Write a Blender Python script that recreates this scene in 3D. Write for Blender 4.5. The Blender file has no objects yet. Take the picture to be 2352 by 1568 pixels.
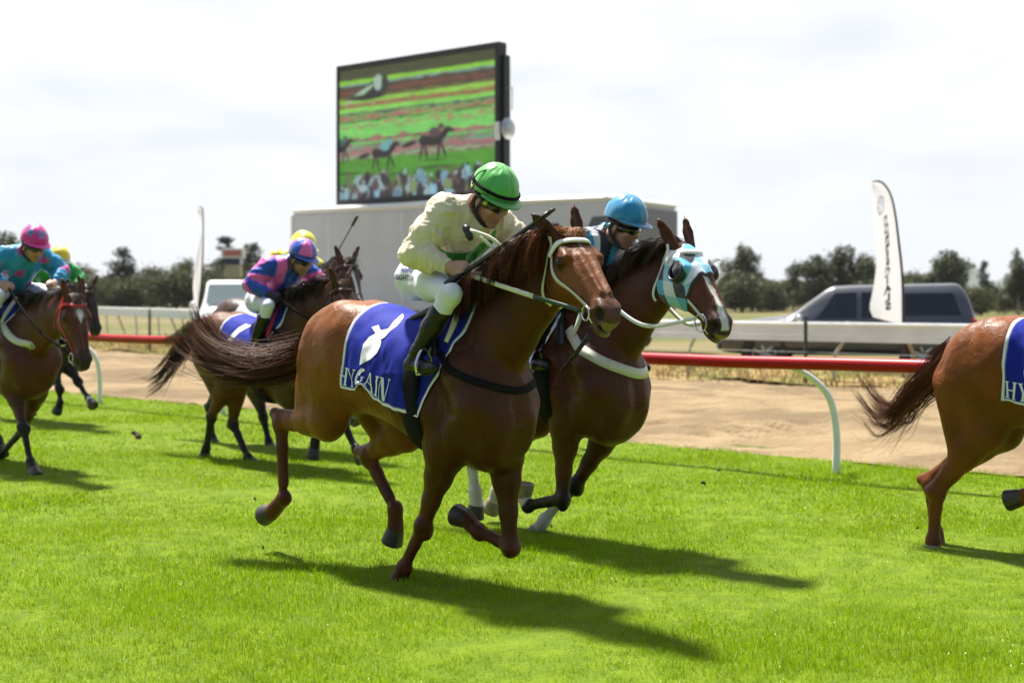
import bpy, bmesh, math, random
import numpy as np
from mathutils import Vector, Matrix
from mathutils.bvhtree import BVHTree

random.seed(7)
RNG = np.random.default_rng(7)
SC = bpy.context.scene
COL = SC.collection
R = math.radians

# ------------------------------------------------------------------ camera
CAMH = 1.6
FPX, CX, HZ = 3267.0, 1176.0, 680.0          # focal length, centre, horizon of the 2352 px wide photograph
cam_d = bpy.data.cameras.new('camera')
cam = bpy.data.objects.new('camera', cam_d)
COL.objects.link(cam)
cam.location = (0, 0, CAMH)
cam.rotation_euler = (R(90), 0, 0)
cam_d.sensor_width = 36.0
cam_d.lens = 50.0
cam_d.shift_y = -(784.0 - HZ) / 2352.0
cam_d.clip_start = 0.1
cam_d.clip_end = 20000
cam_d.dof.use_dof = True
cam_d.dof.focus_distance = 7.45
cam_d.dof.aperture_fstop = 2.3
SC.camera = cam

# ------------------------------------------------------------------ light
SUN_EL, SUN_AZ = 64.0, (-0.52, 0.85)          # direction to the sun, seen from above
sx, sy = SUN_AZ
sn = math.hypot(sx, sy)
to_sun = Vector((sx / sn * math.cos(R(SUN_EL)), sy / sn * math.cos(R(SUN_EL)), math.sin(R(SUN_EL))))
sun_d = bpy.data.lights.new('sun', 'SUN')
sun = bpy.data.objects.new('sun', sun_d)
COL.objects.link(sun)
sun.location = (0, 0, 60)
sun.rotation_euler = to_sun.to_track_quat('Z', 'Y').to_euler()
sun_d.energy = 5.0
sun_d.angle = R(4.5)
sun_d.color = (1.0, 0.955, 0.88)

world = bpy.data.worlds.new('World')
SC.world = world
world.use_nodes = True
wn, wl = world.node_tree.nodes, world.node_tree.links
wn.clear()
w_out = wn.new('ShaderNodeOutputWorld')
w_bg = wn.new('ShaderNodeBackground')
w_bg.inputs['Strength'].default_value = 0.058
w_sky = wn.new('ShaderNodeTexSky')
w_sky.sky_type = 'NISHITA'
w_sky.sun_disc = False
w_sky.sun_elevation = R(SUN_EL)
w_sky.sun_rotation = math.atan2(sx, sy)
w_tc = wn.new('ShaderNodeTexCoord')
w_sep = wn.new('ShaderNodeSeparateXYZ')
wl.new(w_tc.outputs['Generated'], w_sep.inputs[0])
w_add = wn.new('ShaderNodeMath'); w_add.operation = 'ADD'; w_add.inputs[1].default_value = 0.22
wl.new(w_sep.outputs['Z'], w_add.inputs[0])
w_dx = wn.new('ShaderNodeMath'); w_dx.operation = 'DIVIDE'
wl.new(w_sep.outputs['X'], w_dx.inputs[0]); wl.new(w_add.outputs[0], w_dx.inputs[1])
w_dy = wn.new('ShaderNodeMath'); w_dy.operation = 'DIVIDE'
wl.new(w_sep.outputs['Y'], w_dy.inputs[0]); wl.new(w_add.outputs[0], w_dy.inputs[1])
w_cmb = wn.new('ShaderNodeCombineXYZ')
wl.new(w_dx.outputs[0], w_cmb.inputs[0]); wl.new(w_dy.outputs[0], w_cmb.inputs[1])
w_noise = wn.new('ShaderNodeTexNoise')
w_noise.inputs['Scale'].default_value = 1.55
w_noise.inputs['Detail'].default_value = 6
w_noise.inputs['Roughness'].default_value = 0.52
w_noise.inputs['Distortion'].default_value = 0.25
wl.new(w_cmb.outputs[0], w_noise.inputs['Vector'])
w_ramp = wn.new('ShaderNodeValToRGB')
w_ramp.color_ramp.elements[0].position = 0.36
w_ramp.color_ramp.elements[0].color = (6.7, 6.95, 7.3, 1)
w_ramp.color_ramp.elements[1].position = 0.62
w_ramp.color_ramp.elements[1].color = (9.2, 9.2, 9.2, 1)
wl.new(w_noise.outputs['Fac'], w_ramp.inputs[0])
# cloud deck is thicker and greyer towards the horizon
w_el = wn.new('ShaderNodeMapRange')
w_el.inputs['From Min'].default_value = 0.0
w_el.inputs['From Max'].default_value = 0.17
w_el.inputs['To Min'].default_value = 0.0
w_el.inputs['To Max'].default_value = 1.0
wl.new(w_sep.outputs['Z'], w_el.inputs['Value'])
w_low = wn.new('ShaderNodeMixRGB')
w_low.inputs['Color1'].default_value = (6.2, 6.5, 6.8, 1)
wl.new(w_el.outputs[0], w_low.inputs['Fac'])
wl.new(w_ramp.outputs['Color'], w_low.inputs['Color2'])
w_mix = wn.new('ShaderNodeMixRGB')
w_mix.inputs['Fac'].default_value = 0.93
wl.new(w_sky.outputs[0], w_mix.inputs['Color1'])
w_dir = wn.new('ShaderNodeMapRange')
w_dir.interpolation_type = 'SMOOTHSTEP'
w_dir.inputs['From Min'].default_value = -0.75
w_dir.inputs['From Max'].default_value = 0.75
w_dir.inputs['To Min'].default_value = 0.0
w_dir.inputs['To Max'].default_value = 1.0
wl.new(w_sep.outputs['Y'], w_dir.inputs['Value'])
# open blue sky behind the camera, bright cloud in front of it
w_two = wn.new('ShaderNodeMixRGB'); w_two.inputs['Color1'].default_value = (.20, .28, .48, 1); w_two.inputs['Color2'].default_value = (1, 1, 1, 1)
wl.new(w_dir.outputs[0], w_two.inputs['Fac'])
w_scl = wn.new('ShaderNodeVectorMath'); w_scl.operation = 'MULTIPLY'
wl.new(w_low.outputs[0], w_scl.inputs[0]); wl.new(w_two.outputs[0], w_scl.inputs[1])
wl.new(w_scl.outputs[0], w_mix.inputs['Color2'])
wl.new(w_mix.outputs[0], w_bg.inputs['Color'])
wl.new(w_bg.outputs[0], w_out.inputs['Surface'])

SC.view_settings.view_transform = 'Standard'
SC.view_settings.look = 'None'
SC.view_settings.gamma = 1.0
SC.view_settings.exposure = 1.2
SC.render.engine = 'CYCLES'
SC.cycles.use_denoising = True
SC.cycles.max_bounces = 8
SC.cycles.transparent_max_bounces = 8
SC.cycles.caustics_reflective = False
SC.cycles.caustics_refractive = False

# ------------------------------------------------------------------ helpers: points, tags
def P(u, v, Y):
    """point seen at (u, v) of the photograph, Y metres away"""
    return np.array([(u - CX) / FPX * Y, Y, CAMH - (v - HZ) / FPX * Y])

def G(u, v):
    """point of the flat ground seen at (u, v)"""
    return P(u, v, FPX * CAMH / (v - HZ))

def nrm(v):
    v = np.asarray(v, float)
    return v / max(1e-9, np.linalg.norm(v))

def tag(o, label=None, cat=None, group=None, kind=None):
    if label: o['label'] = label
    if cat: o['category'] = cat
    if group: o['group'] = group
    if kind: o['kind'] = kind
    return o

def thing(name, label, cat, loc=(0, 0, 0), rz=0.0, group=None):
    o = bpy.data.objects.new(name, None)
    COL.objects.link(o)
    o.location = tuple(float(c) for c in loc)
    o.rotation_euler = (0, 0, rz)
    o.empty_display_size = 0.2
    return tag(o, label, cat, group)

def copy_tree(o, parent=None):
    c = o.copy()
    COL.objects.link(c)
    c.parent = parent
    for ch in [x for x in KIDS.get(o.name, [])]:
        copy_tree(ch, c)
    return c
KIDS = {}

# ------------------------------------------------------------------ helpers: noise
def _hash(ix, iy, iz, seed):
    h = (ix * 374761393 + iy * 668265263 + iz * 2147483647 + seed * 974711) & 0xFFFFFFFF
    h = ((h ^ (h >> 13)) * 1274126177) & 0xFFFFFFFF
    h = h ^ (h >> 16)
    return (h & 0xFFFF).astype(np.float32) / 32767.5 - 1.0

def vnoise(p, seed=0):
    p = np.asarray(p, np.float64)
    i = np.floor(p).astype(np.int64)
    f = (p - i)
    f = f * f * f * (f * (f * 6 - 15) + 10)
    r = 0
    for a in (0, 1):
        for b in (0, 1):
            for c in (0, 1):
                w = (f[..., 0] if a else 1 - f[..., 0]) * (f[..., 1] if b else 1 - f[..., 1]) * (f[..., 2] if c else 1 - f[..., 2])
                r = r + w * _hash(i[..., 0] + a, i[..., 1] + b, i[..., 2] + c, seed)
    return r

def fbm(p, seed=0, oct=3):
    p = np.asarray(p, float)
    r, a = 0, 1.0
    for k in range(oct):
        r = r + a * vnoise(p * (2 ** k), seed + k * 17)
        a *= 0.5
    return r

def crom(pts, n):
    """Catmull-Rom through pts, n samples"""
    p = np.asarray(pts, float)
    if len(p) == 2:
        t = np.linspace(0, 1, n)[:, None]
        return p[0] * (1 - t) + p[1] * t
    q = np.vstack([2 * p[0] - p[1], p, 2 * p[-1] - p[-2]])
    t = np.linspace(0, len(p) - 1 - 1e-9, n)
    i = t.astype(int)
    f = (t - i)[:, None]
    a, b, c, d = q[i], q[i + 1], q[i + 2], q[i + 3]
    return 0.5 * (2 * b + (c - a) * f + (2 * a - 5 * b + 4 * c - d) * f ** 2 + (3 * b - a - 3 * c + d) * f ** 3)

def smooth(a, b, x):
    t = np.clip((x - a) / (b - a), 0, 1)
    return t * t * (3 - 2 * t)

# ------------------------------------------------------------------ helpers: meshes
def mesh_obj(name, V, Q=None, T=None, mat=None, parent=None, col=None, shade=True, mi=None):
    me = bpy.data.meshes.new(name)
    V = np.asarray(V, np.float32).reshape(-1, 3)
    Q = np.zeros((0, 4), np.int32) if Q is None else np.asarray(Q, np.int32).reshape(-1, 4)
    T = np.zeros((0, 3), np.int32) if T is None else np.asarray(T, np.int32).reshape(-1, 3)
    me.vertices.add(len(V))
    me.vertices.foreach_set('co', V.ravel())
    li = np.concatenate([Q.ravel(), T.ravel()]).astype(np.int32)
    me.loops.add(len(li))
    me.loops.foreach_set('vertex_index', li)
    st = np.concatenate([np.arange(len(Q)) * 4, len(Q) * 4 + np.arange(len(T)) * 3]).astype(np.int32)
    me.polygons.add(len(st))
    me.polygons.foreach_set('loop_start', st)
    if mi is not None:
        me.polygons.foreach_set('material_index', np.asarray(mi, np.int32))
    me.update(calc_edges=True)
    me.polygons.foreach_set('use_smooth', np.full(len(st), bool(shade)))
    if col is not None:
        c = np.ones((len(V), 4), np.float32)
        c[:, :3] = col
        at = me.color_attributes.new('Col', 'FLOAT_COLOR', 'POINT')
        at.data.foreach_set('color', c.ravel())
    for m in (mat if isinstance(mat, (list, tuple)) else [mat]):
        if m: me.materials.append(m)
    o = bpy.data.objects.new(name, me)
    COL.objects.link(o)
    if parent is not None:
        o.parent = parent
        KIDS.setdefault(parent.name, []).append(o)
    return o

class MB:
    """collects shapes into one mesh"""
    def __init__(s):
        s.V, s.Q, s.T, s.qm, s.tm, s.C = [], [], [], [], [], []
        s.n = 0
    def add(s, V, Q=(), T=(), m=0, col=None):
        V = np.asarray(V, float).reshape(-1, 3)
        Q = np.asarray(Q, int).reshape(-1, 4); T = np.asarray(T, int).reshape(-1, 3)
        s.V.append(V); s.Q.append(Q + s.n); s.T.append(T + s.n)
        s.qm += [m] * len(Q); s.tm += [m] * len(T)
        c = np.ones((len(V), 3)) if col is None else np.broadcast_to(np.asarray(col, float), (len(V), 3))
        s.C.append(c)
        s.n += len(V)
    def box(s, c, size, rot=None, m=0, bev=0.0, col=None):
        hx, hy, hz = [q / 2 for q in size]
        b = min(bev, hx * .9, hy * .9, hz * .9)
        if b <= 0:
            V = np.array([[x, y, z] for x in (-hx, hx) for y in (-hy, hy) for z in (-hz, hz)])
            Q = [[0, 1, 3, 2], [4, 6, 7, 5], [0, 4, 5, 1], [2, 3, 7, 6], [0, 2, 6, 4], [1, 5, 7, 3]]
            T = []
        else:
            V, Q, T = [], [], []
            idx = {}
            for sx_ in (-1, 1):
                for sy_ in (-1, 1):
                    for sz_ in (-1, 1):
                        for ax in range(3):
                            v = [sx_ * (hx - b), sy_ * (hy - b), sz_ * (hz - b)]
                            v[ax] += (sx_, sy_, sz_)[ax] * b
                            idx[(sx_, sy_, sz_, ax)] = len(V); V.append(v)
            sg = (-1, 1)
            for ax in range(3):
                o1, o2 = [a for a in range(3) if a != ax]
                for sa in sg:
                    q = []
                    for (p1, p2) in ((-1, -1), (1, -1), (1, 1), (-1, 1)):
                        k = [0, 0, 0]; k[ax] = sa; k[o1] = p1; k[o2] = p2
                        q.append(idx[(*k, ax)])
                    flip = (sa < 0) ^ (ax == 1)
                    Q.append(q[::-1] if flip else q)
            for ax in range(3):
                o1, o2 = [a for a in range(3) if a != ax]
                for s1 in sg:
                    for s2 in sg:
                        q = []
                        for (sa, axx) in ((-1, o1), (1, o1), (1, o2), (-1, o2)):
                            k = [0, 0, 0]; k[ax] = sa; k[o1] = s1; k[o2] = s2
                            q.append(idx[(*k, axx)])
                        Q.append(q)
            for a in sg:
                for b_ in sg:
                    for c_ in sg:
                        T.append([idx[(a, b_, c_, 0)], idx[(a, b_, c_, 1)], idx[(a, b_, c_, 2)]])
            V = np.array(V)
        if rot is not None:
            V = V @ np.asarray(rot).T
        s.add(V + np.asarray(c, float), Q, T, m, col)
    def tube(s, pts, rad, n=8, m=0, cap=True, flat=None, col=None):
        """tube along pts; flat=(up vector, factor) squashes the section"""
        p = np.asarray(pts, float)
        K = len(p)
        rad = np.broadcast_to(np.asarray(rad, float), (K,))
        tg = np.gradient(p, axis=0)
        tg /= np.maximum(1e-9, np.linalg.norm(tg, axis=1))[:, None]
        up = np.array([0, 0, 1.0]) if abs(tg[0][2]) < .9 else np.array([1.0, 0, 0])
        if flat is not None: up = nrm(flat[0])
        V = []
        a = np.linspace(0, 2 * math.pi, n, endpoint=False)
        sd = None
        for i in range(K):
            if sd is None or flat is not None:
                sd = nrm(np.cross(tg[i], up))
            else:
                sd = nrm(sd - tg[i] * np.dot(sd, tg[i]))
            u2 = np.cross(sd, tg[i])
            f = flat[1] if flat is not None else 1.0
            V.append(p[i] + rad[i] * (np.cos(a)[:, None] * sd + f * np.sin(a)[:, None] * u2))
        V = np.vstack(V)
        Q = []
        for i in range(K - 1):
            for j in range(n):
                k = (j + 1) % n
                Q.append([i * n + j, i * n + k, (i + 1) * n + k, (i + 1) * n + j])
        T = []
        if cap:
            V = np.vstack([V, p[0], p[-1]])
            for j in range(n):
                k = (j + 1) % n
                T.append([K * n, k, j]); T.append([K * n + 1, (K - 1) * n + j, (K - 1) * n + k])
        s.add(V, Q, T, m, col)
    def lathe(s, c, axis, prof, n=24, m=0, col=None):
        """prof: (radius, distance along axis)"""
        ax = nrm(axis)
        up = np.array([0, 0, 1.0]) if abs(ax[2]) < .9 else np.array([1.0, 0, 0])
        e1 = nrm(np.cross(up, ax)); e2 = np.cross(ax, e1)
        a = np.linspace(0, 2 * math.pi, n, endpoint=False)
        V = np.vstack([np.asarray(c) + ax * h + r * (np.cos(a)[:, None] * e1 + np.sin(a)[:, None] * e2) for r, h in prof])
        Q = [[i * n + j, i * n + (j + 1) % n, (i + 1) * n + (j + 1) % n, (i + 1) * n + j] for i in range(len(prof) - 1) for j in range(n)]
        s.add(V, Q, [], m, col)
    def ball(s, c, r, n=12, m=0, col=None, rot=None):
        r = np.broadcast_to(np.asarray(r, float), (3,))
        th = np.linspace(0, math.pi, n + 1)
        ph = np.linspace(0, 2 * math.pi, 2 * n, endpoint=False)
        V = np.array([[math.sin(t) * math.cos(p), math.sin(t) * math.sin(p), math.cos(t)] for t in th for p in ph]) * r
        if rot is not None: V = V @ np.asarray(rot).T
        N = 2 * n
        Q = [[i * N + j, (i + 1) * N + j, (i + 1) * N + (j + 1) % N, i * N + (j + 1) % N] for i in range(n) for j in range(N)]
        s.add(V + np.asarray(c, float), Q, [], m, col)
    def grid(s, A, m=0, thick=0.0, closed=False, col=None):
        """A: (n, k, 3) array of points -> sheet"""
        A = np.asarray(A, float)
        n, k = A.shape[:2]
        idx = np.arange(n * k).reshape(n, k)
        if closed:
            idx = np.hstack([idx, idx[:, :1]])
        Q = np.stack([idx[:-1, :-1], idx[1:, :-1], idx[1:, 1:], idx[:-1, 1:]], -1).reshape(-1, 4)
        s.add(A.reshape(-1, 3), Q, [], m, col)
    def prism(s, poly, ez, h, m=0, col=None):
        """poly: (n,3) planar outline, extruded by ez*h"""
        p = np.asarray(poly, float); n = len(p)
        e = np.asarray(ez, float) * h
        c0, c1 = p.mean(0), p.mean(0) + e
        V = np.vstack([p, p + e, c0, c1])
        Q = [[i, (i + 1) % n, n + (i + 1) % n, n + i] for i in range(n)]
        T = [[2 * n, (i + 1) % n, i] for i in range(n)] + [[2 * n + 1, n + i, n + (i + 1) % n] for i in range(n)]
        s.add(V, Q, T, m, col)
    def build(s, name, mat, parent=None, shade=True, col=False, auto=None):
        o = mesh_obj(name, np.vstack(s.V), np.vstack(s.Q) if s.Q else None, np.vstack(s.T) if s.T else None, mat, parent,
                     col=np.vstack(s.C) if col else None, shade=shade, mi=s.qm + s.tm)
        if shade and auto:
            o.data.shade_smooth() if hasattr(o.data, 'shade_smooth') else None
            try:
                o.data.set_sharp_from_angle(angle=R(auto))
            except Exception:
                pass
        return o

def strands(C, W, name, mat, parent, col=None, sides=3):
    """hair: C (N,K,3) centre lines, W (N,K) radii"""
    N, K, _ = C.shape
    tg = np.gradient(C, axis=1)
    tg /= np.maximum(1e-9, np.linalg.norm(tg, axis=2))[..., None]
    ref = np.broadcast_to(np.array([.31, .83, .46]), tg.shape)
    sd = np.cross(tg, ref); sd /= np.maximum(1e-9, np.linalg.norm(sd, axis=2))[..., None]
    u2 = np.cross(sd, tg)
    a = np.arange(sides) * 2 * math.pi / sides
    V = C[:, :, None, :] + W[:, :, None, None] * (np.cos(a)[None, None, :, None] * sd[:, :, None, :] + np.sin(a)[None, None, :, None] * u2[:, :, None, :])
    V = V.reshape(-1, 3)
    idx = np.arange(N * K * sides).reshape(N, K, sides)
    nx = np.roll(idx, -1, axis=2)
    Q = np.stack([idx[:, :-1], nx[:, :-1], nx[:, 1:], idx[:, 1:]], -1).reshape(-1, 4)
    c = None
    if col is not None:
        c = np.repeat(np.asarray(col, float).reshape(N, K, 3) if np.asarray(col).ndim == 3 else np.repeat(np.asarray(col, float)[:, None, :], K, 1), sides, axis=1).reshape(-1, 3)
    return mesh_obj(name, V, Q, None, mat, parent, col=c)

# ------------------------------------------------------------------ helpers: implicit surfaces
class Field:
    def __init__(s, lo, hi, h):
        s.lo = np.asarray(lo, float); s.h = h
        s.n = (np.ceil((np.asarray(hi, float) - s.lo) / h).astype(int) + 1)
        s.d = np.full(s.n, 0.3, np.float32)
    def _sl(s, lo, hi):
        a = np.maximum(0, np.floor((np.asarray(lo) - s.lo) / s.h).astype(int))
        b = np.minimum(s.n, np.ceil((np.asarray(hi) - s.lo) / s.h).astype(int) + 1)
        if np.any(b <= a): return None, None
        ax = [(s.lo[i] + np.arange(a[i], b[i]) * s.h).astype(np.float32) for i in range(3)]
        p = np.stack(np.meshgrid(*ax, indexing='ij'), -1)
        return (slice(a[0], b[0]), slice(a[1], b[1]), slice(a[2], b[2])), p
    def _mix(s, sl, d, k, op='+'):
        cur = s.d[sl]
        if op == '-':
            if k <= 1e-6:
                s.d[sl] = np.maximum(cur, -d); return
            hh = np.clip(.5 - .5 * (cur + d) / k, 0, 1)
            s.d[sl] = cur * (1 - hh) + (-d) * hh + k * hh * (1 - hh)
        else:
            if k <= 1e-6:
                s.d[sl] = np.minimum(cur, d); return
            hh = np.clip(.5 + .5 * (cur - d) / k, 0, 1)
            s.d[sl] = cur * (1 - hh) + d * hh - k * hh * (1 - hh)
    def cone(s, a, b, ra, rb, k=.03, flat=None, op='+'):
        a = np.asarray(a, float); b = np.asarray(b, float)
        m = max(ra, rb) + k + 3 * s.h
        sl, p = s._sl(np.minimum(a, b) - m, np.maximum(a, b) + m)
        if sl is None: return
        ab = b - a
        t = np.clip(((p - a) @ ab) / max(1e-9, ab @ ab), 0, 1)
        q = p - (a + t[..., None] * ab)
        if flat is not None:
            dr, f = nrm(flat[0]), flat[1]
            q = q + (q @ dr)[..., None] * dr * (1 / f - 1)
        d = np.sqrt((q * q).sum(-1)) - (ra + (rb - ra) * t)
        if flat is not None: d = d * (0.5 + 0.5 * flat[1])
        s._mix(sl, d.astype(np.float32), k, op)
    def chain(s, pts, rad, k=.03, flat=None):
        for i in range(len(pts) - 1):
            s.cone(pts[i], pts[i + 1], rad[i], rad[i + 1], k, flat)
    def ell(s, c, r, k=.03, rot=None, op='+'):
        """rot rows = local axes in field space"""
        c = np.asarray(c, float); r = np.asarray(r, float)
        m = r.max() + k + 3 * s.h
        sl, p = s._sl(c - m, c + m)
        if sl is None: return
        q = p - c
        if rot is not None: q = q @ np.asarray(rot).T
        q = q / r
        l = np.sqrt((q * q).sum(-1)) + 1e-6
        g = np.sqrt(((q / r) ** 2).sum(-1)) + 1e-6
        d = l * (l - 1) / g
        s._mix(sl, np.clip(d, -.3, .3).astype(np.float32), k, op)
    def loft(s, o, ax, st, k=.03, infl=0.0, op='+', zc=.5):
        """o origin, ax rows (along, side, up); st rows (t, top, bottom, halfwidth, exponent)"""
        o = np.asarray(o, float); ax = np.asarray(ax, float)
        st = np.asarray(st, float)
        tt = np.linspace(0, 1, 240)
        S = crom(st, 240)
        t0, t1 = st[0, 0], st[-1, 0]
        ts = S[:, 0]; od = np.argsort(ts)
        S = S[od]; ts = S[:, 0]
        w = st[:, 3].max(); zt = st[:, 1].max(); zb = st[:, 2].min()
        cs = np.array([o + ax[0] * a + ax[1] * b + ax[2] * c for a in (t0, t1) for b in (-w, w) for c in (zb, zt)])
        m = k + 4 * s.h + infl
        sl, p = s._sl(cs.min(0) - m, cs.max(0) + m)
        if sl is None: return
        q = (p - o) @ ax.T.astype(np.float32)
        t = q[..., 0]
        top = np.interp(t, ts, S[:, 1]) + infl; bot = np.interp(t, ts, S[:, 2]) - infl
        hw = np.maximum(.006, np.interp(t, ts, S[:, 3]) + infl); ex = np.interp(t, ts, S[:, 4])
        c = bot + (top - bot) * zc
        z = q[..., 2] - c
        hz = np.maximum(.006, np.where(z > 0, top - c, c - bot))
        f = (np.abs(q[..., 1] / hw) ** ex + np.abs(z / hz) ** ex) ** (1 / ex)
        d = (f - 1) * np.minimum(hw, hz)
        d = np.where(f > 1, d, d * 1.0)
        e = np.maximum(np.maximum(t0 - infl - t, t - t1 - infl), 0)
        d = np.where(e > 0, np.maximum(d, 0) + e, d)
        s._mix(sl, np.clip(d, -.3, .3).astype(np.float32), k, op)
    def half(s, pt, n):
        """keep the side n points away from"""
        sl, p = s._sl(s.lo, s.lo + s.h * s.n)
        d = (p - np.asarray(pt)) @ nrm(n)
        s.d = np.maximum(s.d, d.astype(np.float32))
    def mesh(s, smooth_it=1):
        d = s.d
        sg = d < 0
        c = np.zeros(np.array(d.shape) - 1, np.int8)
        for a in (0, 1):
            for b in (0, 1):
                for e in (0, 1):
                    c += sg[a:a + c.shape[0], b:b + c.shape[1], e:e + c.shape[2]]
        act = (c > 0) & (c < 8)
        ijk = np.argwhere(act)
        idx = np.full(c.shape, -1, np.int32)
        idx[act] = np.arange(len(ijk))
        pos = np.zeros((len(ijk), 3)); cnt = np.zeros(len(ijk))
        cor = [np.array([a, b, e]) for a in (0, 1) for b in (0, 1) for e in (0, 1)]
        for ax in range(3):
            for cc in cor:
                if cc[ax]: continue
                c2 = cc.copy(); c2[ax] = 1
                da = d[tuple((ijk + cc).T)]; db = d[tuple((ijk + c2).T)]
                m = (da < 0) != (db < 0)
                t = da / np.where(m, da - db, 1)
                pt = cc + t[:, None] * (c2 - cc)
                pos += np.where(m[:, None], pt, 0); cnt += m
        V = (ijk + pos / cnt[:, None]) * s.h + s.lo
        Qs = []
        for ax in range(3):
            o1, o2 = [(1, 2), (2, 0), (0, 1)][ax]
            sl0 = [slice(1, -1)] * 3; sl1 = [slice(1, -1)] * 3
            sl0[ax] = slice(0, -1); sl1[ax] = slice(1, None)
            a, b = sg[tuple(sl0)], sg[tuple(sl1)]
            for fl in (0, 1):
                e = np.argwhere((a & ~b) if fl == 0 else (~a & b))
                if not len(e): continue
                for q in (o1, o2): e[:, q] += 1
                def cell(d1, d2):
                    k = e.copy(); k[:, o1] += d1; k[:, o2] += d2
                    return idx[tuple(k.T)]
                q = np.stack([cell(-1, -1), cell(0, -1), cell(0, 0), cell(-1, 0)], -1)
                if fl: q = q[:, ::-1]
                Qs.append(q)
        Q = np.vstack(Qs)
        Q = Q[(Q >= 0).all(1)]
        for _ in range(smooth_it):
            acc = np.zeros_like(V); n = np.zeros(len(V))
            for i in range(4):
                j = (i + 1) % 4
                np.add.at(acc, Q[:, i], V[Q[:, j]]); np.add.at(n, Q[:, i], 1)
                np.add.at(acc, Q[:, j], V[Q[:, i]]); np.add.at(n, Q[:, j], 1)
            V = V * .5 + .5 * acc / np.maximum(1, n)[:, None]
        return V, Q

# ------------------------------------------------------------------ helpers: materials
def mat(name, color=(.5, .5, .5), rough=.6, metal=0.0, spec=.5, col=False, noise=0.0, nscale=20.0, bump=0.0, bscale=60.0,
        bstretch=None, coat=0.0, sheen=0.0, trans=0.0, rvar=0.0, emit=None, detail=4, sub=0.0):
    m = bpy.data.materials.new(name)
    m.use_nodes = True
    nt = m.node_tree; N, L = nt.nodes, nt.links
    b = N['Principled BSDF']
    b.inputs['Roughness'].default_value = rough
    b.inputs['Metallic'].default_value = metal
    b.inputs['Specular IOR Level'].default_value = spec
    b.inputs['Coat Weight'].default_value = coat
    b.inputs['Coat Roughness'].default_value = .15
    if sheen: b.inputs['Sheen Weight'].default_value = sheen
    if sub:
        b.inputs['Subsurface Weight'].default_value = sub
        b.inputs['Subsurface Radius'].default_value = (.012, .004, .002)
    tc = N.new('ShaderNodeTexCoord')
    src = None
    if col:
        at = N.new('ShaderNodeAttribute'); at.attribute_name = 'Col'
        src = at.outputs['Color']
    if noise:
        nz = N.new('ShaderNodeTexNoise'); nz.inputs['Scale'].default_value = nscale; nz.inputs['Detail'].default_value = detail
        L.new(tc.outputs['Object'], nz.inputs['Vector'])
        mr = N.new('ShaderNodeMapRange'); mr.inputs['To Min'].default_value = 1 - noise; mr.inputs['To Max'].default_value = 1 + noise
        mr.inputs['From Min'].default_value = .25; mr.inputs['From Max'].default_value = .75
        L.new(nz.outputs['Fac'], mr.inputs['Value'])
        mx = N.new('ShaderNodeVectorMath'); mx.operation = 'SCALE'
        if src is not None: L.new(src, mx.inputs[0])
        else: mx.inputs[0].default_value = color
        L.new(mr.outputs[0], mx.inputs['Scale'])
        src = mx.outputs[0]
        if rvar:
            m2 = N.new('ShaderNodeMapRange'); m2.inputs['To Min'].default_value = rough - rvar; m2.inputs['To Max'].default_value = rough + rvar
            m2.inputs['From Min'].default_value = .3; m2.inputs['From Max'].default_value = .7
            L.new(nz.outputs['Fac'], m2.inputs['Value']); L.new(m2.outputs[0], b.inputs['Roughness'])
    if src is not None: L.new(src, b.inputs['Base Color'])
    else: b.inputs['Base Color'].default_value = (*color, 1)
    if bump:
        nb = N.new('ShaderNodeTexNoise'); nb.inputs['Scale'].default_value = bscale; nb.inputs['Detail'].default_value = 3
        if bstretch is not None:
            mp = N.new('ShaderNodeMapping'); mp.inputs['Scale'].default_value = bstretch
            L.new(tc.outputs['Object'], mp.inputs['Vector']); L.new(mp.outputs[0], nb.inputs['Vector'])
        else:
            L.new(tc.outputs['Object'], nb.inputs['Vector'])
        bm_ = N.new('ShaderNodeBump'); bm_.inputs['Strength'].default_value = bump; bm_.inputs['Distance'].default_value = .01
        L.new(nb.outputs['Fac'], bm_.inputs['Height']); L.new(bm_.outputs[0], b.inputs['Normal'])
    if trans:
        b.inputs['Transmission Weight'].default_value = trans
    if emit:
        if col: L.new(src, b.inputs['Emission Color'])
        else: b.inputs['Emission Color'].default_value = (*color, 1)
        b.inputs['Emission Strength'].default_value = emit
    return m
# ------------------------------------------------------------------ horses
class Frame:
    """a running horse: where it stands and which way it heads"""
    def __init__(s, x, y, deg):
        s.O = np.array([x, y]); s.deg = deg
        a = R(deg)
        s.F = np.array([math.cos(a), math.sin(a)]); s.L = np.array([-math.sin(a), math.cos(a)])
    def loc(s, u, v, lat):
        """own coordinates (forward, left, up) of the point seen at u, v, lat metres right of the spine"""
        r = -s.L
        a = (u - CX) / FPX
        Y = (lat + s.O @ r) / (a * r[0] + r[1])
        w = np.array([a * Y, Y]) - s.O
        return np.array([w @ s.F, w @ s.L, CAMH - (v - HZ) / FPX * Y])

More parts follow.
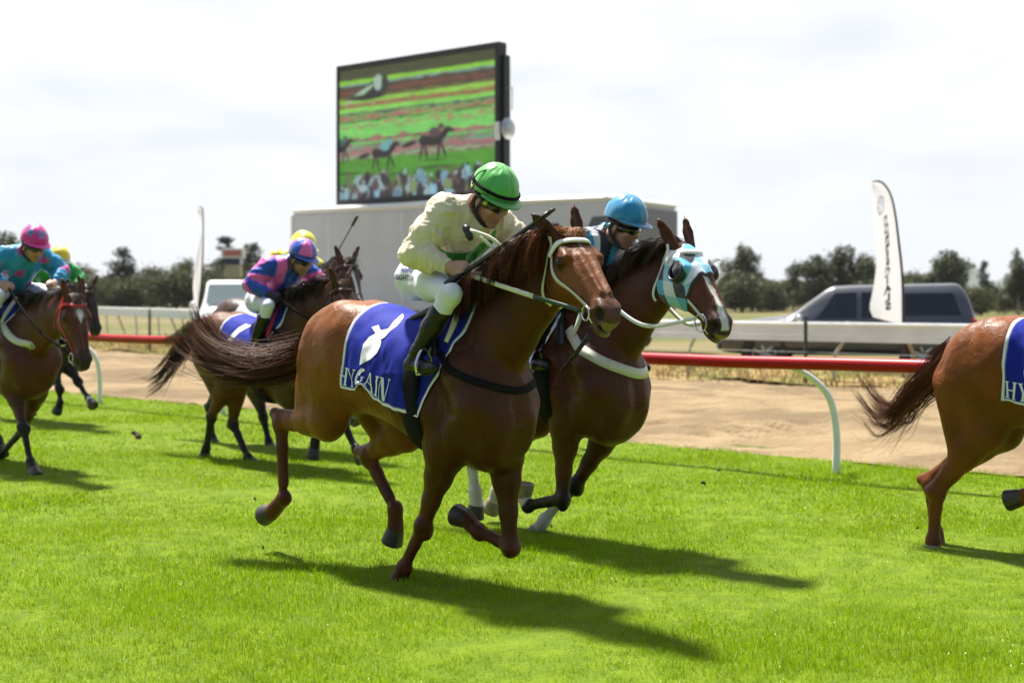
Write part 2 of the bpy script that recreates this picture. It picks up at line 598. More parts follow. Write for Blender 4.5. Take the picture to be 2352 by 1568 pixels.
M = {}
M['coat'] = mat('horse_coat', col=True, rough=.43, spec=.22, noise=.26, nscale=7, bump=.25, bscale=90, bstretch=(1.2, 1.2, .35), rvar=.14, detail=6)
def coat_detail(m):
    """veins, skin creases and damp patches under the short hair"""
    nt = m.node_tree; N, L = nt.nodes, nt.links
    b = N['Principled BSDF']
    old = b.inputs['Normal'].links[0].from_node
    tc = N.new('ShaderNodeTexCoord')
    n1 = N.new('ShaderNodeTexNoise'); n1.inputs['Scale'].default_value = 7.5; n1.inputs['Detail'].default_value = 5; n1.inputs['Roughness'].default_value = .55; n1.inputs['Distortion'].default_value = .7
    L.new(tc.outputs['Object'], n1.inputs['Vector'])
    ab = N.new('ShaderNodeMath'); ab.operation = 'SUBTRACT'; ab.inputs[1].default_value = .5; L.new(n1.outputs['Fac'], ab.inputs[0])
    a2 = N.new('ShaderNodeMath'); a2.operation = 'ABSOLUTE'; L.new(ab.outputs[0], a2.inputs[0])
    vr = N.new('ShaderNodeMapRange'); vr.inputs['From Min'].default_value = 0.0; vr.inputs['From Max'].default_value = .07; vr.inputs['To Min'].default_value = 1.0; vr.inputs['To Max'].default_value = 0.0
    L.new(a2.outputs[0], vr.inputs['Value'])
    bp = N.new('ShaderNodeBump'); bp.inputs['Strength'].default_value = .15; bp.inputs['Distance'].default_value = .012
    L.new(vr.outputs[0], bp.inputs['Height']); L.new(old.outputs[0], bp.inputs['Normal'])
    n2 = N.new('ShaderNodeTexNoise'); n2.inputs['Scale'].default_value = 16; n2.inputs['Detail'].default_value = 4
    L.new(tc.outputs['Object'], n2.inputs['Vector'])
    b2 = N.new('ShaderNodeBump'); b2.inputs['Strength'].default_value = .35; b2.inputs['Distance'].default_value = .012
    L.new(n2.outputs['Fac'], b2.inputs['Height']); L.new(bp.outputs[0], b2.inputs['Normal'])
    L.new(b2.outputs[0], b.inputs['Normal'])
    n3 = N.new('ShaderNodeTexNoise'); n3.inputs['Scale'].default_value = 4.5; n3.inputs['Detail'].default_value = 6; n3.inputs['Roughness'].default_value = .65
    L.new(tc.outputs['Object'], n3.inputs['Vector'])
    rr_ = N.new('ShaderNodeMapRange'); rr_.inputs['From Min'].default_value = .35; rr_.inputs['From Max'].default_value = .65; rr_.inputs['To Min'].default_value = .27; rr_.inputs['To Max'].default_value = .58
    L.new(n3.outputs['Fac'], rr_.inputs['Value']); L.new(rr_.outputs[0], b.inputs['Roughness'])
coat_detail(M['coat'])
M['hair'] = mat('horse_hair', col=True, rough=.5, spec=.16)
M['hoof'] = mat('hoof_horn', color=(.035, .03, .026), rough=.45, noise=.3, nscale=40)
M['hoof_pale'] = mat('hoof_horn_pale', color=(.25, .2, .14), rough=.5, noise=.3, nscale=40)
M['eye'] = mat('horse_eye', color=(.006, .004, .003), rough=.12, spec=.5)

TORSO = [(-.87, 1.24, 1.08, .06, 2.0), (-.80, 1.36, .98, .15, 2.1), (-.70, 1.46, .92, .215, 2.2), (-.55, 1.54, .90, .255, 2.2),
         (-.40, 1.57, .915, .27, 2.2), (-.20, 1.545, .90, .265, 2.2), (0, 1.495, .85, .275, 2.2), (.15, 1.475, .795, .28, 2.2),
         (.30, 1.51, .755, .262, 2.1), (.42, 1.57, .73, .225, 2.0), (.55, 1.545, .675, .225, 2.0), (.67, 1.45, .665, .228, 2.0),
         (.79, 1.32, .725, .20, 2.0), (.85, 1.18, .88, .085, 2.0)]
HEAD = [(-.07, .02, -.09, .045, 2), (-.02, .055, -.13, .07, 2.1), (.05, .075, -.18, .088, 2.2), (.12, .08, -.225, .102, 2.3), (.18, .077, -.235, .106, 2.3),
        (.25, .065, -.20, .094, 2.3), (.32, .05, -.165, .076, 2.3), (.39, .038, -.14, .063, 2.3), (.45, .031, -.125, .057, 2.3),
        (.51, .024, -.118, .056, 2.3), (.56, .006, -.112, .052, 2.3), (.592, -.016, -.10, .043, 2.2), (.61, -.04, -.08, .028, 2)]

def pbx(sh, yax):
    v = nrm(np.cross(yax, sh))
    return v if v[0] < 0 else -v

def leg_points(fr, spec):
    lat, pts = spec
    if isinstance(pts[0], tuple) and len(pts[0]) == 3:
        return [np.array(p, float) for p in pts]
    return [fr.loc(u, v, lat) for (u, v) in pts]

def horse(H):
    fr = H['fr']; h = H.get('h', .013)
    dz = H.get('dz', 0.0)
    root = thing('horse', H['label'], 'horse', (fr.O[0], fr.O[1], 0), R(fr.deg), 'racehorses galloping on the turf')
    yax = np.array([0, 1.0, 0])
    legs = {k: leg_points(fr, H['legs'][k]) for k in ('fr', 'fl', 'hr', 'hl')}
    poll = H['poll'] if len(H['poll']) == 3 else fr.loc(*H['poll'], H.get('poll_lat', 0.0))
    poll = np.array(poll, float)
    yw, pt = R(H.get('yaw', 0)), R(H.get('pitch', 48))
    e1 = np.array([math.cos(pt) * math.cos(yw), math.cos(pt) * math.sin(yw), -math.sin(pt)])
    e2 = np.array([-math.sin(yw), math.cos(yw), 0.0])
    e3 = np.cross(e1, e2)
    hs = H.get('head_scale', 1.0)
    HA = np.array([e1, e2, e3])
    hp = lambda t, s, u: poll + hs * (e1 * t + e2 * s + e3 * u)
    allp = np.vstack([np.vstack(list(legs.values())), [hp(.66, 0, 0), hp(0, .2, .25), hp(-.1, -.2, .1), [-.95, -.42, .7], [.95, .42, 1.7]]])
    F = Field(allp.min(0) - .12, allp.max(0) + .12, h)
    to = np.array([0, 0, dz])
    T = [(a, b + dz, c + dz, w, e) for a, b, c, w, e in TORSO]
    F.loft((0, 0, 0), np.eye(3), T, .02, zc=.46)
    for s, kf, kh in ((-1, 'fr', 'hr'), (1, 'fl', 'hl')):
        # hind quarter
        L = legs[kh]
        stifle, hock, fet, cor, toe = L
        hip = np.array([-.43, s * .12, 1.36 + dz]); but = np.array([-.73, s * .11, 1.17 + dz])
        F.ell((-.52, s * .135, 1.27 + dz), (.27, .155, .27), .08)
        F.cone(hip, stifle, .20, .135, .07, (yax, .72))
        F.cone(but, stifle * .55 + hock * .45, .145, .085, .06, (yax, .75))
        F.cone((-.36, s * .2, 1.40 + dz), (-.42, s * .21, 1.36 + dz), .045, .05, .05)
        g = lambda t: stifle * (1 - t) + hock * t
        lat = yax
        F.chain([g(0), g(.3), g(.7), g(1)], [.13, .098, .06, .05], .03, (lat, .78))
        sh = fet - hock
        back = nrm(nrm(hock - stifle) - nrm(sh) * .35)
        calc = hock + back * .060 - nrm(sh) * .035
        F.cone(calc, g(.50), .031, .034, .02)
        F.cone(hock, calc, .050, .034, .02)
        F.ell(hock + nrm(sh) * .015, (.060, .050, .068), .02)
        c = lambda t: hock * (1 - t) + fet * t
        F.chain([c(.1), c(.35), c(.8)], [.047, .040, .038], .02, (lat, .76))
        F.cone(c(.15) + back * .016, c(.9) + back * .016, .022, .022, .012)
        F.ell(fet, (.046, .040, .050), .025)
        F.cone(fet + back * .016, fet + back * .02 + nrm(sh) * .01, .028, .026, .02)
        F.chain([fet, cor], [.041, .050], .02)
        # fore quarter
        elbow, knee, fet, cor, toe = legs[kf]
        sp = np.array([.70, s * .145, 1.02])
        F.cone((.44, s * .10, 1.42), (.62, s * .155, 1.16), .10, .115, .06, (yax, .75))
        F.cone((.62, s * .15, 1.16), sp, .12, .105, .05)
        F.cone(sp, elbow * .8 + np.array([.45, s * .14, .92]) * .2, .115, .10, .05)
        F.ell((.36, s * .165, 1.06), (.17, .085, .19), .05)
        F.cone((.40, s * .15, .98), elbow, .115, .095, .06)
        F.ell((.765, s * .088, .945), (.100, .100, .18), .04)
        g = lambda t: elbow * (1 - t) + knee * t
        F.chain([g(0), g(.25), g(.6), g(.92)], [.102, .084, .053, .046], .03, (lat, .80))
        sh = fet - knee
        bk = nrm(np.cross(np.cross(nrm(knee - elbow), [1, 0, 0]), nrm(knee - elbow)))
        F.ell(knee, (.054, .050, .064), .022)
        F.cone(knee + bk * .0 + np.array([0, .02, 0]), knee - nrm(sh) * .03 - np.array([0, .02, 0]), .044, .044, .02)
        F.ell(knee - pbx(sh, yax) * .035, (.030, .036, .045), .02)
        c = lambda t: knee * (1 - t) + fet * t
        F.chain([c(.1), c(.4), c(.85)], [.042, .031, .031], .02, (lat, .78))
        pb = nrm(np.cross(yax, sh)) * (1 if np.cross(yax, sh)[0] < 0 or sh[2] > -.05 else -1)
        F.cone(c(.1) + pb * .02, c(.92) + pb * .018, .022, .021, .012)
        F.ell(fet, (.044, .039, .047), .025)
        F.cone(fet, fet + pb * .02, .03, .027, .02)
        F.chain([fet, cor], [.039, .049], .02)
    # neck
    end = poll + hs * (e1 * .01 - e3 * .075) - np.array([.03, 0, .015])
    c0 = np.array([.47, 0, 1.20])
    arch = np.array([0, 0, H.get('arch', .02)])
    n1 = c0 + (end - c0) * .36 + arch * .5; n2 = c0 + (end - c0) * .70 + arch
    F.chain([c0, n1, n2, end], [.30, .225, .165, .125], .05, (yax, .60))
    F.cone(c0 + np.array([-.05, 0, .22]), n2 + np.array([-.03, 0, .10]), .06, .045, .08)          # crest
    F.cone(n1 + np.array([.05, 0, -.15]), end + np.array([.05, 0, -.11]), .06, .05, .06)            # windpipe
    # head
    sc_st = [(a * hs, b * hs, c * hs, w * hs, e) for a, b, c, w, e in HEAD]
    F.loft(poll, HA, sc_st, .035, zc=.62)
    for s in (-1, 1):
        F.ell(hp(.14, s * .062, -.125), np.array([.115, .045, .105]) * hs, .02, HA)       # cheek
        F.cone(hp(.10, s * .085, .038), hp(.185, s * .094, .045), .024 * hs, .022 * hs, .022)      # brow
        F.ell(hp(.165, s * .101, .008), np.array([.034, .022, .026]) * hs, .012, HA)
        F.cone(hp(.130, s * .106, .020), hp(.165, s * .117, .030), .010 * hs, .010 * hs, .008); F.cone(hp(.165, s * .117, .030), hp(.205, s * .108, .016), .010 * hs, .009 * hs, .008)
        F.cone(hp(.145, s * .106, -.020), hp(.195, s * .106, -.016), .008 * hs, .007 * hs, .010)
        F.ell(hp(.085, s * .088, .028), np.array([.026, .02, .02]) * hs, .022, HA, op='-')   # hollow above the eye
        F.cone(hp(.235, s * .088, -.055), hp(.37, s * .062, -.055), .012 * hs, .008 * hs, .022)
        F.cone(hp(.20, s * .032, .068), hp(.47, s * .022, .030), .016 * hs, .014 * hs, .02)
        F.ell(hp(.532, s * .044, -.030), np.array([.058, .027, .044]) * hs, .026, HA)       # nostril rim
        F.ell(hp(.562, s * .066, -.034), np.array([.038, .030, .036]) * hs, .006, HA, op='-')
        F.ell(hp(.505, s * .072, -.005), np.array([.035, .012, .012]) * hs, .014, HA, op='-')
        # ears
        eb = hp(.0, s * .062, .04)
        ed = H.get('ear', (-.72, .42, .55))
        if isinstance(ed, dict): ed = ed[s]
        etip = eb + hs * .19 * nrm(e1 * ed[0] + e2 * s * ed[1] + e3 * ed[2])
        em = eb * .55 + etip * .45
        eo = H.get('ear_open', {-1: (.6, .75, .2), 1: (.95, .05, .3)})[s]
        fcv = nrm(e1 * eo[0] + e2 * s * eo[1] + e3 * eo[2])
        ad = nrm(etip - eb)
        fcv = nrm(fcv - ad * (fcv @ ad))
        sd = np.cross(ad, fcv)
        F.cone(eb - ad * .02, em, .030 * hs, .036 * hs, .016, (fcv, .62))
        F.cone(em, em * .45 + etip * .55, .036 * hs, .026 * hs, .006, (fcv, .46))
        F.cone(em * .45 + etip * .55, etip, .026 * hs, .004 * hs, .006, (fcv, .42))
        F.cone(eb + ad * .05 + fcv * .026, em + ad * .045 + fcv * .024, .018 * hs, .024 * hs, .006, None, op='-')
    F.ell(hp(.545, 0, -.118 - H.get('jaw', 0)), np.array([.055, .036, .026]) * hs, .015, HA)               # lower lip
    F.ell(hp(.50, 0, -.128 - H.get('jaw', 0)), np.array([.06, .036, .03]) * hs, .02, HA)
    mg = H.get('jaw', 0)
    F.ell(hp(.585, 0, -.098 - mg * .5), np.array([.055, .075, .006 + mg * .4]) * hs, .006, HA, op='-')    # mouth
    # muscles are never quite smooth
    ax = [F.lo[i] + np.arange(F.n[i]) * h for i in range(3)]
    V, Q = F.mesh(1)
    if H.get('fine'):
        nb = vnoise(V * 6.0, 3) * .006 + (1 - np.abs(vnoise(V * np.array([13., 13, 8]), 5)) * 2) * .0030
        cen = np.array([V[:, 0], np.zeros(len(V)), np.full(len(V), 1.2)]).T
        body_w = smooth(.75, .95, V[:, 2]) * smooth(1.0, .8, V[:, 0])
        dv = V - cen; dv /= np.maximum(.05, np.linalg.norm(dv, axis=1))[:, None]
        V = V + dv * (nb * body_w)[:, None]
        hq = (V - poll) @ HA.T
        hd_w = smooth(.0, .08, hq[:, 0]) * smooth(.7, .5, hq[:, 0]) * (np.abs(hq[:, 1]) < .16)
        nh = (1 - np.abs(vnoise(hq * np.array([7., 24, 24]), 7)) * 2) ** 3 * .0014 * smooth(.0, .05, np.abs(hq[:, 1]) - .02) + vnoise(hq * np.array([12, 24, 24.]), 8) * .0007
        dh = V - (poll + np.outer(hq[:, 0], e1) + e3 * -.05); dh /= np.maximum(.02, np.linalg.norm(dh, axis=1))[:, None]
        V = V + dh * (nh * hd_w)[:, None]
        # veins and tendons of the limbs, ribs
        lw = smooth(.95, .6, V[:, 2])
        V = V + dv * ((1 - np.abs(vnoise(V * np.array([26., 26, 5]), 11)) * 2) * .0016 * lw)[:, None]
        rb = np.sin((V[:, 0] + .25 * (V[:, 2] - 1.1)) * 78) * .0016 * smooth(.85, .95, V[:, 2]) * smooth(1.35, 1.2, V[:, 2]) * smooth(-.25, -.1, V[:, 0]) * smooth(.40, .25, V[:, 0])
        V = V + np.stack([0 * rb, np.sign(V[:, 1]) * rb, 0 * rb], -1)
        seam = (1 - np.abs(vnoise(V * np.array([6., 4, 2.2]) + 5, 19)) * 2) ** 3 * .008 * smooth(-.25, -.4, V[:, 0]) * smooth(.8, .95, V[:, 2])
        seam += (1 - np.abs(vnoise(V * np.array([5., 4, 3.5]) + 9, 23)) * 2) ** 3 * .008 * smooth(.35, .5, V[:, 0]) * smooth(.7, .85, V[:, 2]) * smooth(1.0, .9, V[:, 0])
        V = V - dv * np.abs(seam)[:, None]
    # ---------------- coat colour
    base = np.array(H['coat']); dark = np.array(H.get('points', base * .6))
    C = np.tile(base, (len(V), 1))
    C *= (1 + .10 * fbm(V * 3.0, 21)[:, None])
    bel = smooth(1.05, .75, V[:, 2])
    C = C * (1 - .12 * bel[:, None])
    fd = H.get('front_dark', 0)  # darker front coat; on the front chestnut this paints in chest shade
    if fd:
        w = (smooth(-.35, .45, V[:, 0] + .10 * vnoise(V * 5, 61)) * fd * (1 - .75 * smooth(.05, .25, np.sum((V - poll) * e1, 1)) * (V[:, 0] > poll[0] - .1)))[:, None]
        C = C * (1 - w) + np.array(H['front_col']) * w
    for k, L in legs.items():
        for i in range(1, 4) if True else ():
            a, b = L[i], L[i + 1] if i < 3 else L[3] + (L[4] - L[3]) * .3
        S = [L[0], L[1], L[2], L[3]]
        best = np.full(len(V), 9.0); par = np.zeros(len(V))
        for i in range(3):
            ab = S[i + 1] - S[i]
            t = np.clip((V - S[i]) @ ab / (ab @ ab), 0, 1)
            dd = np.linalg.norm(V - (S[i] + t[:, None] * ab), axis=1)
            m = dd < best
            best[m] = dd[m]; par[m] = (i + t)[m]
        near = smooth(.16, .10, best)
        st = H.get('dark_from', (.75, 1.0))
        w = (smooth(st[0], st[1], par + .12 * vnoise(V * 11, 4)) * near)[:, None]
        C = C * (1 - w) + dark * w
        sock = H.get('socks', {}).get(k)
        if sock:
            w = (smooth(sock - .07, sock + .07, par + .06 * vnoise(V * 25, 8)) * near)[:, None]
            C = C * (1 - w) + np.array([.55, .50, .44]) * w
    q = (V - poll) @ HA.T / hs
    t, s_, u_ = q.T
    ish = (t > -.1) & (t < .7) & (np.abs(s_) < .16) & (np.abs(u_) < .3)
    mz = smooth(.42, .54, t + .03 * vnoise(V * 14, 2)) * ish
    mc = np.array(H.get('muzzle', base * .35))
    C = C * (1 - mz[:, None] * .85) + mc * mz[:, None] * .85
    lip = smooth(.56, .60, t) * (u_ < -.05) * ish
    C = C * (1 - lip[:, None]) + np.array(H.get('lip', (.16, .11, .085))) * lip[:, None]
    for s in (-1, 1):
        nd = np.linalg.norm((V - hp(.560, s * .062, -.034)) / (np.array([.039, .036, .039]) * hs), axis=1)
        w = smooth(1.05, .75, nd)[:, None]
        C = C * (1 - w) + np.array([.018, .010, .008]) * w
        nd = np.linalg.norm((V - hp(.168, s * .11, .004)) / (.042 * hs), axis=1)
        w = smooth(1.25, .8, nd)[:, None] * .8
        C = C * (1 - w) + base * .12 * w
    bl = H.get('blaze')
    if bl is not None:
        f = bl(t, s_ + .006 * vnoise(V * 30, 6), u_) * (u_ > -.02) * ish
        C = C * (1 - f[:, None]) + np.array([.62, .58, .53]) * f[:, None]
    C = np.clip(C, .004, .9)
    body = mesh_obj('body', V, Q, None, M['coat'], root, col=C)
    # ---------------- eyes, hooves
    for s in (-1, 1):
        mb = MB(); mb.ball(hp(.169, s * .1125, .006), np.array([.0245, .0195, .0195]) * hs, 12, rot=HA.T)
        mb.build('eye', M['eye'], root)
    for k, L in legs.items():
        cor, toe = L[3], L[4]
        d = nrm(toe - cor)
        up = nrm(cor - L[2])
        fwd = nrm(d - up * .0)
        mb = MB()
        q = nrm(np.cross(yax, d)); 
        prof = [(.038, -.020), (.049, -.006), (.0545, .012), (.061, .055), (.0655, .080), (.0645, .088), (.057, .090), (.052, .083), (.02, .077), (.001, .075)]
        mb.lathe(cor, d, prof, 20)
        pale = H.get('pale_hooves', ())
        mb.build('hoof', M['hoof_pale' if k in pale else 'hoof'], root)
    # ---------------- tail
    hc = np.array(H.get('hair', base * .5)); hc2 = np.array(H.get('hair2', hc * 1.8))
    if H.get('tail'):
        tp = [np.array([-.80, 0, 1.36 + dz])] + [fr.loc(u, v, la) for u, v, la in H['tail']]
        n = H.get('tail_n', 420); K = 16
        guide = crom(tp, K)
        tt = np.linspace(0, 1, K)
        rg = np.random.default_rng(H.get('seed', 1))
        nl_ = max(12, n // 26); lk = rg.integers(0, nl_, n)
        lof = rg.normal(0, 1, (nl_, 3)); lln = H.get('tail_min', .62) + (1 - H.get('tail_min', .62)) * rg.random(nl_) ** .6
        of = lof[lk]; of2 = rg.normal(0, 1, (n, 3))
        spread = (.028 + H.get('tail_w', .085) * tt ** .8 * (1 - .35 * tt))
        ln = np.clip(lln[lk] * (.86 + .16 * rg.random(n)), .3, 1.0)
        C3 = np.zeros((n, K, 3))
        for i in range(n):
            gi = crom(tp, 60)
            tl = np.linspace(0, ln[i] * 59, K)
            j = np.minimum(58, tl.astype(int)); f = (tl - j)[:, None]
            C3[i] = gi[j] * (1 - f) + gi[j + 1] * f
        C3 += of[:, None, :] * spread[None, :, None] * np.array([.8, .9, 1.0])
        C3 += of2[:, None, :] * (.020 + .012 * np.sin(tt * 5))[None, :, None] * (1 - .55 * tt)[None, :, None]
        wv = rg.normal(0, 1, (nl_, 3))[lk] + .25 * rg.normal(0, 1, (n, 3)); phs = (rg.random(nl_) * 6.28)[lk]; frq = (2 + rg.random(nl_) * 5)[lk]
        C3 += .026 * wv[:, None, :] * np.sin(phs[:, None] + frq[:, None] * tt[None, :])[..., None] * tt[None, :, None]
        fly = rg.random(n) < .16
        C3[fly] += (rg.normal(0, .07, (fly.sum(), 3)) + np.array([0, 0, -.09]))[:, None, :] * (tt ** 2)[None, :, None]
        W = (.0020 * (1 - tt * .75))[None, :] * (.6 + .8 * rg.random(n))[:, None]
        cm = (rg.random(nl_)[lk][:, None] * .7 + .3 * rg.random((n, 1))) ** 2.2
        cc = hc * (1 - cm) + hc2 * cm
        strands(C3, W, 'tail', M['hair'], root, cc)
    # ---------------- mane
    n = H.get('mane_n', 420); K = 10
    rg = np.random.default_rng(H.get('seed', 1) + 50)
    bvh = BVHTree.FromPolygons([Vector(v) for v in V], [tuple(int(x) for x in f) for f in Q]) if H.get('fine') or True else None
    fl = np.array(H.get('mane_flow', (-.30, -.10, .02)))
    tt = np.linspace(0, 1, K)
    C3 = np.zeros((n, K, 3))
    crest0 = np.array([H.get('mane_start', .50), 0, 1.58]); crest1 = poll - e1 * .02 * hs + e3 * .05 * hs
    mb_ = H.get('mane_back', 1.0); lift = H.get('mane_lift', .25); drop = H.get('mane_drop', .75); side_w = H.get('mane_out', .15)
    nl_ = max(30, n // 22); LK = np.zeros((nl_, K, 3)); fl_ = np.zeros(nl_)
    for i in range(nl_):
        f = rg.random() ** .85
        fl_[i] = f
        p = crest0 * (1 - f) + crest1 * f
        hit = bvh.ray_cast(Vector((p[0] - .02, rg.normal(0, .016), p[2] + .5)), Vector((0, 0, -1)))
        r0 = np.array(hit[0]) if hit[0] is not None else p
        ln = H.get('mane_len', .26) * (.5 + .7 * rg.random())
        w = lift * max(0, rg.normal(.25, .5)); a = 1 + .3 * rg.normal(); bk = .8 + .3 * rg.normal()
        q_ = [r0 - np.array([0, 0, .01]),
              r0 + ln * np.array([-.16 * bk * mb_, -.18 * a, .03 + .5 * w]),
              r0 + ln * np.array([-.42 * bk * mb_, -.42 * a, -.10 * drop + .8 * w]),
              r0 + ln * np.array([-.68 * bk * mb_, -.50 * a, -.45 * drop + .8 * w]),
              r0 + ln * np.array([-.88 * bk * mb_, -.50 * a, -.95 * drop + .9 * w])]
        q_ = crom(q_, K)
        q_ += rg.normal(0, .010, 3) * np.sin(tt * (3 + 4 * rg.random()) + rg.random() * 6)[:, None] * tt[:, None]
        for k_ in range(2, K):
            lc, nn_, _, ds = bvh.find_nearest(Vector(q_[k_]))
            off = .010 + .022 * rg.random()
            if (Vector(q_[k_]) - lc).dot(nn_) < off: q_[k_] = np.array(lc) + np.array(nn_) * off
        LK[i] = q_
    lk = rg.integers(0, nl_, n); fs = fl_[lk] + .03 * rg.normal(0, 1, n)
    jit = rg.normal(0, 1, (n, 3)) * np.array([.020, .010, .010])
    cut = .72 + .36 * rg.random(n)
    for i in range(n):
        tl = np.clip(tt * cut[i] * (K - 1), 0, K - 1.001); a_ = tl.astype(int); b_ = (tl - a_)[:, None]
        C3[i] = LK[lk[i]][a_] * (1 - b_) + LK[lk[i]][a_ + 1] * b_ + jit[i] * (1 - .6 * tt)[:, None] + rg.normal(0, .004, 3) * np.sin(tt * 7)[:, None]
    W = (H.get('mane_w', .0027) * (1 - tt * .7))[None, :] * (.6 + .8 * rg.random(n))[:, None]
    cm = (rg.random(nl_)[lk][:, None] * .7 + .3 * rg.random((n, 1))) ** 2.0
    mc_, mc2 = np.array(H.get('mane', hc)), np.array(H.get('mane2', hc2))
    ct_ = np.array(H.get('mane_top', mc2)); ft = smooth(.84, 1.04, fs + .08 * rg.normal(0, 1, n))[:, None]
    cmn = mc_ * (1 - cm) + mc2 * cm
    strands(C3, W, 'mane', M['hair'], root, cmn * (1 - ft) + ct_ * (.6 + .5 * rg.random((n, 1))) * ft)
    # forelock between the ears
    nf = H.get('forelock_n', 120)
    if nf:
        C3 = np.zeros((nf, 8, 3)); tt = np.linspace(0, 1, 8)
        for i in range(nf):
            s = rg.normal(0, .026)
            ln = (.10 + .08 * rg.random()) * H.get('forelock_len', 1.0)
            b = hp(-.03 + .03 * rg.random(), s, .075)
            q = [b, b + hs * (e1 * .03 + e3 * .03 + e2 * (s * .3 + rg.normal(0, .01))), b + hs * (e1 * ln + e3 * (.012 + .02 * rg.random() - .05 * ln) + e2 * (s * .6 + rg.normal(0, .02)))]
            C3[i] = crom(q, 8)
        cm = rg.random(nf)[:, None]
        W = (.0032 * (1 - tt * .7))[None, :] * np.ones((nf, 1))
        strands(C3, W, 'forelock', M['hair'], root, np.array(H.get('forelock', base)) * (1 - .5 * cm) + np.array(H.get('forelock2', base * 1.6)) * cm * .5)
    H.update(root=root, body=body, bvh=bvh, hp=hp, HA=HA, legsP=legs, pollP=poll, e=(e1, e2, e3), V=V, hs=hs)
    return H

def lf(tree):
    return tree

GEN_HR = (.13, [(-.42, -.15, .95), (-.80, -.13, .66), (-.83, -.12, .27), (-.86, -.12, .19), (-.92, -.12, .13)])
GEN_HL = (-.13, [(-.30, .15, .93), (-.62, .13, .58), (-.42, .12, .22), (-.36, .12, .14), (-.31, .12, .07)])

def star(t, s, u):
    return smooth(.035, .02, np.abs(s) + .35 * np.maximum(0, t - .17) + .8 * np.maximum(0, .10 - t)) * (t > .06) * (t < .26)
def blaze_long(t, s, u):
    return smooth(.021, .012, np.abs(s + .006) - .008 * smooth(.45, .5, t)) * (t > .12) * (t < .60)
def blaze_thin(t, s, u):
    return .4 * smooth(.008, .003, np.abs(s)) * (t > .10) * (t < .20)

HA_ = dict(fr=Frame(-.57, 8.03, -45), h=.0085, fine=True, seed=3,
    label='chestnut racehorse in front with white browband, galloping under the jockey in cream and green',
    coat=(.185, .055, .0075), points=(.080, .021, .005), dark_from=(.5, 1.4), front_dark=.82, front_col=(.036, .0095, .003), muzzle=(.075, .036, .022), lip=(.20, .135, .075),  # front colour holds painted shade of chest and neck
    legs=dict(fr=(.12, [(1020, 1050), (971, 1213), (929, 1303), (917, 1328), (912, 1352)]),
              fl=(-.12, [(1160, 1050), (1172, 1255), (1101, 1222), (1072, 1192), (1040, 1178)]),
              hr=(.15, [(752, 960), (646, 968), (653, 1143), (624, 1176), (590, 1190)]),
              hl=(-.13, [(930, 985), (845, 1045), (908, 1168), (908, 1216), (893, 1272)])),
    poll=(1300, 562), yaw=-19, pitch=35, head_scale=1.0, jaw=.016,
    ear={-1: (-.80, .62, .32), 1: (-.75, -.02, .62)},
    tail=[(700, 815, .03), (655, 832, .10), (600, 842, .20), (545, 830, .27), (498, 806, .32), (462, 765, .35), (448, 728, .37)], tail_n=1500, tail_w=.044, tail_min=.80,
    hair=(.042, .012, .006), hair2=(.26, .105, .04), mane=(.020, .0055, .003), mane2=(.10, .026, .009),
    mane_n=5200, mane_w=.0017, mane_len=.30, mane_top=(.28, .085, .018), mane_lift=.08, mane_back=.45, mane_start=.60, forelock_len=.5, forelock_n=110, forelock=(.22, .08, .02), forelock2=(.42, .18, .05), blaze=blaze_thin)
HB_ = dict(fr=Frame(.157, 9.37, -45), h=.0105, fine=True, seed=5,
    label='bay racehorse in a black, white and turquoise diamond hood, second from the front',
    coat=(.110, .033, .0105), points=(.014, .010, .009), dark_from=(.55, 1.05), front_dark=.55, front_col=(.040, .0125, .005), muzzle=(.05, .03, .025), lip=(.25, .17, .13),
    legs=dict(fr=(.12, [(1300, 985), (1291, 1146), (1213, 1162), (1203, 1140), (1205, 1112)]),
              fl=(-.12, [(1400, 985), (1322, 1115), (1252, 1193), (1238, 1213), (1222, 1234)]),
              hr=(.13, [(1140, 950), (1076, 1012), (1092, 1128), (1094, 1160), (1090, 1188)]),
              hl=(-.12, [(1230, 960), (1150, 1030), (1142, 1128), (1136, 1150), (1122, 1180)])),
    socks=dict(fr=2.15, fl=1.45, hr=1.55, hl=1.75), pale_hooves=('fl', 'hl', 'fr'),
    poll=(1560, 578), yaw=-13, pitch=45, head_scale=1.06,
    ear={-1: (-.85, .35, .35), 1: (-.85, -.05, .5)},
    tail=[(1010, 800, .05), (960, 820, .1), (900, 830, .2)], tail_n=200,
    hair=(.012, .008, .007), hair2=(.07, .04, .03), mane_n=2400, mane_w=.0021, mane_lift=.22, mane_len=.20, forelock_n=0, blaze=blaze_long)
HC_ = dict(fr=Frame(3.33, 8.34, -45), h=.012, fine=True, seed=8, dz=-.10,
    label='bright chestnut racehorse at the right edge, seen from behind and cut off by the frame',
    coat=(.170, .050, .0100), points=(.14, .042, .010), dark_from=(1.3, 2.2), muzzle=(.08, .04, .03),
    legs=dict(hr=(.13, [(2262, 985), (2152, 1126), (2144, 1238), (2142, 1256), (2139, 1277)]),
              hl=(-.02, [(2300, 985), (2138, 1108), (2150, 1222), (2152, 1240), (2150, 1258)]),
              fr=(.12, [(2480, 1000), (2470, 1135), (2378, 1126), (2345, 1142), (2302, 1152)]),
              fl=(-.12, [(2520, 990), (2545, 1110), (2560, 1200), (2570, 1222), (2585, 1240)])),
    socks=dict(hr=2.75), poll=(1.22, 0, 1.78), pitch=42,
    tail=[(2138, 868, .05), (2095, 905, .08), (2055, 955, .10), (2018, 945, .12), (1965, 868, .14)], tail_n=700, tail_w=.030, tail_min=.75,
    hair=(.06, .018, .008), hair2=(.28, .11, .04), mane=(.06, .02, .01), mane_n=300)
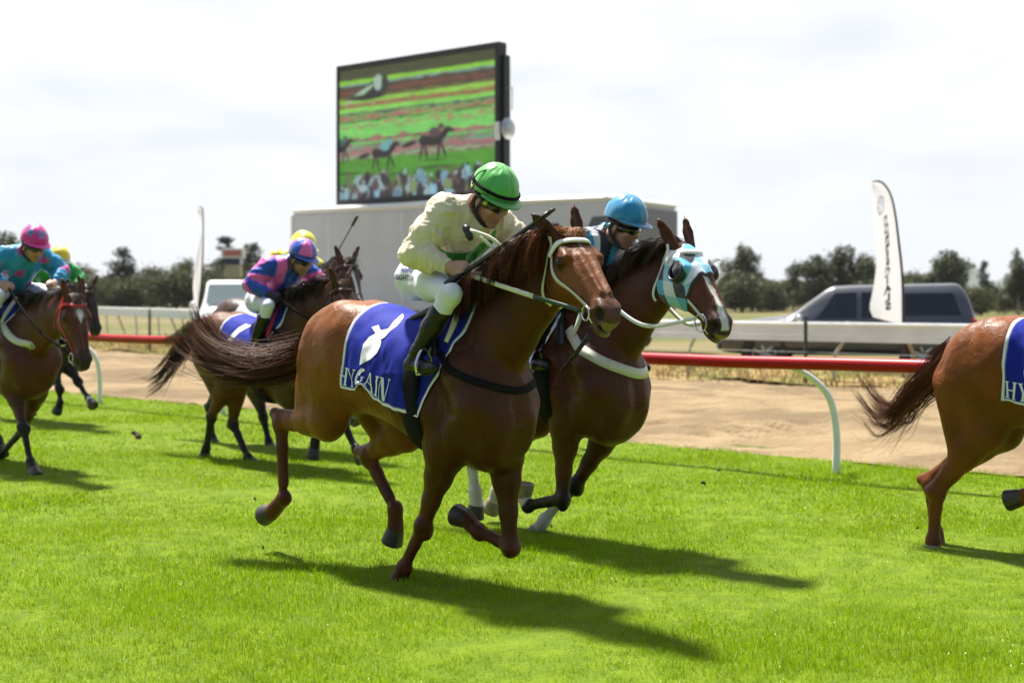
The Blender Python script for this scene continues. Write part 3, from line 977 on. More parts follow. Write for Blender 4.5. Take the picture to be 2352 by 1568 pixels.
HD_ = dict(fr=Frame(-4.78, 13.35, -49), h=.014, seed=11,
    label='bay racehorse in a red bridle with a white star, at the left edge',
    coat=(.080, .024, .009), points=(.012, .009, .008), dark_from=(.5, 1.0), muzzle=(.025, .018, .016),
    legs=dict(fr=(.11, [(31, 895), (55, 986), (70, 1060), (77, 1079), (84, 1097)]),
              fl=(-.11, [(82, 905), (54, 985), (4, 1043), (-15, 1052), (-35, 1050)]), hr=GEN_HR, hl=GEN_HL),
    poll=(166, 690), yaw=0, pitch=62, ear={-1: (-.9, .2, .35), 1: (-.9, .1, .35)}, head_scale=1.04,
    hair=(.012, .009, .008), hair2=(.07, .045, .035), mane_n=380, mane_flow=(-.5, -.2, .35), mane_len=.22, blaze=star, forelock_n=40, forelock=(.03, .02, .018), forelock2=(.2, .15, .12))
HE_ = dict(fr=Frame(-6.05, 18.0, -46), h=.016, seed=13,
    label='dark brown racehorse mostly hidden behind the bay with the red bridle',
    coat=(.030, .017, .012), points=(.010, .008, .007), dark_from=(.4, .8), muzzle=(.02, .015, .013),
    legs=dict(fr=(.10, [(122, 850), (137, 895), (138, 924), (135, 934), (130, 947)]),
              fl=(-.10, [(160, 842), (180, 878), (202, 913), (208, 922), (218, 937)]), hr=GEN_HR, hl=GEN_HL),
    socks=dict(fl=2.3), poll=(197, 664), pitch=58, hair=(.012, .009, .008), hair2=(.05, .035, .03), mane_n=200, forelock_n=30, forelock=(.02, .015, .013))
HF_ = dict(fr=Frame(-2.42, 13.46, -45), h=.013, fine=True, seed=17, dz=-.13,
    label='bay racehorse with golden rump and dark neck, behind the tail of the front chestnut',
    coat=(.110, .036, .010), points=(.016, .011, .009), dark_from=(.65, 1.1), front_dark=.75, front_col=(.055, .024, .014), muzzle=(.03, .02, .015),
    legs=dict(hr=(.06, [(522, 880), (486, 955), (474, 1028), (471, 1040), (470, 1055)]),
              hl=(-.06, [(545, 880), (535, 972), (569, 1049), (580, 1062), (592, 1074)]),
              fr=(.11, [(740, 895), (765, 965), (724, 1012), (722, 1030), (717, 1058)]),
              fl=(-.11, [(765, 890), (790, 972), (818, 1030), (824, 1040), (831, 1054)])),
    poll=(777, 660), pitch=52, yaw=6,
    tail=[(430, 790, .06), (400, 822, .12), (368, 858, .16), (334, 878, .2)], tail_n=420, tail_w=.075,
    hair=(.012, .008, .007), hair2=(.06, .03, .02), mane_n=600, mane_flow=(-.55, -.35, .4), mane_len=.26, forelock_n=60, forelock=(.02, .014, .012))
HG_ = dict(fr=Frame(-2.54, 14.80, -45), h=.015, seed=19,
    label='dark brown racehorse with a white face mark, beyond the bay with golden rump',
    coat=(.062, .034, .024), points=(.012, .009, .008), dark_from=(.5, .9), muzzle=(.03, .02, .018),
    legs=dict(hr=(.10, [(512, 880), (482, 935), (488, 1004), (490, 1010), (492, 1019)]),
              hl=(-.10, [(585, 885), (604, 955), (617, 1013), (620, 1022), (624, 1036)]),
              fr=(.10, [(690, 885), (730, 930), (758, 966), (764, 976), (772, 990)]),
              fl=(-.10, [(712, 880), (770, 915), (802, 948), (810, 956), (819, 968)])),
    poll=(793, 606), pitch=54, yaw=-10, blaze=blaze_long,
    tail=[(452, 752, .03), (412, 776, .08), (362, 806, .12)], tail_n=260, tail_w=.06,
    hair=(.02, .015, .013), hair2=(.14, .11, .09), mane_n=400, mane_flow=(-.5, -.3, .4), mane_len=.2, forelock_n=60, forelock=(.02, .014, .012))

HORSES = {}
for key, H in (('A', HA_), ('B', HB_), ('C', HC_), ('D', HD_), ('E', HE_), ('F', HF_), ('G', HG_)):
    HORSES[key] = horse(H)
# ------------------------------------------------------------------ ground
DIR = nrm(np.array([.732, -.681, 0])); NOR = np.array([.681, .732, 0])
N_TURF, N_SAND = 12.0, 25.6
def on_track(s, n, z=0.0):
    """s metres along the track from the right-hand rail post, n metres beyond the camera across it"""
    p0 = np.array([2.87, 12.6, 0])
    return p0 + DIR * s + NOR * (n - p0 @ NOR) + np.array([0, 0, z])

def strip(name, s0, s1, n0, n1, ns, nn, z, zf, m, kind='structure'):
    S, Nn = np.meshgrid(np.linspace(s0, s1, ns), np.linspace(n0, n1, nn), indexing='ij')
    A = np.array([[on_track(S[i, j], Nn[i, j]) for j in range(nn)] for i in range(ns)])
    A[..., 2] = z + (zf(A) if zf else 0)
    mb = MB(); mb.grid(A)
    o = mb.build(name, m)
    return tag(o, kind=kind)

def node_mat(name, fn):
    m = bpy.data.materials.new(name); m.use_nodes = True
    nt = m.node_tree
    fn(nt, nt.nodes, nt.links, nt.nodes['Principled BSDF'])
    return m

def two_tone(name, c1, c2, scale, c3=None, scale3=3.0, rough=.9, bump=.3, bscale=30.0, lo=.4, hi=.6, stretch=None, lo3=.45, hi3=.6):
    def fn(nt, N, L, b):
        b.inputs['Roughness'].default_value = rough
        b.inputs['Specular IOR Level'].default_value = .15
        tc = N.new('ShaderNodeTexCoord')
        vec = tc.outputs['Object']
        if stretch:
            mp = N.new('ShaderNodeMapping'); mp.inputs['Scale'].default_value = stretch; mp.inputs['Rotation'].default_value = (0, 0, R(43))
            L.new(vec, mp.inputs['Vector']); vec = mp.outputs[0]
        def nz(s, d=5):
            n = N.new('ShaderNodeTexNoise'); n.inputs['Scale'].default_value = s; n.inputs['Detail'].default_value = d
            L.new(vec, n.inputs['Vector']); return n.outputs['Fac']
        def ramp(src, a, b_):
            r = N.new('ShaderNodeMapRange'); r.interpolation_type = 'SMOOTHSTEP'
            r.inputs['From Min'].default_value = a; r.inputs['From Max'].default_value = b_
            L.new(src, r.inputs['Value']); return r.outputs[0]
        mx = N.new('ShaderNodeMixRGB'); mx.inputs['Color1'].default_value = (*c1, 1); mx.inputs['Color2'].default_value = (*c2, 1)
        L.new(ramp(nz(scale), lo, hi), mx.inputs['Fac'])
        out = mx.outputs[0]
        if c3 is not None:
            m3 = N.new('ShaderNodeMixRGB'); m3.inputs['Color2'].default_value = (*c3, 1)
            L.new(out, m3.inputs['Color1']); L.new(ramp(nz(scale3), lo3, hi3), m3.inputs['Fac']); out = m3.outputs[0]
        L.new(out, b.inputs['Base Color'])
        if bump:
            bn = N.new('ShaderNodeBump'); bn.inputs['Strength'].default_value = bump; bn.inputs['Distance'].default_value = .05
            L.new(nz(bscale), bn.inputs['Height']); L.new(bn.outputs[0], b.inputs['Normal'])
    return node_mat(name, fn)

M['field'] = two_tone('paddock', (.11, .10, .030), (.155, .125, .055), .12, (.075, .092, .018), .05, bump=.2, bscale=6)
M['turf'] = two_tone('turf_soil', (.10, .155, .008), (.13, .19, .008), 6.0, bump=.5, bscale=40)
M['sand'] = two_tone('sand', (.205, .146, .078), (.255, .188, .105), 1.3, (.155, .110, .060), .5, bump=.8, bscale=14, lo=.35, hi=.65)
M['straw'] = two_tone('dry_grass', (.24, .16, .06), (.29, .205, .085), 1.2, (.14, .14, .035), .45, bump=.9, bscale=12)
g = MB(); g.add([[-5000, -120, 0], [5000, -120, 0], [5000, 6000, 0], [-5000, 6000, 0]], [[0, 1, 2, 3]])
tag(g.build('paddock', M['field']), kind='structure')
def turf_z(A):
    return .012 * fbm(A * np.array([1.1, 1.1, 0]), 4, 3)
strip('turf_track', -90, 40, -12, N_TURF, 300, 60, .03, turf_z, M['turf'])
def sand_z(A):
    n = A @ NOR
    b = .16 * np.exp(-((n - 16.5) / 2.2) ** 2)
    dv = 0
    for (u_, v_, lx, ly) in ((1690, 1003, .42, .10), (1765, 998, .30, .10), (1722, 1012, .16, .08), (1610, 1008, .12, .07), (1500, 985, .14, .08), (590, 905, .2, .1), (330, 880, .3, .12)):
        c = G(u_, v_); d = A - c; a_ = d @ DIR; b_ = d @ NOR
        dv = dv - .16 * np.exp(-(a_ / lx) ** 2 - (b_ / ly) ** 2) + .05 * np.exp(-(a_ / (lx * 1.3)) ** 2 - ((b_ - ly * 1.8) / ly) ** 2)
    hoof = -.03 * smooth(.35, .75, vnoise(A * np.array([3.2, 3.2, 0]), 77))
    ed = smooth(.05, .6, n - N_TURF)
    b, dv, hoof = b * ed, dv * ed, hoof * ed
    return .036 + b + dv + hoof + (.2 + .8 * ed) * .030 * fbm(A * np.array([.8, .8, 0]), 9, 4) + .015 * fbm(A * np.array([4.5, 4.5, 0]), 14, 2)
strip('sand_track', -90, 40, N_TURF - .02, 21.8, 1500, 120, .0, sand_z, M['sand'])
strip('verge', -120, 40, 21.8, N_SAND, 300, 24, .06, lambda A: .05 * fbm(A * np.array([1.0, 1.0, 0]), 19, 3), M['straw'])

# ------------------------------------------------------------------ turf blades
def leafy(name, trans=.45, gloss=.05, rough=.35):
    m = bpy.data.materials.new(name); m.use_nodes = True
    N, L = m.node_tree.nodes, m.node_tree.links
    N.clear()
    out = N.new('ShaderNodeOutputMaterial')
    at = N.new('ShaderNodeAttribute'); at.attribute_name = 'Col'
    d = N.new('ShaderNodeBsdfDiffuse'); t = N.new('ShaderNodeBsdfTranslucent'); g_ = N.new('ShaderNodeBsdfGlossy')
    g_.inputs['Roughness'].default_value = rough
    L.new(at.outputs['Color'], d.inputs['Color']); L.new(at.outputs['Color'], t.inputs['Color'])
    m1 = N.new('ShaderNodeMixShader'); m1.inputs['Fac'].default_value = trans
    m2 = N.new('ShaderNodeMixShader'); m2.inputs['Fac'].default_value = gloss
    L.new(d.outputs[0], m1.inputs[1]); L.new(t.outputs[0], m1.inputs[2])
    L.new(m1.outputs[0], m2.inputs[1]); L.new(g_.outputs[0], m2.inputs[2]); L.new(m2.outputs[0], out.inputs['Surface'])
    return m
M['blade'] = leafy('grass_blade', .45, .014, .16)

def blades(name, P0, hgt, wid, colr, seed, lean=.45, mat_=None, kind='stuff', label=None, cat=None):
    rg = np.random.default_rng(seed)
    n = len(P0)
    a = rg.random(n) * 2 * math.pi
    d = np.stack([np.cos(a), np.sin(a), np.zeros(n)], -1)
    b = rg.random(n) * 2 * math.pi
    ld = np.stack([np.cos(b), np.sin(b), np.zeros(n)], -1)
    ln = (lean * rg.random(n) ** .7)[:, None]
    up = np.array([0, 0, 1.0])
    mid = P0 + hgt[:, None] * (.55 * up + .20 * ln * ld)
    tip = P0 + hgt[:, None] * ((1 - .35 * ln) * up + ln * ld)
    w = wid[:, None] * d
    V = np.stack([P0 - w, P0 + w, mid - .8 * w, mid + .8 * w, tip], 1).reshape(-1, 3)
    i = np.arange(n)[:, None] * 5
    Q = i + np.array([[0, 1, 3, 2]]); T = i + np.array([[2, 3, 4]])
    o = mesh_obj(name, V, Q, T, mat_ or M['blade'], None, col=np.repeat(colr, 5, 0))
    return tag(o, label, cat, kind=kind)

def scatter(y0, y1, dens, rg):
    """points of the turf the camera could see, with a margin to each side"""
    w1 = y1 * .36 * 1.35 + 1.2
    n = int((y1 - y0) * 2 * w1 * dens)
    x = (rg.random(n) * 2 - 1) * w1; y = y0 + rg.random(n) * (y1 - y0)
    k = (np.abs(x) < y * .36 * 1.25 + 1.2)
    q = x * NOR[0] + y * NOR[1]
    k &= q < N_TURF + .10 + .12 * vnoise(np.stack([x * 1.5, y * 1.5, x * 0], -1), 31) - .22 * rg.random(n) ** 2
    return np.stack([x[k], y[k], np.full(k.sum(), .015)], -1)
rg = np.random.default_rng(5)
PP, HH, WW, CC = [], [], [], []
for y0, y1, dens, hs_, ws_ in ((4.9, 7.6, 10500, 1.0, .0013), (7.6, 10, 6500, 1.0, .0017), (10, 14.5, 3000, 1.0, .0026), (14.5, 22, 1150, 1.0, .0042), (22, 50, 340, 1.0, .0075)):
    p = scatter(y0, y1, dens, rg)
    pz = p * np.array([1, 1, 0])
    big = fbm(pz * 1.6, 41, 3); fine = vnoise(pz * 9.0, 43)
    hgt = hs_ * (.045 + .006 * big + .010 * fine) * (.55 + .75 * rg.random(len(p)))
    tall = rg.random(len(p)) < .012
    hgt[tall] *= 1.6
    c = np.array([.222, .350, .002]) * (1 + .08 * big + .30 * (rg.random(len(p)) - .5))[:, None]
    yel = smooth(-.2, .9, fbm(pz * .8 + 7, 47, 2) + .8 * (rg.random(len(p)) - .5))[:, None]
    c = c * (1 - .22 * yel) + np.array([.32, .38, .004]) * .22 * yel
    dry = rg.random(len(p)) < .018
    c[dry] = np.array([.42, .38, .20]) * (.6 + .5 * rg.random(dry.sum()))[:, None]
    PP.append(p); HH.append(hgt); WW.append(ws_ * (.7 + .6 * rg.random(len(p)))); CC.append(c)
blades('grass', np.vstack(PP), np.concatenate(HH), np.concatenate(WW), np.vstack(CC), 6, lean=.75)
# straw lying about the sand and the verge
rg = np.random.default_rng(15)
n = 26000
s_ = -75 + 105 * rg.random(n); q = np.where(rg.random(n) < 1.1, 20.8 + 5.0 * rg.random(n) ** .8, N_TURF + .1 + 9.5 * rg.random(n) ** 1.4)
p = np.array([on_track(a, b, .07) for a, b in zip(s_, q)])
cc = np.array([.26, .185, .08]) * (.55 + .7 * rg.random(n))[:, None]
gr = (rg.random(n) < .16) & (q > 22.5)
cc[gr] = np.array([.12, .15, .03]) * (.7 + .6 * rg.random(gr.sum()))[:, None]
blades('dry_grass', p, (.05 + .10 * rg.random(n)) * np.where(q > 21, 1.4, .8), .006 + .006 * rg.random(n), cc, 16, lean=1.1)

# ------------------------------------------------------------------ hills
M['hill'] = two_tone('hill_forest', (.045, .06, .035), (.06, .075, .04), .004, bump=0)
def hills():
    u = np.linspace(-600, 3000, 300)
    pk = [(2190, 75, 88), (2330, 60, 50), (2050, 120, 50), (1640, 120, 44), (1500, 90, 34), (620, 90, 54), (470, 60, 30), (180, 120, 46), (900, 200, 34), (-200, 200, 60), (2600, 150, 70)]
    hgt = np.full_like(u, 6.0)
    for c, w, a in pk: hgt = np.maximum(hgt, a * np.exp(-((u - c) / w) ** 2 / 1.6))
    hgt = hgt + 3 * vnoise(np.stack([u / 40, u * 0, u * 0], -1), 3)
    rows = []
    for f, k in ((3000, 0), (3100, .55), (3250, 1.0), (3500, .4), (3700, 0)):
        rows.append(np.stack([(u - CX) / FPX * f, np.full_like(u, f), hgt * k - (2 if k == 0 else 0)], -1))
    mb = MB(); mb.grid(np.array(rows))
    tag(mb.build('hills', M['hill']), kind='structure')
hills()

# ------------------------------------------------------------------ running rails
M['red_rail'] = mat('red_plastic', (.34, .0035, .007), rough=.40, noise=.10, nscale=3, spec=.22)
M['white_plastic'] = mat('white_plastic', (.78, .80, .78), rough=.4, noise=.06, nscale=8)
M['white_paint'] = mat('weathered_white_paint', (.82, .85, .84), rough=.55, noise=.10, nscale=2.5)
M['galv'] = mat('galvanised_steel', (.42, .44, .44), rough=.45, metal=.6, noise=.15, nscale=12)
M['wood'] = mat('weathered_wood', (.33, .25, .15), rough=.85, noise=.25, nscale=14, bump=.4)
M['dark_metal'] = mat('dark_metal', (.06, .07, .07), rough=.5, metal=.4)

rr = thing('running_rail', 'glossy red running rail on curved white posts along the edge of the turf', 'rail', on_track(0, 11.0))
iw = lambda p: np.asarray(p, float) - np.array(rr.location)
s_post = [3.05 * k for k in range(-12, 5)]
mb = MB()
pts = np.array([iw(on_track(a, 10.82, 1.015 + .012 * math.sin(a * 1.3))) for a in np.linspace(-60, 22, 80)])
mb.tube(pts, .058, 14)
mb.build('rail', M['red_rail'], rr)
for s in s_post:
    mb = MB()
    q = crom([iw(on_track(s + .0, 11.18, 0)), iw(on_track(s, 11.18, .42)), iw(on_track(s - .05, 11.13, .72)), iw(on_track(s - .18, 11.0, .90)), iw(on_track(s - .30, 10.86, .985))], 18)
    mb.tube(q, np.linspace(.036, .026, 18), 10)
    mb.build('post', M['white_plastic'], rr)

wr = thing('outside_rail', 'wide flat white rail on grey S-shaped posts in front of the parked pickup', 'rail', (0, 0, 0))
wp = crom([(-26, 74, 0), (-18.6, 63.5, 0), (-9.0, 47.5, 0), (-1.5, 35, 0), (3.2, 28.3, 0), (7.76, 24.4, 0), (13.5, 20.0, 0), (20, 15.5, 0)], 90)
mb = MB()
prof = [(-.02, .77), (.03, .77), (.035, .80), (.035, 1.04), (.05, 1.09), (.02, 1.12), (-.045, 1.115), (-.055, 1.08), (-.02, 1.04), (-.02, .80)]
tgw = np.gradient(wp, axis=0); tgw /= np.linalg.norm(tgw, axis=1)[:, None]
nw = np.stack([-tgw[:, 1], tgw[:, 0], tgw[:, 2] * 0], -1)
A = np.array([[wp[i] + nw[i] * a + np.array([0, 0, b]) for a, b in prof] for i in range(len(wp))])
mb.grid(A, closed=True)
mb.build('rail_panel', M['white_paint'], wr, shade=False)
acc = np.concatenate([[0], np.cumsum(np.linalg.norm(np.diff(wp, axis=0), axis=1))])
k = 0
for sd_ in np.arange(2.0, acc[-1], 3.1):
    i = int(np.searchsorted(acc, sd_)); i = min(i, len(wp) - 1)
    b = wp[i]; n_ = nw[i]; t_ = tgw[i]
    mb = MB()
    mb.tube(crom([b + n_ * .06 + np.array([0, 0, 1.14]), b + n_ * .08 + np.array([0, 0, .95]), b + n_ * .03 - t_ * .10 + np.array([0, 0, .72]), b + n_ * .10 - t_ * .26 + np.array([0, 0, .5]), b + n_ * .14 - t_ * .30 + np.array([0, 0, 0])], 16), .032, 8)
    mb.build('post', M['galv'], wr)
    if k % 2 == 0:
        mb = MB()
        c0, c1 = b + n_ * .16 + t_ * 1.1 + np.array([0, 0, .80]), b + n_ * .42 + t_ * 1.35 + np.array([0, 0, .0])
        mb.tube([c0, c1], .035, 4)
        mb.build('prop', M['wood'], wr, shade=False)
    k += 1

wf = thing('wire_fence', 'low wire fence on thin dark steel posts between the sand and the far rail', 'fence', on_track(0, 22.2))
iw = lambda p: np.asarray(p, float) - np.array(wf.location)
for s in np.arange(-70, 20, 4.2):
    mb = MB(); mb.box(iw(on_track(s, 22.2, .62)), (.06, .06, 1.24), m=0)
    mb.build('post', M['dark_metal'], wf, shade=False)
for z in (.3, .6, .9, 1.15):
    mb = MB(); mb.tube([iw(on_track(-72, 22.16, z)), iw(on_track(-30, 22.16, z)), iw(on_track(20, 22.16, z))], .005, 4)
    mb.build('wire', M['galv'], wf)

# ------------------------------------------------------------------ trees
M['leaf'] = leafy('tree_leaves', .25, .03, .5)
M['bark'] = mat('bark', (.10, .075, .055), rough=.9, noise=.3, nscale=6, bump=.6, bscale=12)
M['bark_pale'] = mat('pale_bark', (.30, .27, .23), rough=.8, noise=.3, nscale=4)

def crown_leaves(cl, n, size, cols, rg):
    """cl: list of (centre, radii) clumps"""
    vol = np.array([r[0] * r[1] * r[2] for c, r in cl]); vol = vol ** .75 / (vol ** .75).sum()
    pick = rg.choice(len(cl), n, p=vol)
    c = np.array([cl[i][0] for i in pick]); r = np.array([cl[i][1] for i in pick])
    d = rg.normal(0, 1, (n, 3)); d /= np.linalg.norm(d, axis=1)[:, None]
    rad = rg.random(n) ** .45 * (1 + .22 * rg.normal(0, 1, n) * (rg.random(n) < .35))
    p = c + d * rad[:, None] * r
    e1 = rg.normal(0, 1, (n, 3)); e1 /= np.linalg.norm(e1, axis=1)[:, None]
    e2 = np.cross(e1, rg.normal(0, 1, (n, 3))); e2 /= np.linalg.norm(e2, axis=1)[:, None]
    s = size * (.5 + rg.random(n))[:, None]
    V = np.stack([p - e1 * s, p + e2 * s * .55, p + e1 * s, p - e2 * s * .55], 1).reshape(-1, 3)
    Q = np.arange(n * 4).reshape(-1, 4)
    tone = cols[0] + (cols[1] - cols[0]) * rg.random(n)[:, None]
    ct = (.75 + .5 * rg.random(len(cl)))[pick]
    return V, Q, np.repeat(tone * ct[:, None], 4, 0)

def make_tree(kind, label, h, seed, group='trees along the far side of the course'):
    rg = np.random.default_rng(seed)
    root = thing({'gum': 'gum_tree', 'pine': 'pine_tree', 'bush': 'bushy_tree'}[kind], label, 'tree', group=group)
    tr = MB(); cl = []
    lean = rg.normal(0, .04, 2)
    if kind == 'gum':
        tp = crom([(0, 0, 0), (lean[0] * h * .3, lean[1] * h * .3, h * .35), (lean[0] * h, lean[1] * h, h * .86)], 10)
        tr.tube(tp, np.linspace(.022 * h, .006 * h, 10), 7)
        for i in range(11):
            f = .20 + .74 * rg.random(); a = rg.random() * 6.28
            b = tp[int(f * 9)]
            l = h * (.10 + .15 * rg.random()) * (1.15 - .5 * f)
            e = b + np.array([math.cos(a) * l, math.sin(a) * l, h * (.06 + .08 * rg.random())])
            tr.tube(crom([b, (b + e) / 2 + np.array([0, 0, -.02 * h]), e], 5), np.linspace(.008 * h, .003 * h, 5), 5)
            rr_ = h * (.105 + .07 * rg.random())
            cl.append((e, np.array([rr_ * 1.0, rr_ * 1.0, rr_ * 1.15])))
        for f in (.5, .65, .78, .9): cl.append((tp[int(f * 9)] + rg.normal(0, .03 * h, 3), np.array([.15, .15, .16]) * h * (1.15 - .4 * f)))
        cl.append((tp[-1] + np.array([0, 0, .05 * h]), np.array([.055, .055, .10]) * h))
        cols = np.array([[.036, .050, .018], [.080, .088, .030]])
        nl, sz = 5200, .020 * h
        bark = M['bark_pale']
    elif kind == 'pine':
        tp = crom([(0, 0, 0), (0, 0, h * .5), (lean[0] * h * .4, lean[1] * h * .4, h * .98)], 10)
        tr.tube(tp, np.linspace(.024 * h, .004 * h, 10), 7)
        for i in range(26):
            f = .12 + .86 * rg.random(); a = rg.random() * 6.28
            b = np.array([0, 0, f * h]); l = h * .26 * (1.05 - f) ** .8 * (.6 + .5 * rg.random())
            e = b + np.array([math.cos(a) * l, math.sin(a) * l, h * .03])
            tr.tube([b, e], [.006 * h, .002 * h], 5)
            rr_ = h * (.06 + .13 * (1 - f))
            cl.append((b * .35 + e * .65, np.array([rr_, rr_, rr_ * .85])))
        cl.append((np.array([lean[0] * h * .4, lean[1] * h * .4, h * .95]), np.array([.035, .035, .07]) * h))
        cols = np.array([[.018, .030, .014], [.045, .055, .024]])
        nl, sz = 5000, .019 * h
        bark = M['bark']
    else:
        for k_ in range(3):
            a = rg.random() * 6.28
            e = np.array([math.cos(a) * .18 * h, math.sin(a) * .18 * h, .55 * h])
            tr.tube(crom([(0, 0, 0), e * .5 + np.array([0, 0, .05 * h]), e], 6), np.linspace(.022 * h, .008 * h, 6), 6)
        for i in range(16):
            a = rg.random() * 6.28; l = h * .38 * rg.random() ** .6; z = h * (.16 + .62 * rg.random())
            l *= 1.1 - .5 * abs(z / h - .45)
            rr_ = h * (.17 + .11 * rg.random())
            cl.append((np.array([math.cos(a) * l, math.sin(a) * l, z]), np.array([rr_ * 1.15, rr_ * 1.15, rr_])))
        cols = np.array([[.040, .052, .016], [.098, .098, .030]])
        nl, sz = 5200, .024 * h
        bark = M['bark']
    tr.build('trunk', bark, root)
    V, Q, c = crown_leaves(cl, nl, sz, cols, rg)
    mesh_obj('crown', V, Q, None, M['leaf'], root, col=c)
    return root

TREES = []
PROTO = {}
def plant(kind, var, u, vtop, Y, label, wide=1.0):
    """a tree whose tip is seen at (u, vtop), Y metres off"""
    h = CAMH + (HZ - vtop) / FPX * Y
    key = (kind, var)
    x = (u - CX) / FPX * Y
    if key not in PROTO:
        PROTO[key] = (make_tree(kind, label, 10.0, 100 + hash(kind) % 7 * 0 + var * 13 + {'gum': 1, 'pine': 2, 'bush': 3}[kind]), True)
        o = PROTO[key][0]
    else:
        o = copy_tree(PROTO[key][0])
        o['label'] = label
    o.location = (x, Y, -.05)
    o.rotation_euler = (0, 0, random.random() * 6.28)
    k = h / 10.0
    o.scale = (k * wide, k * wide, k)
    TREES.append(o)
# right of the pack
plant('gum', 0, 1688, 560, 150, 'tall thin gum rising over a bushy crown, just right of the hooded horse')
plant('gum', 1, 1728, 568, 152, 'second tall gum from the left above the bushy crown near the hooded horse')
plant('bush', 0, 1705, 612, 138, 'wide dark bushy tree under two tall gums, beside the hooded horse', 1.5)
plant('bush', 1, 1775, 630, 145, 'low round bushy tree behind the bonnet of the pickup', 1.2)
plant('gum', 2, 1822, 596, 150, 'single slim gum standing behind the windscreen of the pickup')
plant('gum', 3, 1880, 583, 148, 'broad gum above the front door of the pickup', 1.25)
plant('gum', 0, 1923, 562, 155, 'tallest narrow gum above the cab roof of the pickup, left of its twin', .95)
plant('gum', 4, 1964, 558, 158, 'tall rounded gum above the pickup roof, nearest left of the white flag', 1.15)
plant('gum', 2, 2003, 590, 150, 'shorter gum just left of the white feather flag')
plant('bush', 2, 2052, 622, 142, 'bushy tree half hidden behind the white feather flag', 1.2)
plant('bush', 0, 2096, 610, 146, 'round bushy tree just right of the white feather flag', 1.1)
plant('gum', 1, 2150, 590, 140, 'dark gum left of a taller one over the rear of the pickup', 1.2)
plant('gum', 3, 2185, 573, 140, 'tall dense gum over the tail of the pickup', 1.3)
plant('bush', 1, 2255, 645, 118, 'yellow-green bush right of the pickup, below a slim dark tree', 1.15)
plant('pine', 0, 2262, 602, 150, 'slim dark conical tree standing alone right of the pickup')
plant('gum', 4, 2340, 566, 120, 'open tall gum at the right edge above the last horse', 1.0)
plant('bush', 2, 2310, 660, 125, 'small low bush near the right edge of the picture')
for i_, (u_, v_, y_, w_) in enumerate(((1655, 640, 150, 1.6), (1745, 632, 155, 1.7), (1800, 640, 152, 1.5), (1850, 632, 158, 1.6), (1905, 634, 156, 1.7), (1945, 628, 160, 1.6), (1985, 630, 152, 1.6), (2035, 634, 154, 1.6), (2125, 640, 150, 1.5), (2168, 632, 150, 1.6), (2215, 652, 145, 1.5), (2290, 650, 150, 1.4), (2350, 640, 140, 1.5))):
    plant('bush', i_ % 3, u_, v_, y_, 'low dark filler bush in the continuous tree line on the right', w_)
    TREES[-1]['group'] = 'low bushes filling the tree line on the right'
# left of the truck
plant('gum', 3, 12, 528, 150, 'gum at the far left edge above the pink cap')
plant('bush', 1, 60, 620, 150, 'bushy tree behind the jockey in the pink cap', 1.3)
plant('bush', 0, 165, 588, 150, 'grey-green tree just right of the rider in the yellow and green', 1.1)
plant('bush', 2, 215, 625, 140, 'low olive tree right of the horse in the red bridle', 1.3)
plant('pine', 1, 278, 570, 165, 'dark dome-topped tree standing highest between the horses on the left', 1.8)
plant('bush', 1, 292, 622, 140, 'wide olive tree below the dark dome-topped one', 1.5)
plant('bush', 0, 352, 596, 145, 'olive rounded tree left of the thin white flag', 1.2)
plant('bush', 2, 405, 612, 140, 'low olive tree just left of the thin white flag', 1.4)
plant('gum', 2, 425, 592, 170, 'pale thin tree behind the thin white flag', 1.2)
plant('bush', 1, 470, 588, 142, 'bushy tree right behind the thin white flag', 1.3)
plant('pine', 2, 520, 548, 155, 'tall dark conifer behind the small lookout tower', 1.7)
plant('bush', 2, 540, 615, 138, 'wide bushy tree at the foot of the small lookout tower', 1.5)
plant('pine', 3, 578, 556, 155, 'tall dark conifer right of the small lookout tower', 1.7)
plant('bush', 0, 610, 590, 140, 'bushy tree behind the jockey in pink and blue', 1.4)
plant('gum', 1, 640, 590, 160, 'gum at the left end of the big-screen truck', 1.1)

# ------------------------------------------------------------------ lookout tower
tw = thing('lookout_tower', 'small pale lookout tower with a red and white sign, in front of dark trees', 'tower', P(537, 680, 120) * np.array([1, 1, 0]))
M['cream'] = mat('cream_board', (.42, .36, .24), rough=.8, noise=.15, nscale=3)
M['glass_dark'] = mat('dark_glass', (.012, .014, .016), rough=.08, spec=.6)
mb = MB()
for a in (-.5, .5):
    for b in (-.5, .5): mb.tube([(a, b, 0), (a * .9, b * .9, 3.2)], .06, 6)
mb.build('legs', M['cream'], tw)
mb = MB(); mb.box((0, 0, 3.7), (1.25, 1.25, 1.1), bev=.03); mb.build('cabin', M['cream'], tw, shade=False)
mb = MB(); mb.box((0, -.64, 4.52), (1.2, .02, .5)); mb.box((-.64, 0, 4.52), (.02, 1.2, .5)); mb.box((.64, 0, 4.52), (.02, 1.2, .5)); mb.build('window', M['glass_dark'], tw, shade=False)
M['sign_white'] = mat('white_board', (.75, .72, .68), rough=.6)
M['sign_red'] = mat('red_board', (.55, .16, .13), rough=.6)
mb = MB(); mb.box((0, 0, 5.2), (1.75, 1.3, .85), bev=.02); mb.build('sign', M['sign_white'], tw, shade=False)
mb = MB(); mb.box((0, -.66, 5.2), (1.5, .012, .5)); mb.build('sign_panel', M['sign_red'], tw, shade=False)
mb = MB(); mb.box((0, 0, 4.52), (1.22, 1.22, .5)); mb.build('upper_wall', M['cream'], tw, shade=False)

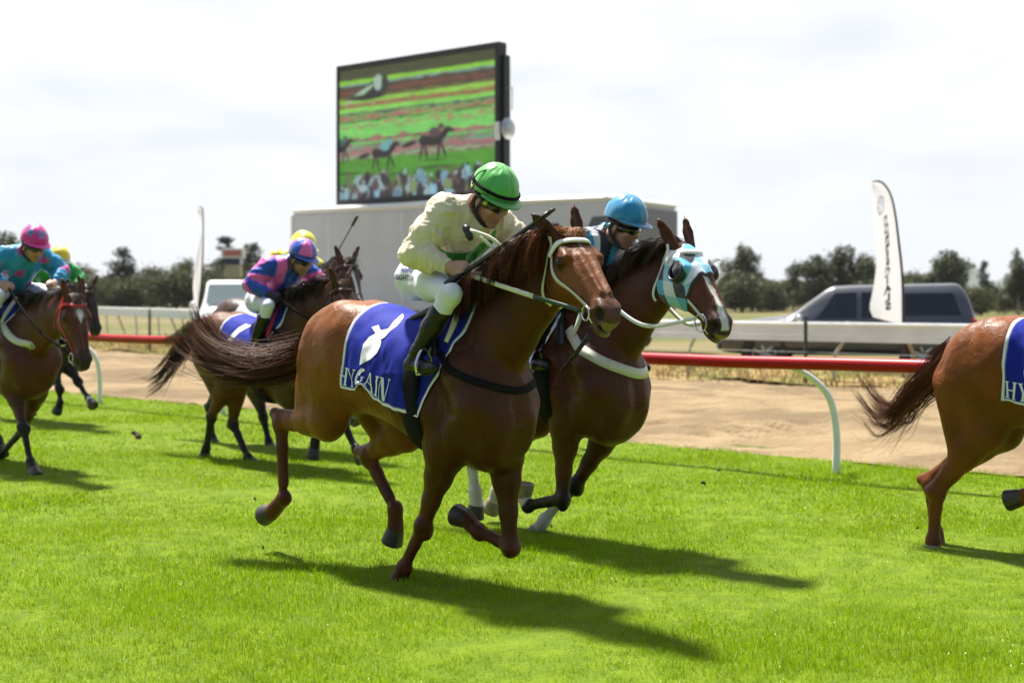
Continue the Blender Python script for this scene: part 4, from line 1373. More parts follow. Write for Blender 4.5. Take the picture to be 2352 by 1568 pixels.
# ------------------------------------------------------------------ air
def haze():
    m = bpy.data.materials.new('haze'); m.use_nodes = True
    N, L = m.node_tree.nodes, m.node_tree.links
    N.clear()
    out = N.new('ShaderNodeOutputMaterial'); v = N.new('ShaderNodeVolumePrincipled')
    v.inputs['Color'].default_value = (.93, .95, 1.0, 1); v.inputs['Density'].default_value = .00011
    L.new(v.outputs[0], out.inputs['Volume'])
    mb = MB(); mb.box((0, 1950, 69), (9000, 4300, 140))
    o = mb.build('haze', m, shade=False)
    tag(o, kind='stuff')
haze()
# ------------------------------------------------------------------ big-screen truck
def rotz(a):
    c, s = math.cos(a), math.sin(a)
    return np.array([[c, -s, 0], [s, c, 0], [0, 0, 1]])

def text_mesh(txt, size, font_bold=.0, res=4, sub=0.0):
    """flat text as (verts, faces), centred on its own box"""
    cu = bpy.data.curves.new('t', 'FONT')
    cu.body = txt; cu.size = size; cu.resolution_u = res; cu.offset = font_bold
    cu.align_x = 'CENTER'; cu.align_y = 'CENTER'
    ob = bpy.data.objects.new('t', cu)
    COL.objects.link(ob)
    dg = bpy.context.evaluated_depsgraph_get()
    me = bpy.data.meshes.new_from_object(ob.evaluated_get(dg))
    bpy.data.objects.remove(ob); bpy.data.curves.remove(cu)
    bm = bmesh.new(); bm.from_mesh(me); bpy.data.meshes.remove(me)
    bmesh.ops.triangulate(bm, faces=bm.faces[:])
    if sub:
        for _ in range(6):
            ed = [e for e in bm.edges if e.calc_length() > sub]
            if not ed: break
            bmesh.ops.subdivide_edges(bm, edges=ed, cuts=1)
            bmesh.ops.triangulate(bm, faces=bm.faces[:])
    bm.verts.ensure_lookup_table()
    V = np.array([v.co[:] for v in bm.verts]); T = np.array([[v.index for v in f.verts] for f in bm.faces])
    bm.free()
    return V, T

M['truck_grey'] = mat('pale_grey_panel', (.60, .605, .61), rough=.5, noise=.07, nscale=1.5)
M['truck_trim'] = mat('white_trim', (.80, .80, .78), rough=.4)
M['truck_dark'] = mat('dark_grey_panel', (.11, .115, .12), rough=.35, spec=.5)
M['black'] = mat('black_plastic', (.012, .012, .013), rough=.45)
M['rubber'] = mat('tyre_rubber', (.018, .018, .018), rough=.8)
M['alloy'] = mat('alloy_rim', (.45, .46, .47), rough=.3, metal=.8)

KT = 1.45
up_k = lambda z: CAMH + (z - CAMH) * KT
B0 = np.array([-4.65, 30.0, 0]) * KT; B1 = np.array([1.73, 26.0, 0]) * KT
tv = nrm(B1 - B0); TL = np.linalg.norm(B1 - B0); ta = math.atan2(tv[1], tv[0])
tk = thing('screen_trailer', 'long pale grey box trailer with dark end, behind the horses and under the big screen', 'trailer', B0, ta)
H_T = up_k(3.33); WT = 4.3
mb = MB(); mb.box((TL / 2, WT / 2, (H_T + 1.15) / 2), (TL, WT, H_T - 1.15), bev=.05)
mb.build('box_body', M['truck_grey'], tk, shade=False)
mb = MB()
mb.box((TL / 2, WT / 2, H_T + .10), (TL + .04, WT + .06, .20), bev=.08)
for x in (.03,): mb.box((x, -.012, 2.6), (.09, .03, 2.9))
mb.build('roof_trim', M['truck_trim'], tk, shade=False)
for x in (1.45, 4.2, 6.9):
    mb = MB(); mb.box((x, -.004, 2.6), (.03, .012, 2.85)); mb.build('panel_seam', M['white_paint'], tk, shade=False)
for x in (7.45, 9.0):
    mb = MB(); mb.box((x, -.01, up_k(2.82)), (.9, .03, .40), bev=.01); mb.build('side_window', M['glass_dark'], tk, shade=False)
mb = MB(); mb.box((TL + .012, WT / 2, (H_T + 1.2) / 2), (.05, WT - .06, H_T - 1.3), bev=.01); mb.build('end_panel', M['truck_dark'], tk, shade=False)
mb = MB(); mb.prism([(TL - 1.2, -.02, 2.2), (TL - .02, -.02, 2.2), (TL - .02, -.02, up_k(3.06)), (TL - .42, -.02, up_k(3.06))], (0, 1, 0), .03); mb.build('side_panel', M['truck_dark'], tk, shade=False)
mb = MB(); mb.box((TL / 2, WT / 2, .98), (TL, 1.1, .34)); mb.build('chassis', M['black'], tk, shade=False)
for x in (1.4, 2.7, 8.4, 9.7):
    for y in (.22, WT - .22):
        w = MB(); w.lathe((x, y - .15, .50), (0, 1, 0), [(.20, 0), (.46, .0), (.50, .05), (.50, .25), (.46, .30), (.20, .30)], 24)
        wo = w.build('wheel', M['rubber'], tk)
        w = MB(); w.lathe((x, y - .16, .50), (0, 1, 0), [(.001, .06), (.1, .05), (.2, .02), (.26, .0), (.26, .1)], 20)
        w.build('rim', M['alloy'], wo)

# ------------------------------------------------------------------ big screen
S0 = np.array([-3.68, 30.02, 0]) * KT; S1 = np.array([-.23, 27.05, 0]) * KT
sv = nrm(S1 - S0); SL = np.linalg.norm(S1 - S0); sa = math.atan2(sv[1], sv[0])
ZB, ZT = up_k(3.50), up_k(6.44)
scn = thing('big_screen', 'large video screen in a black frame showing a horse race, above the grey trailer', 'screen', (S0[0], S0[1], ZB), sa)
HS = ZT - ZB
mb = MB(); mb.box((SL / 2, .17, HS / 2), (SL, .26, HS), bev=.02); mb.build('cabinet', M['black'], scn, shade=False)
M['frame_black'] = mat('frame_black', (.022, .021, .024), rough=.5)
mb = MB()
for c, s in (((SL / 2, -.005, HS - .085), (SL, .12, .17)), ((SL / 2, -.005, .085), (SL, .12, .17)), ((.05, -.005, HS / 2), (.10, .12, HS - .34)), ((SL - .07, -.005, HS / 2), (.14, .12, HS - .34))):
    mb.box(c, s, bev=.01)
mb.build('frame', M['frame_black'], scn, shade=False)
mb = MB(); mb.box((SL + .05, .20, HS / 2 - .16), (.10, .26, HS - .40), bev=.012); mb.build('side_housing', M['black'], scn, shade=False)
mb = MB(); mb.box((SL - .02, -.09, HS * .42), (.16, .07, .50), bev=.015); mb.build('control_box', M['truck_trim'], scn, shade=False)
mb = MB(); mb.lathe((SL + .10, .22, HS * .44), (1, 0, 0), [(.001, .12), (.14, .10), (.26, .05), (.30, 0)], 24); mb.build('horn_speaker', M['galv'], scn)
mb = MB()
mb.tube([(SL + .09, .15, HS * .70), (SL + .32, .15, HS * .70), (SL + .32, .15, HS * .56), (SL + .09, .15, HS * .56)], .016, 6); mb.build('bracket', M['galv'], scn)
for x in (.7, SL - .7):
    mb = MB(); mb.box((x, .35, -.02), (.25, .4, .12)); mb.build('foot', M['black'], scn, shade=False)
# the picture on the screen
nx_, nz_ = 216, 150
u, v = np.meshgrid(np.linspace(0, 1, nx_), np.linspace(0, 1, nz_), indexing='ij')      # v=0 top
img = np.zeros((nx_, nz_, 3))
def put(mask, c):
    m = np.clip(mask, 0, 1)[..., None]
    img[:] = img * (1 - m) + np.array(c) * m
n1 = vnoise(np.stack([u * 26, v * 60, u * 0], -1), 3); n2 = vnoise(np.stack([u * 60, v * 160, u * 0], -1), 4); n3 = vnoise(np.stack([u * 9, v * 40, u * 0], -1), 5)
put(np.ones_like(u), (.055, .085, .020))
def band(v0, v1, c, jag=.006, sl=0.0):
    vv = v + jag * n1 - sl * u
    put(smooth(v0 - .006, v0 + .004, vv) * smooth(v1 + .006, v1 - .004, vv), c)
band(.0, .08, (.070, .075, .030))
band(.085, .115, (.26, .62, .05), .003); band(.118, .13, (.22, .36, .36), .003)
band(.13, .23, (.085, .065, .035), .01); band(.165, .185, (.20, .07, .05), .012); band(.21, .228, (.17, .15, .05), .012)
band(.232, .262, (.28, .60, .07), .006); band(.262, .30, (.30, .32, .10), .016); band(.275, .292, (.34, .11, .07), .012)
band(.30, .335, (.24, .62, .10), .004); band(.335, .352, (.10, .14, .12), .006); band(.352, .40, (.20, .36, .10), .015)
band(.372, .386, (.40, .13, .12), .018); band(.41, .535, (.20, .60, .13), .01); band(.43, .452, (.34, .30, .13), .03)
band(.535, .56, (.36, .15, .15), .028); band(.562, .585, (.16, .50, .13), .006); band(.585, .70, (.30, .20, .17), .02)
band(.60, .615, (.16, .36, .22), .016); band(.63, .645, (.42, .16, .17), .018); band(.672, .684, (.22, .44, .20), .012)
band(.698, 1.1, (.085, .30, .028), .01)
band(.80, 1.1, (.075, .26, .022), .02)
img *= (1 + .20 * n2 + .12 * n3)[..., None]
def blob(cx, cy, rx, ry, c, a=0.0, soft=.35):
    du, dv = u - cx, v - cy
    x_, y_ = du * math.cos(a) + dv * math.sin(a), -du * math.sin(a) + dv * math.cos(a)
    d = (x_ / rx) ** 2 + (y_ / ry) ** 2
    put(smooth(1 + soft, 1 - soft, d), c)
def mini(cx, cy, k, silk):
    dk = (.030, .020, .024)
    blob(cx, cy, .058 * k, .036 * k, dk, .06); blob(cx - .050 * k, cy - .004 * k, .026 * k, .036 * k, dk)
    blob(cx + .060 * k, cy - .035 * k, .020 * k, .045 * k, dk, .55); blob(cx + .088 * k, cy - .062 * k, .026 * k, .015 * k, dk, .5)
    for dx, a in ((-.066, .18), (-.034, -.12), (.030, .10), (.066, -.30)):
        blob(cx + (dx + a * .02) * k, cy + .068 * k, .0070 * k, .052 * k, dk, a, .5)
    blob(cx + .01, cy + .125 * k, .07 * k, .006, (.035, .12, .015))
    blob(cx - .13 * k, cy + .01 * k, .045 * k, .016 * k, dk, -.3)
    blob(cx + .01 * k, cy - .05 * k, .032 * k, .034 * k, silk, -.6); blob(cx + .045 * k, cy - .085 * k, .017 * k, .020 * k, silk)
mini(.00, .60, .9, (.05, .12, .10)); mini(.30, .665, 1.0, (.16, .40, .42)); mini(.62, .605, 1.15, (.10, .06, .07))
for xx, yy in ((.30, .83), (.62, .80), (.02, .80)): blob(xx + .02, yy, .12, .010, (.03, .10, .02))
blob(.235, .175, .11, .06, (.030, .026, .028), -.5); blob(.14, .20, .12, .018, (.36, .52, .34), -.6); blob(.265, .125, .028, .06, (.36, .50, .42)); blob(.31, .13, .022, .06, (.04, .035, .04)); blob(.19, .225, .13, .022, (.03, .026, .02))
rg = np.random.default_rng(9)
put(smooth(.86, .95, v + .03 * n1), (.045, .033, .035))
for k_ in range(150):
    yy = .845 + .16 * rg.random(); xx = rg.random()
    pal = [(.035, .026, .03), (.16, .30, .38), (.22, .42, .52), (.05, .04, .045), (.09, .045, .06), (.30, .40, .40), (.035, .03, .03), (.16, .22, .10)]
    c = np.array(pal[rg.integers(len(pal))]) * (.7 + .6 * rg.random())
    blob(xx, yy, .017 + .012 * rg.random(), .03 + .03 * rg.random(), c)
    blob(xx + .004, yy - .05, .010, .013, np.array([(.18, .11, .09), (.30, .42, .45), (.04, .03, .03)][rg.integers(3)]))
for _ in range(2):
    img[1:-1, 1:-1] = .5 * img[1:-1, 1:-1] + .125 * (img[:-2, 1:-1] + img[2:, 1:-1] + img[1:-1, :-2] + img[1:-1, 2:])
img = np.clip(img, .008, 1)
A = np.stack([.10 + u * (SL - .24), u * 0 - .014, (HS - .17) - v * (HS - .34)], -1)
M['screen'] = mat('lit_screen', col=True, rough=.5, emit=.40)
M['screen'].node_tree.nodes['Principled BSDF'].inputs['Base Color'].default_value = (.01, .01, .01, 1)
for l in list(M['screen'].node_tree.links):
    if l.to_socket.name == 'Base Color': M['screen'].node_tree.links.remove(l)
mb = MB(); mb.grid(A, col=img.reshape(-1, 3)); mb.build('display', M['screen'], scn, col=True)

# ------------------------------------------------------------------ vehicles
def car_body(st, n_sub=6):
    """st: x, z sill, z belt, z roof, half width at belt, half width at roof -> grid of ring points, and a function on its side"""
    S = crom(st, (len(st) - 1) * n_sub + 1)
    S = S[np.argsort(S[:, 0])][::-1]
    rows = []
    for x, zs, zb, zr, wb, wr in S:
        half = [(wb * .80, zs), (wb * .95, zs + .04), (wb * 1.0, zs + (zb - zs) * .35), (wb * 1.0, zs + (zb - zs) * .75), (wb * .965, zb)]
        half += [(wb * .965 * (1 - f) + wr * f, zb * (1 - f) + (zr - .05) * f) for f in (.35, .7, 1.0)]
        half += [(wr * .90, zr - .012), (wr * .5, zr + .005), (0, zr + .012)]
        full = [(w, z) for w, z in half] + [(-w, z) for w, z in half[-2::-1]]
        rows.append([(x, w, z) for w, z in full])
    A = np.array(rows)
    xs = S[::-1, 0]
    def side(x, f, s=1, out=.012):
        i = lambda c: np.interp(x, xs, S[::-1, c])
        zb, zr, wb, wr = i(2), i(3), i(4), i(5)
        w = wb * .965 * (1 - f) + wr * f + out
        return np.array([x, s * w, zb * (1 - f) + (zr - .05) * f])
    def low(x, f, s=1, out=.006):
        i = lambda c: np.interp(x, xs, S[::-1, c])
        zs, zb, wb = i(1), i(2), i(4)
        return np.array([x, s * (wb + out), zs + (zb - zs) * f])
    return A, side, low

def wheel_set(root, xs, w, r=.37):
    for x in xs:
        for s in (-1, 1):
            mb = MB()
            y = s * w
            mb.lathe((x, y - s * .20, r), (0, s, 0), [(r * .55, 0), (r * .92, 0), (r, .04), (r, .17), (r * .93, .215), (r * .68, .22), (r * .66, .16)], 28)
            wo = mb.build('wheel', M['rubber'], root)
            mb = MB()
            c = np.array([x, y - s * .01, r])
            mb.lathe(c - np.array([0, s * .03, 0]), (0, s, 0), [(r * .66, .03), (r * .60, .04), (r * .58, -.06), (.001, -.06)], 28, m=0)
            for k in range(6):
                a = k * math.pi / 3 + .3
                e = np.array([math.cos(a), 0, math.sin(a)])
                mb.tube([c + e * .03, c + e * r * .62], [.045, .035], 6)
            mb.ball(c, (.06, .03, .06), 6)
            mb.build('rim', M['alloy'], wo)

def panel(side, x0, x1, f0, f1, s, n=8, slant0=0.0, slant1=0.0, out=.012):
    A = []
    for i in np.linspace(0, 1, n):
        r_ = []
        for f in np.linspace(0, 1, 5):
            ff = f0 + (f1 - f0) * f
            r_.append(side(x0 + slant0 * f + (x1 + slant1 * f - x0 - slant0 * f) * i, ff, s, out))
        A.append(r_)
    return np.array(A)

# grey pickup with canopy
M['ute_paint'] = mat('grey_metallic_paint', (.075, .080, .092), rough=.30, metal=.3, coat=.5)
M['tail_red'] = mat('tail_light_red', (.55, .01, .012), rough=.2, coat=.6)
M['lamp_glass'] = mat('headlight_glass', (.75, .77, .80), rough=.08, spec=.8)
M['chrome'] = mat('chrome', (.75, .76, .78), rough=.12, metal=1.0)
uh = math.atan2(.26, -.965)
uc = np.array([(1941 - CX) / FPX * 30.6, 30.6, 0])
ut = thing('pickup', 'dark grey double-cab pickup with a canopy and alloy wheels, parked behind the white rail', 'pickup truck',
           uc - 2.62 * np.array([math.cos(uh), math.sin(uh), 0]) * -1, uh)
ST = [(0, .50, .78, .84, .62, .50), (-.12, .40, .90, .97, .80, .66), (-.8, .36, 1.02, 1.11, .92, .78), (-1.35, .36, 1.06, 1.17, .935, .80), (-1.55, .36, 1.07, 1.25, .935, .76),
      (-2.25, .36, 1.09, 1.74, .94, .64), (-2.6, .36, 1.10, 1.81, .94, .64), (-3.3, .36, 1.11, 1.83, .94, .65), (-3.75, .36, 1.11, 1.84, .94, .66), (-4.6, .40, 1.11, 1.855, .94, .66),
      (-4.92, .44, 1.11, 1.84, .93, .64), (-5.1, .48, 1.11, 1.62, .92, .68), (-5.26, .52, 1.10, 1.16, .90, .78)]
A, side, low = car_body(ST)
mb = MB(); mb.grid(A[:, ::-1])
bd = mb.build('body', M['ute_paint'], ut)
for s in (-1, 1):
    for nm, x0, x1, f0, f1, s0, s1, mt in (('window', -2.02, -2.88, .06, .86, -.42, .0, 'glass_dark'), ('window', -2.98, -3.62, .06, .86, 0, 0, 'glass_dark'), ('canopy_window', -3.86, -4.98, .14, .80, 0, .18, 'glass_dark')):
        mb = MB(); q = panel(side, x0, x1, f0, f1, s, slant0=s0, slant1=s1)
        mb.grid(q if s > 0 else q[::-1]); mb.build(nm, M[mt], ut)
    for x in (-2.93, -3.70):
        mb = MB(); mb.tube([low(x, f, s, .002) for f in np.linspace(.12, 1, 6)], .006, 4); mb.build('door_gap', M['black'], ut)
    for x in (-2.75, -3.5):
        mb = MB(); mb.box(low(x, .84, s, .02), (.18, .03, .035), bev=.01); mb.build('door_handle', M['ute_paint'], ut)
    mb = MB(); mb.ball(side(-1.72, .2, s, .14), (.09, .12, .10), 8); mb.build('mirror', M['chrome'], ut)
    for x in (-.98, -4.22):
        mb = MB(); c = low(x, .0, s, .0); c[2] = .40
        mb.lathe(c - np.array([0, s * .12, 0]), (0, s, 0), [(.30, .10), (.46, .13), (.48, .135), (.49, .10)], 28); mb.build('wheel_arch', M['black'], ut)
    mb = MB(); mb.box((-5.23, s * .80, .98), (.10, .16, .34), bev=.03); mb.build('tail_light', M['tail_red'], ut)
    mb = MB(); mb.ball((-.16, s * .66, .84), (.14, .15, .08), 8); mb.build('headlight', M['lamp_glass'], ut)
    mb = MB(); mb.box((-2.6, s * .93, .40), (2.1, .10, .05), bev=.015); mb.build('side_step', M['black'], ut)
mb = MB()
Wsc = []
for i in np.linspace(0, 1, 8):
    x = -1.58 - .62 * i
    zr = np.interp(-x, [-a[0] for a in ST], [a[3] for a in ST]); wr = np.interp(-x, [-a[0] for a in ST], [a[5] for a in ST])
    Wsc.append([(x + .01, w * wr * .9, zr + .018) for w in np.linspace(-1, 1, 7)])
mb.grid(np.array(Wsc)); mb.build('windscreen', M['glass_dark'], ut)
mb = MB(); mb.box((-.03, 0, .56), (.16, 1.5, .22), bev=.05); mb.build('bumper', M['ute_paint'], ut)
wheel_set(ut, (-.98, -4.22), .90, .385)

# white four-wheel drive seen from the front
M['van_paint'] = mat('white_car_paint', (.80, .81, .81), rough=.25, coat=.7)
vh = R(-80)
vn_c = np.array([(531 - CX) / FPX * 40.5, 40.5, 0])
vn = thing('white_car', 'white off-road car facing the camera behind the horses, roof and windscreen showing', 'car', vn_c, vh)
SV = [(0, .55, .85, .92, .70, .60), (-.12, .45, 1.0, 1.08, .88, .76), (-.9, .42, 1.12, 1.20, .95, .84), (-1.35, .42, 1.16, 1.26, .96, .84), (-1.95, .42, 1.18, 1.98, .96, .74),
      (-2.3, .42, 1.18, 2.06, .96, .76), (-3.6, .42, 1.18, 2.08, .96, .77), (-4.5, .45, 1.18, 2.04, .95, .76), (-4.75, .5, 1.15, 1.6, .93, .78), (-4.82, .55, 1.1, 1.2, .90, .8)]
A, side, low = car_body(SV)
mb = MB(); mb.grid(A[:, ::-1]); mb.build('body', M['van_paint'], vn)
Wsc = []
for i in np.linspace(.08, .96, 8):
    x = -1.38 - .55 * i
    zr = np.interp(-x, [-a[0] for a in SV], [a[3] for a in SV]); wr = np.interp(-x, [-a[0] for a in SV], [a[5] for a in SV])
    Wsc.append([(x + .02, w * wr * .92, zr + .03) for w in np.linspace(-1, 1, 7)])
M['windscreen'] = mat('windscreen', (.16, .20, .20), rough=.12, spec=.7)
mb = MB(); mb.grid(np.array(Wsc)); mb.build('windscreen', M['windscreen'], vn)
for s in (-1, 1):
    mb = MB(); mb.ball((-1.55, s * 1.10, 1.33), (.08, .14, .13), 8); mb.tube([(-1.55, s * .93, 1.26), (-1.55, s * 1.1, 1.28)], .03, 6); mb.build('mirror', M['van_paint'], vn)
    mb = MB(); mb.ball((-.14, s * .72, .94), (.10, .16, .10), 8); mb.build('headlight', M['lamp_glass'], vn)
    q = panel(side, -1.85, -2.75, .06, .86, s, slant0=-.25)
    mb = MB(); mb.grid(q if s > 0 else q[::-1]); mb.build('window', M['glass_dark'], vn)
    q = panel(side, -2.85, -4.3, .06, .86, s)
    mb = MB(); mb.grid(q if s > 0 else q[::-1]); mb.build('window', M['glass_dark'], vn)
mb = MB(); mb.box((.0, 0, .84), (.06, 1.1, .20), bev=.02); mb.build('grille', M['black'], vn, shade=False)
mb = MB(); mb.box((.02, 0, .58), (.18, 1.75, .24), bev=.06); mb.build('bumper', M['van_paint'], vn)
wheel_set(vn, (-.95, -3.75), .92, .40)

# ------------------------------------------------------------------ feather flags
M['flag'] = leafy('white_flag_cloth', .5, .02, .6)
M['flag_pole'] = mat('black_pole', (.02, .022, .022), rough=.4)
M['logo_blue'] = mat('pale_blue_print', (.33, .45, .64), rough=.8)
M['print_black'] = mat('dark_print', (.03, .035, .05), rough=.8)
def flag_thing(label, Y, pole_px, left_px, wav, text=None, turn=0.0):
    pole = crom([P(u, v, Y) for u, v in pole_px], 40)
    edge = crom([P(u, v, Y) for u, v in left_px], 40)
    base = pole[-1] * np.array([1, 1, 0])
    root = thing('feather_flag', label, 'flag', base, 0, 'feather flags by the far rail')
    piv = pole[-1].copy()
    def tr(p):
        p = np.asarray(p, float)
        d = p - piv
        return piv + d @ rotz(turn).T - base
    pole_l = tr(pole); edge_l = tr(edge)
    mb = MB(); mb.tube(np.vstack([pole_l, pole_l[-1] * np.array([1, 1, 0])]), np.linspace(.012, .028, 41), 8); mb.build('pole', M['flag_pole'], root)
    n, k = 40, 12
    out = nrm(np.cross(pole_l[-1] - pole_l[0], edge_l[20] - pole_l[20]))
    def pt(f, g):
        x = f * 39; i = min(38, int(x)); a = x - i
        p = pole_l[i] * (1 - a) + pole_l[i + 1] * a; e = edge_l[i] * (1 - a) + edge_l[i + 1] * a
        q = p * (1 - g) + e * g
        return q + out * wav * math.sin(g * 3.3 + f * 7) * g
    A = np.array([[pt(f, g) for g in np.linspace(0, 1, k)] for f in np.linspace(0, 1, n)])
    mb = MB(); mb.grid(A, col=(.84, .84, .86)); mb.build('cloth', M['flag'], root, col=True)
    return root, pt, out
fl, fpt, fout = flag_thing('tall white feather flag with dark letters in front of the grey pickup', 26.5,
    [(2003, 418), (2018, 416), (2032, 424), (2046, 448), (2056, 490), (2065, 560), (2073, 640), (2075, 746)],
    [(2002, 420), (2004, 440), (2006, 480), (2010, 530), (2014, 600), (2007, 660), (1998, 705), (2004, 728)], .035)
towards = np.array([0, -1.0, 0]); osg = 1.0 if fout @ towards > 0 else -1.0
def on_flag(f, g): return fpt(f, g) + fout * osg * .012
mb = MB()
for k_, ch in enumerate('COMMERCIALS'):
    zt_ = P(0, 506 + 19.8 * k_, 26.5)[2] - fl.location.z
    f = min(np.linspace(.1, .98, 400), key=lambda q_: abs(fpt(q_, .46)[2] - zt_))
    Vt, Tt = text_mesh(ch, .18, .009, 3, .05)
    W_ = []
    for x, y, z in Vt:
        x = -x                                     # the cloth is seen from its back
        wdt = np.linalg.norm(fpt(f, 1) - fpt(f, 0)); hl_ = np.linalg.norm(fpt(f + .01, .5) - fpt(f - .01, .5)) / .02
        W_.append(on_flag(f - y / hl_, .46 - 1.25 * x / wdt))
    mb.add(np.array(W_), [], Tt)
mb.build('lettering', M['print_black'], fl, shade=False)
mb = MB()
g0 = .55
zt_ = P(0, 470, 26.5)[2] - fl.location.z
f0 = min(np.linspace(.05, .9, 400), key=lambda q_: abs(fpt(q_, g0)[2] - zt_))
wdt = np.linalg.norm(fpt(f0, 1) - fpt(f0, 0)); hl_ = np.linalg.norm(fpt(f0 + .02, .5) - fpt(f0 - .02, .5)) / .04
lg = lambda x, y: on_flag(f0 - y / hl_, g0 - x / wdt)
def strip2(pts, w):
    pts = np.array(pts, float); t = np.gradient(pts, axis=0); t /= np.linalg.norm(t, axis=1)[:, None]
    nn = np.stack([-t[:, 1], t[:, 0]], -1) * w
    mb.grid(np.array([[lg(*(p + q)), lg(*(p - q))] for p, q in zip(pts, nn)]))
a = np.linspace(0, 2 * math.pi, 40)
strip2(np.stack([.125 * np.cos(a), .125 * np.sin(a)], -1), .010)
strip2(crom([(-.045, .105), (0, .012), (.045, .105)], 9)[[0, 2, 4, 6, 8]], .009)
strip2([(-.098, .06), (-.05, -.085), (0, .0), (.05, -.085), (.098, .06)], .009)
mb.build('emblem', M['logo_blue'], fl, shade=False)
flag_thing('thin white feather flag seen almost edge-on in front of the white car', 37.0,
    [(455, 478), (462, 476), (466, 490), (466, 560), (463, 640), (456, 704)],
    [(454, 480), (459, 500), (462, 540), (452, 590), (443, 650), (447, 702)], .05)

# ------------------------------------------------------------------ clods thrown up by the hooves
M['clod'] = mat('turf_clod', (.035, .028, .012), rough=.95, noise=.4, nscale=60)
for i, (u_, v_, Y, r_, la) in enumerate(((1615, 1108, 9.6, .016, 'small dark clod of turf in the air right of the hooded horse'), (1652, 1080, 9.8, .012, 'tiny dark clod of turf flying highest, right of the hooded horse'),
        (318, 1013, 15.6, .05, 'brown clod of torn turf lying on the grass left of the pack'), (905, 1152, 8.6, .007, 'speck of earth in the air between the hind legs of the front horse'),
        (1265, 1462, 6.8, .007, 'tiny speck of earth over the shadow of the front horse'), (523, 1112, 12.6, .016, 'dark crumb of earth near the hooves of the bay behind'))):
    F_ = Field((-r_ * 2,) * 3, (r_ * 2,) * 3, r_ / 4)
    rg = np.random.default_rng(i)
    for k_ in range(4): F_.ell(rg.normal(0, r_ * .5, 3), (r_ * .7, r_ * .6, r_ * .5), r_ * .3)
    V, Q = F_.mesh(1)
    o = mesh_obj('turf_clod', V, Q, None, M['clod'])
    o.location = tuple(P(u_, v_, Y))
    if i == 2: o.location.z = .07
    tag(o, la, 'clod', 'clods of turf thrown up by the hooves')

rg = np.random.default_rng(77)
base_ = o
for (u_, v_, Y) in ((610, 1235, 8.2), (575, 1160, 8.4), (860, 1300, 8.0), (935, 1395, 7.6), (1010, 1330, 7.5), (1075, 1245, 7.6), (1260, 1200, 9.2), (1180, 1265, 9.1), (60, 1030, 12.6), (95, 1060, 12.5), (498, 1030, 13.6), (560, 1010, 13.4), (2110, 1215, 8.8), (2165, 1240, 8.7)):
    c_ = base_.copy(); COL.objects.link(c_)
    k_ = .22 + .35 * rg.random()
    c_.location = tuple(P(u_ + rg.normal(0, 10), v_ + rg.normal(0, 8), Y)); c_.scale = (k_,) * 3
    c_.rotation_euler = tuple(rg.random(3) * 6)
    tag(c_, 'tiny crumb of torn turf in the air near galloping hooves', 'clod', 'crumbs of turf thrown up by the hooves')
# ------------------------------------------------------------------ tack
M['cloth_print'] = mat('saddle_cloth_fabric', col=True, rough=.75, spec=.2, bump=.10, bscale=220, noise=.05, nscale=18)
M['print_white'] = mat('white_print', (.78, .78, .80), rough=.65)
M['leather_black'] = mat('black_leather', (.013, .012, .012), rough=.38, noise=.2, nscale=30)
M['leather_brown'] = mat('brown_leather', (.05, .022, .012), rough=.45, noise=.2, nscale=30)
M['strap_white'] = mat('white_strap', (.60, .58, .47), rough=.55, noise=.08, nscale=25)
M['strap_bright'] = mat('bright_white_strap', (.76, .77, .74), rough=.5, noise=.05, nscale=25)
M['strap_red'] = mat('red_strap', (.62, .02, .025), rough=.45)
M['strap_black'] = mat('black_strap', (.008, .008, .009), rough=.8, spec=.12)
M['strap_green'] = mat('dark_green_rubber_rein', (.012, .045, .032), rough=.55)
M['strap_blue'] = mat('dark_blue_strap', (.02, .03, .22), rough=.5)
M['steel'] = mat('steel', (.6, .6, .6), rough=.2, metal=1.0)
M['pad'] = mat('cream_pad', (.66, .63, .52), rough=.8)
M['foam'] = mat('green_foam', (.13, .12, .05), rough=.35)

def snap(bvh, p, off):
    r = bvh.find_nearest(Vector(p))
    return np.array(r[0]) + np.array(r[1]) * off, np.array(r[1])

def strap(mb, bvh, pts, width, off=.004, thick=.004, n=28, round_=False):
    q = crom(pts, n)
    S = [snap(bvh, p, off) for p in q]
    c = np.array([s[0] for s in S]); nn = np.array([s[1] for s in S])
    for _ in range(3):
        c[1:-1] = .5 * c[1:-1] + .25 * (c[:-2] + c[2:]); nn[1:-1] = .5 * nn[1:-1] + .25 * (nn[:-2] + nn[2:])
    t = np.gradient(c, axis=0); t /= np.maximum(1e-9, np.linalg.norm(t, axis=1))[:, None]
    sd = np.cross(t, nn); sd /= np.maximum(1e-9, np.linalg.norm(sd, axis=1))[:, None]
    w = width / 2
    if round_:
        a = np.linspace(0, 2 * math.pi, 10, endpoint=False)
        A = np.stack([c + sd * w * math.cos(x) + nn * thick * math.sin(x) for x in a], 1)
    else:
        A = np.stack([c - sd * w - nn * thick, c - sd * w + nn * thick * .4, c + sd * w + nn * thick * .4, c + sd * w - nn * thick], 1)
    mb.grid(A, closed=True)
    return c

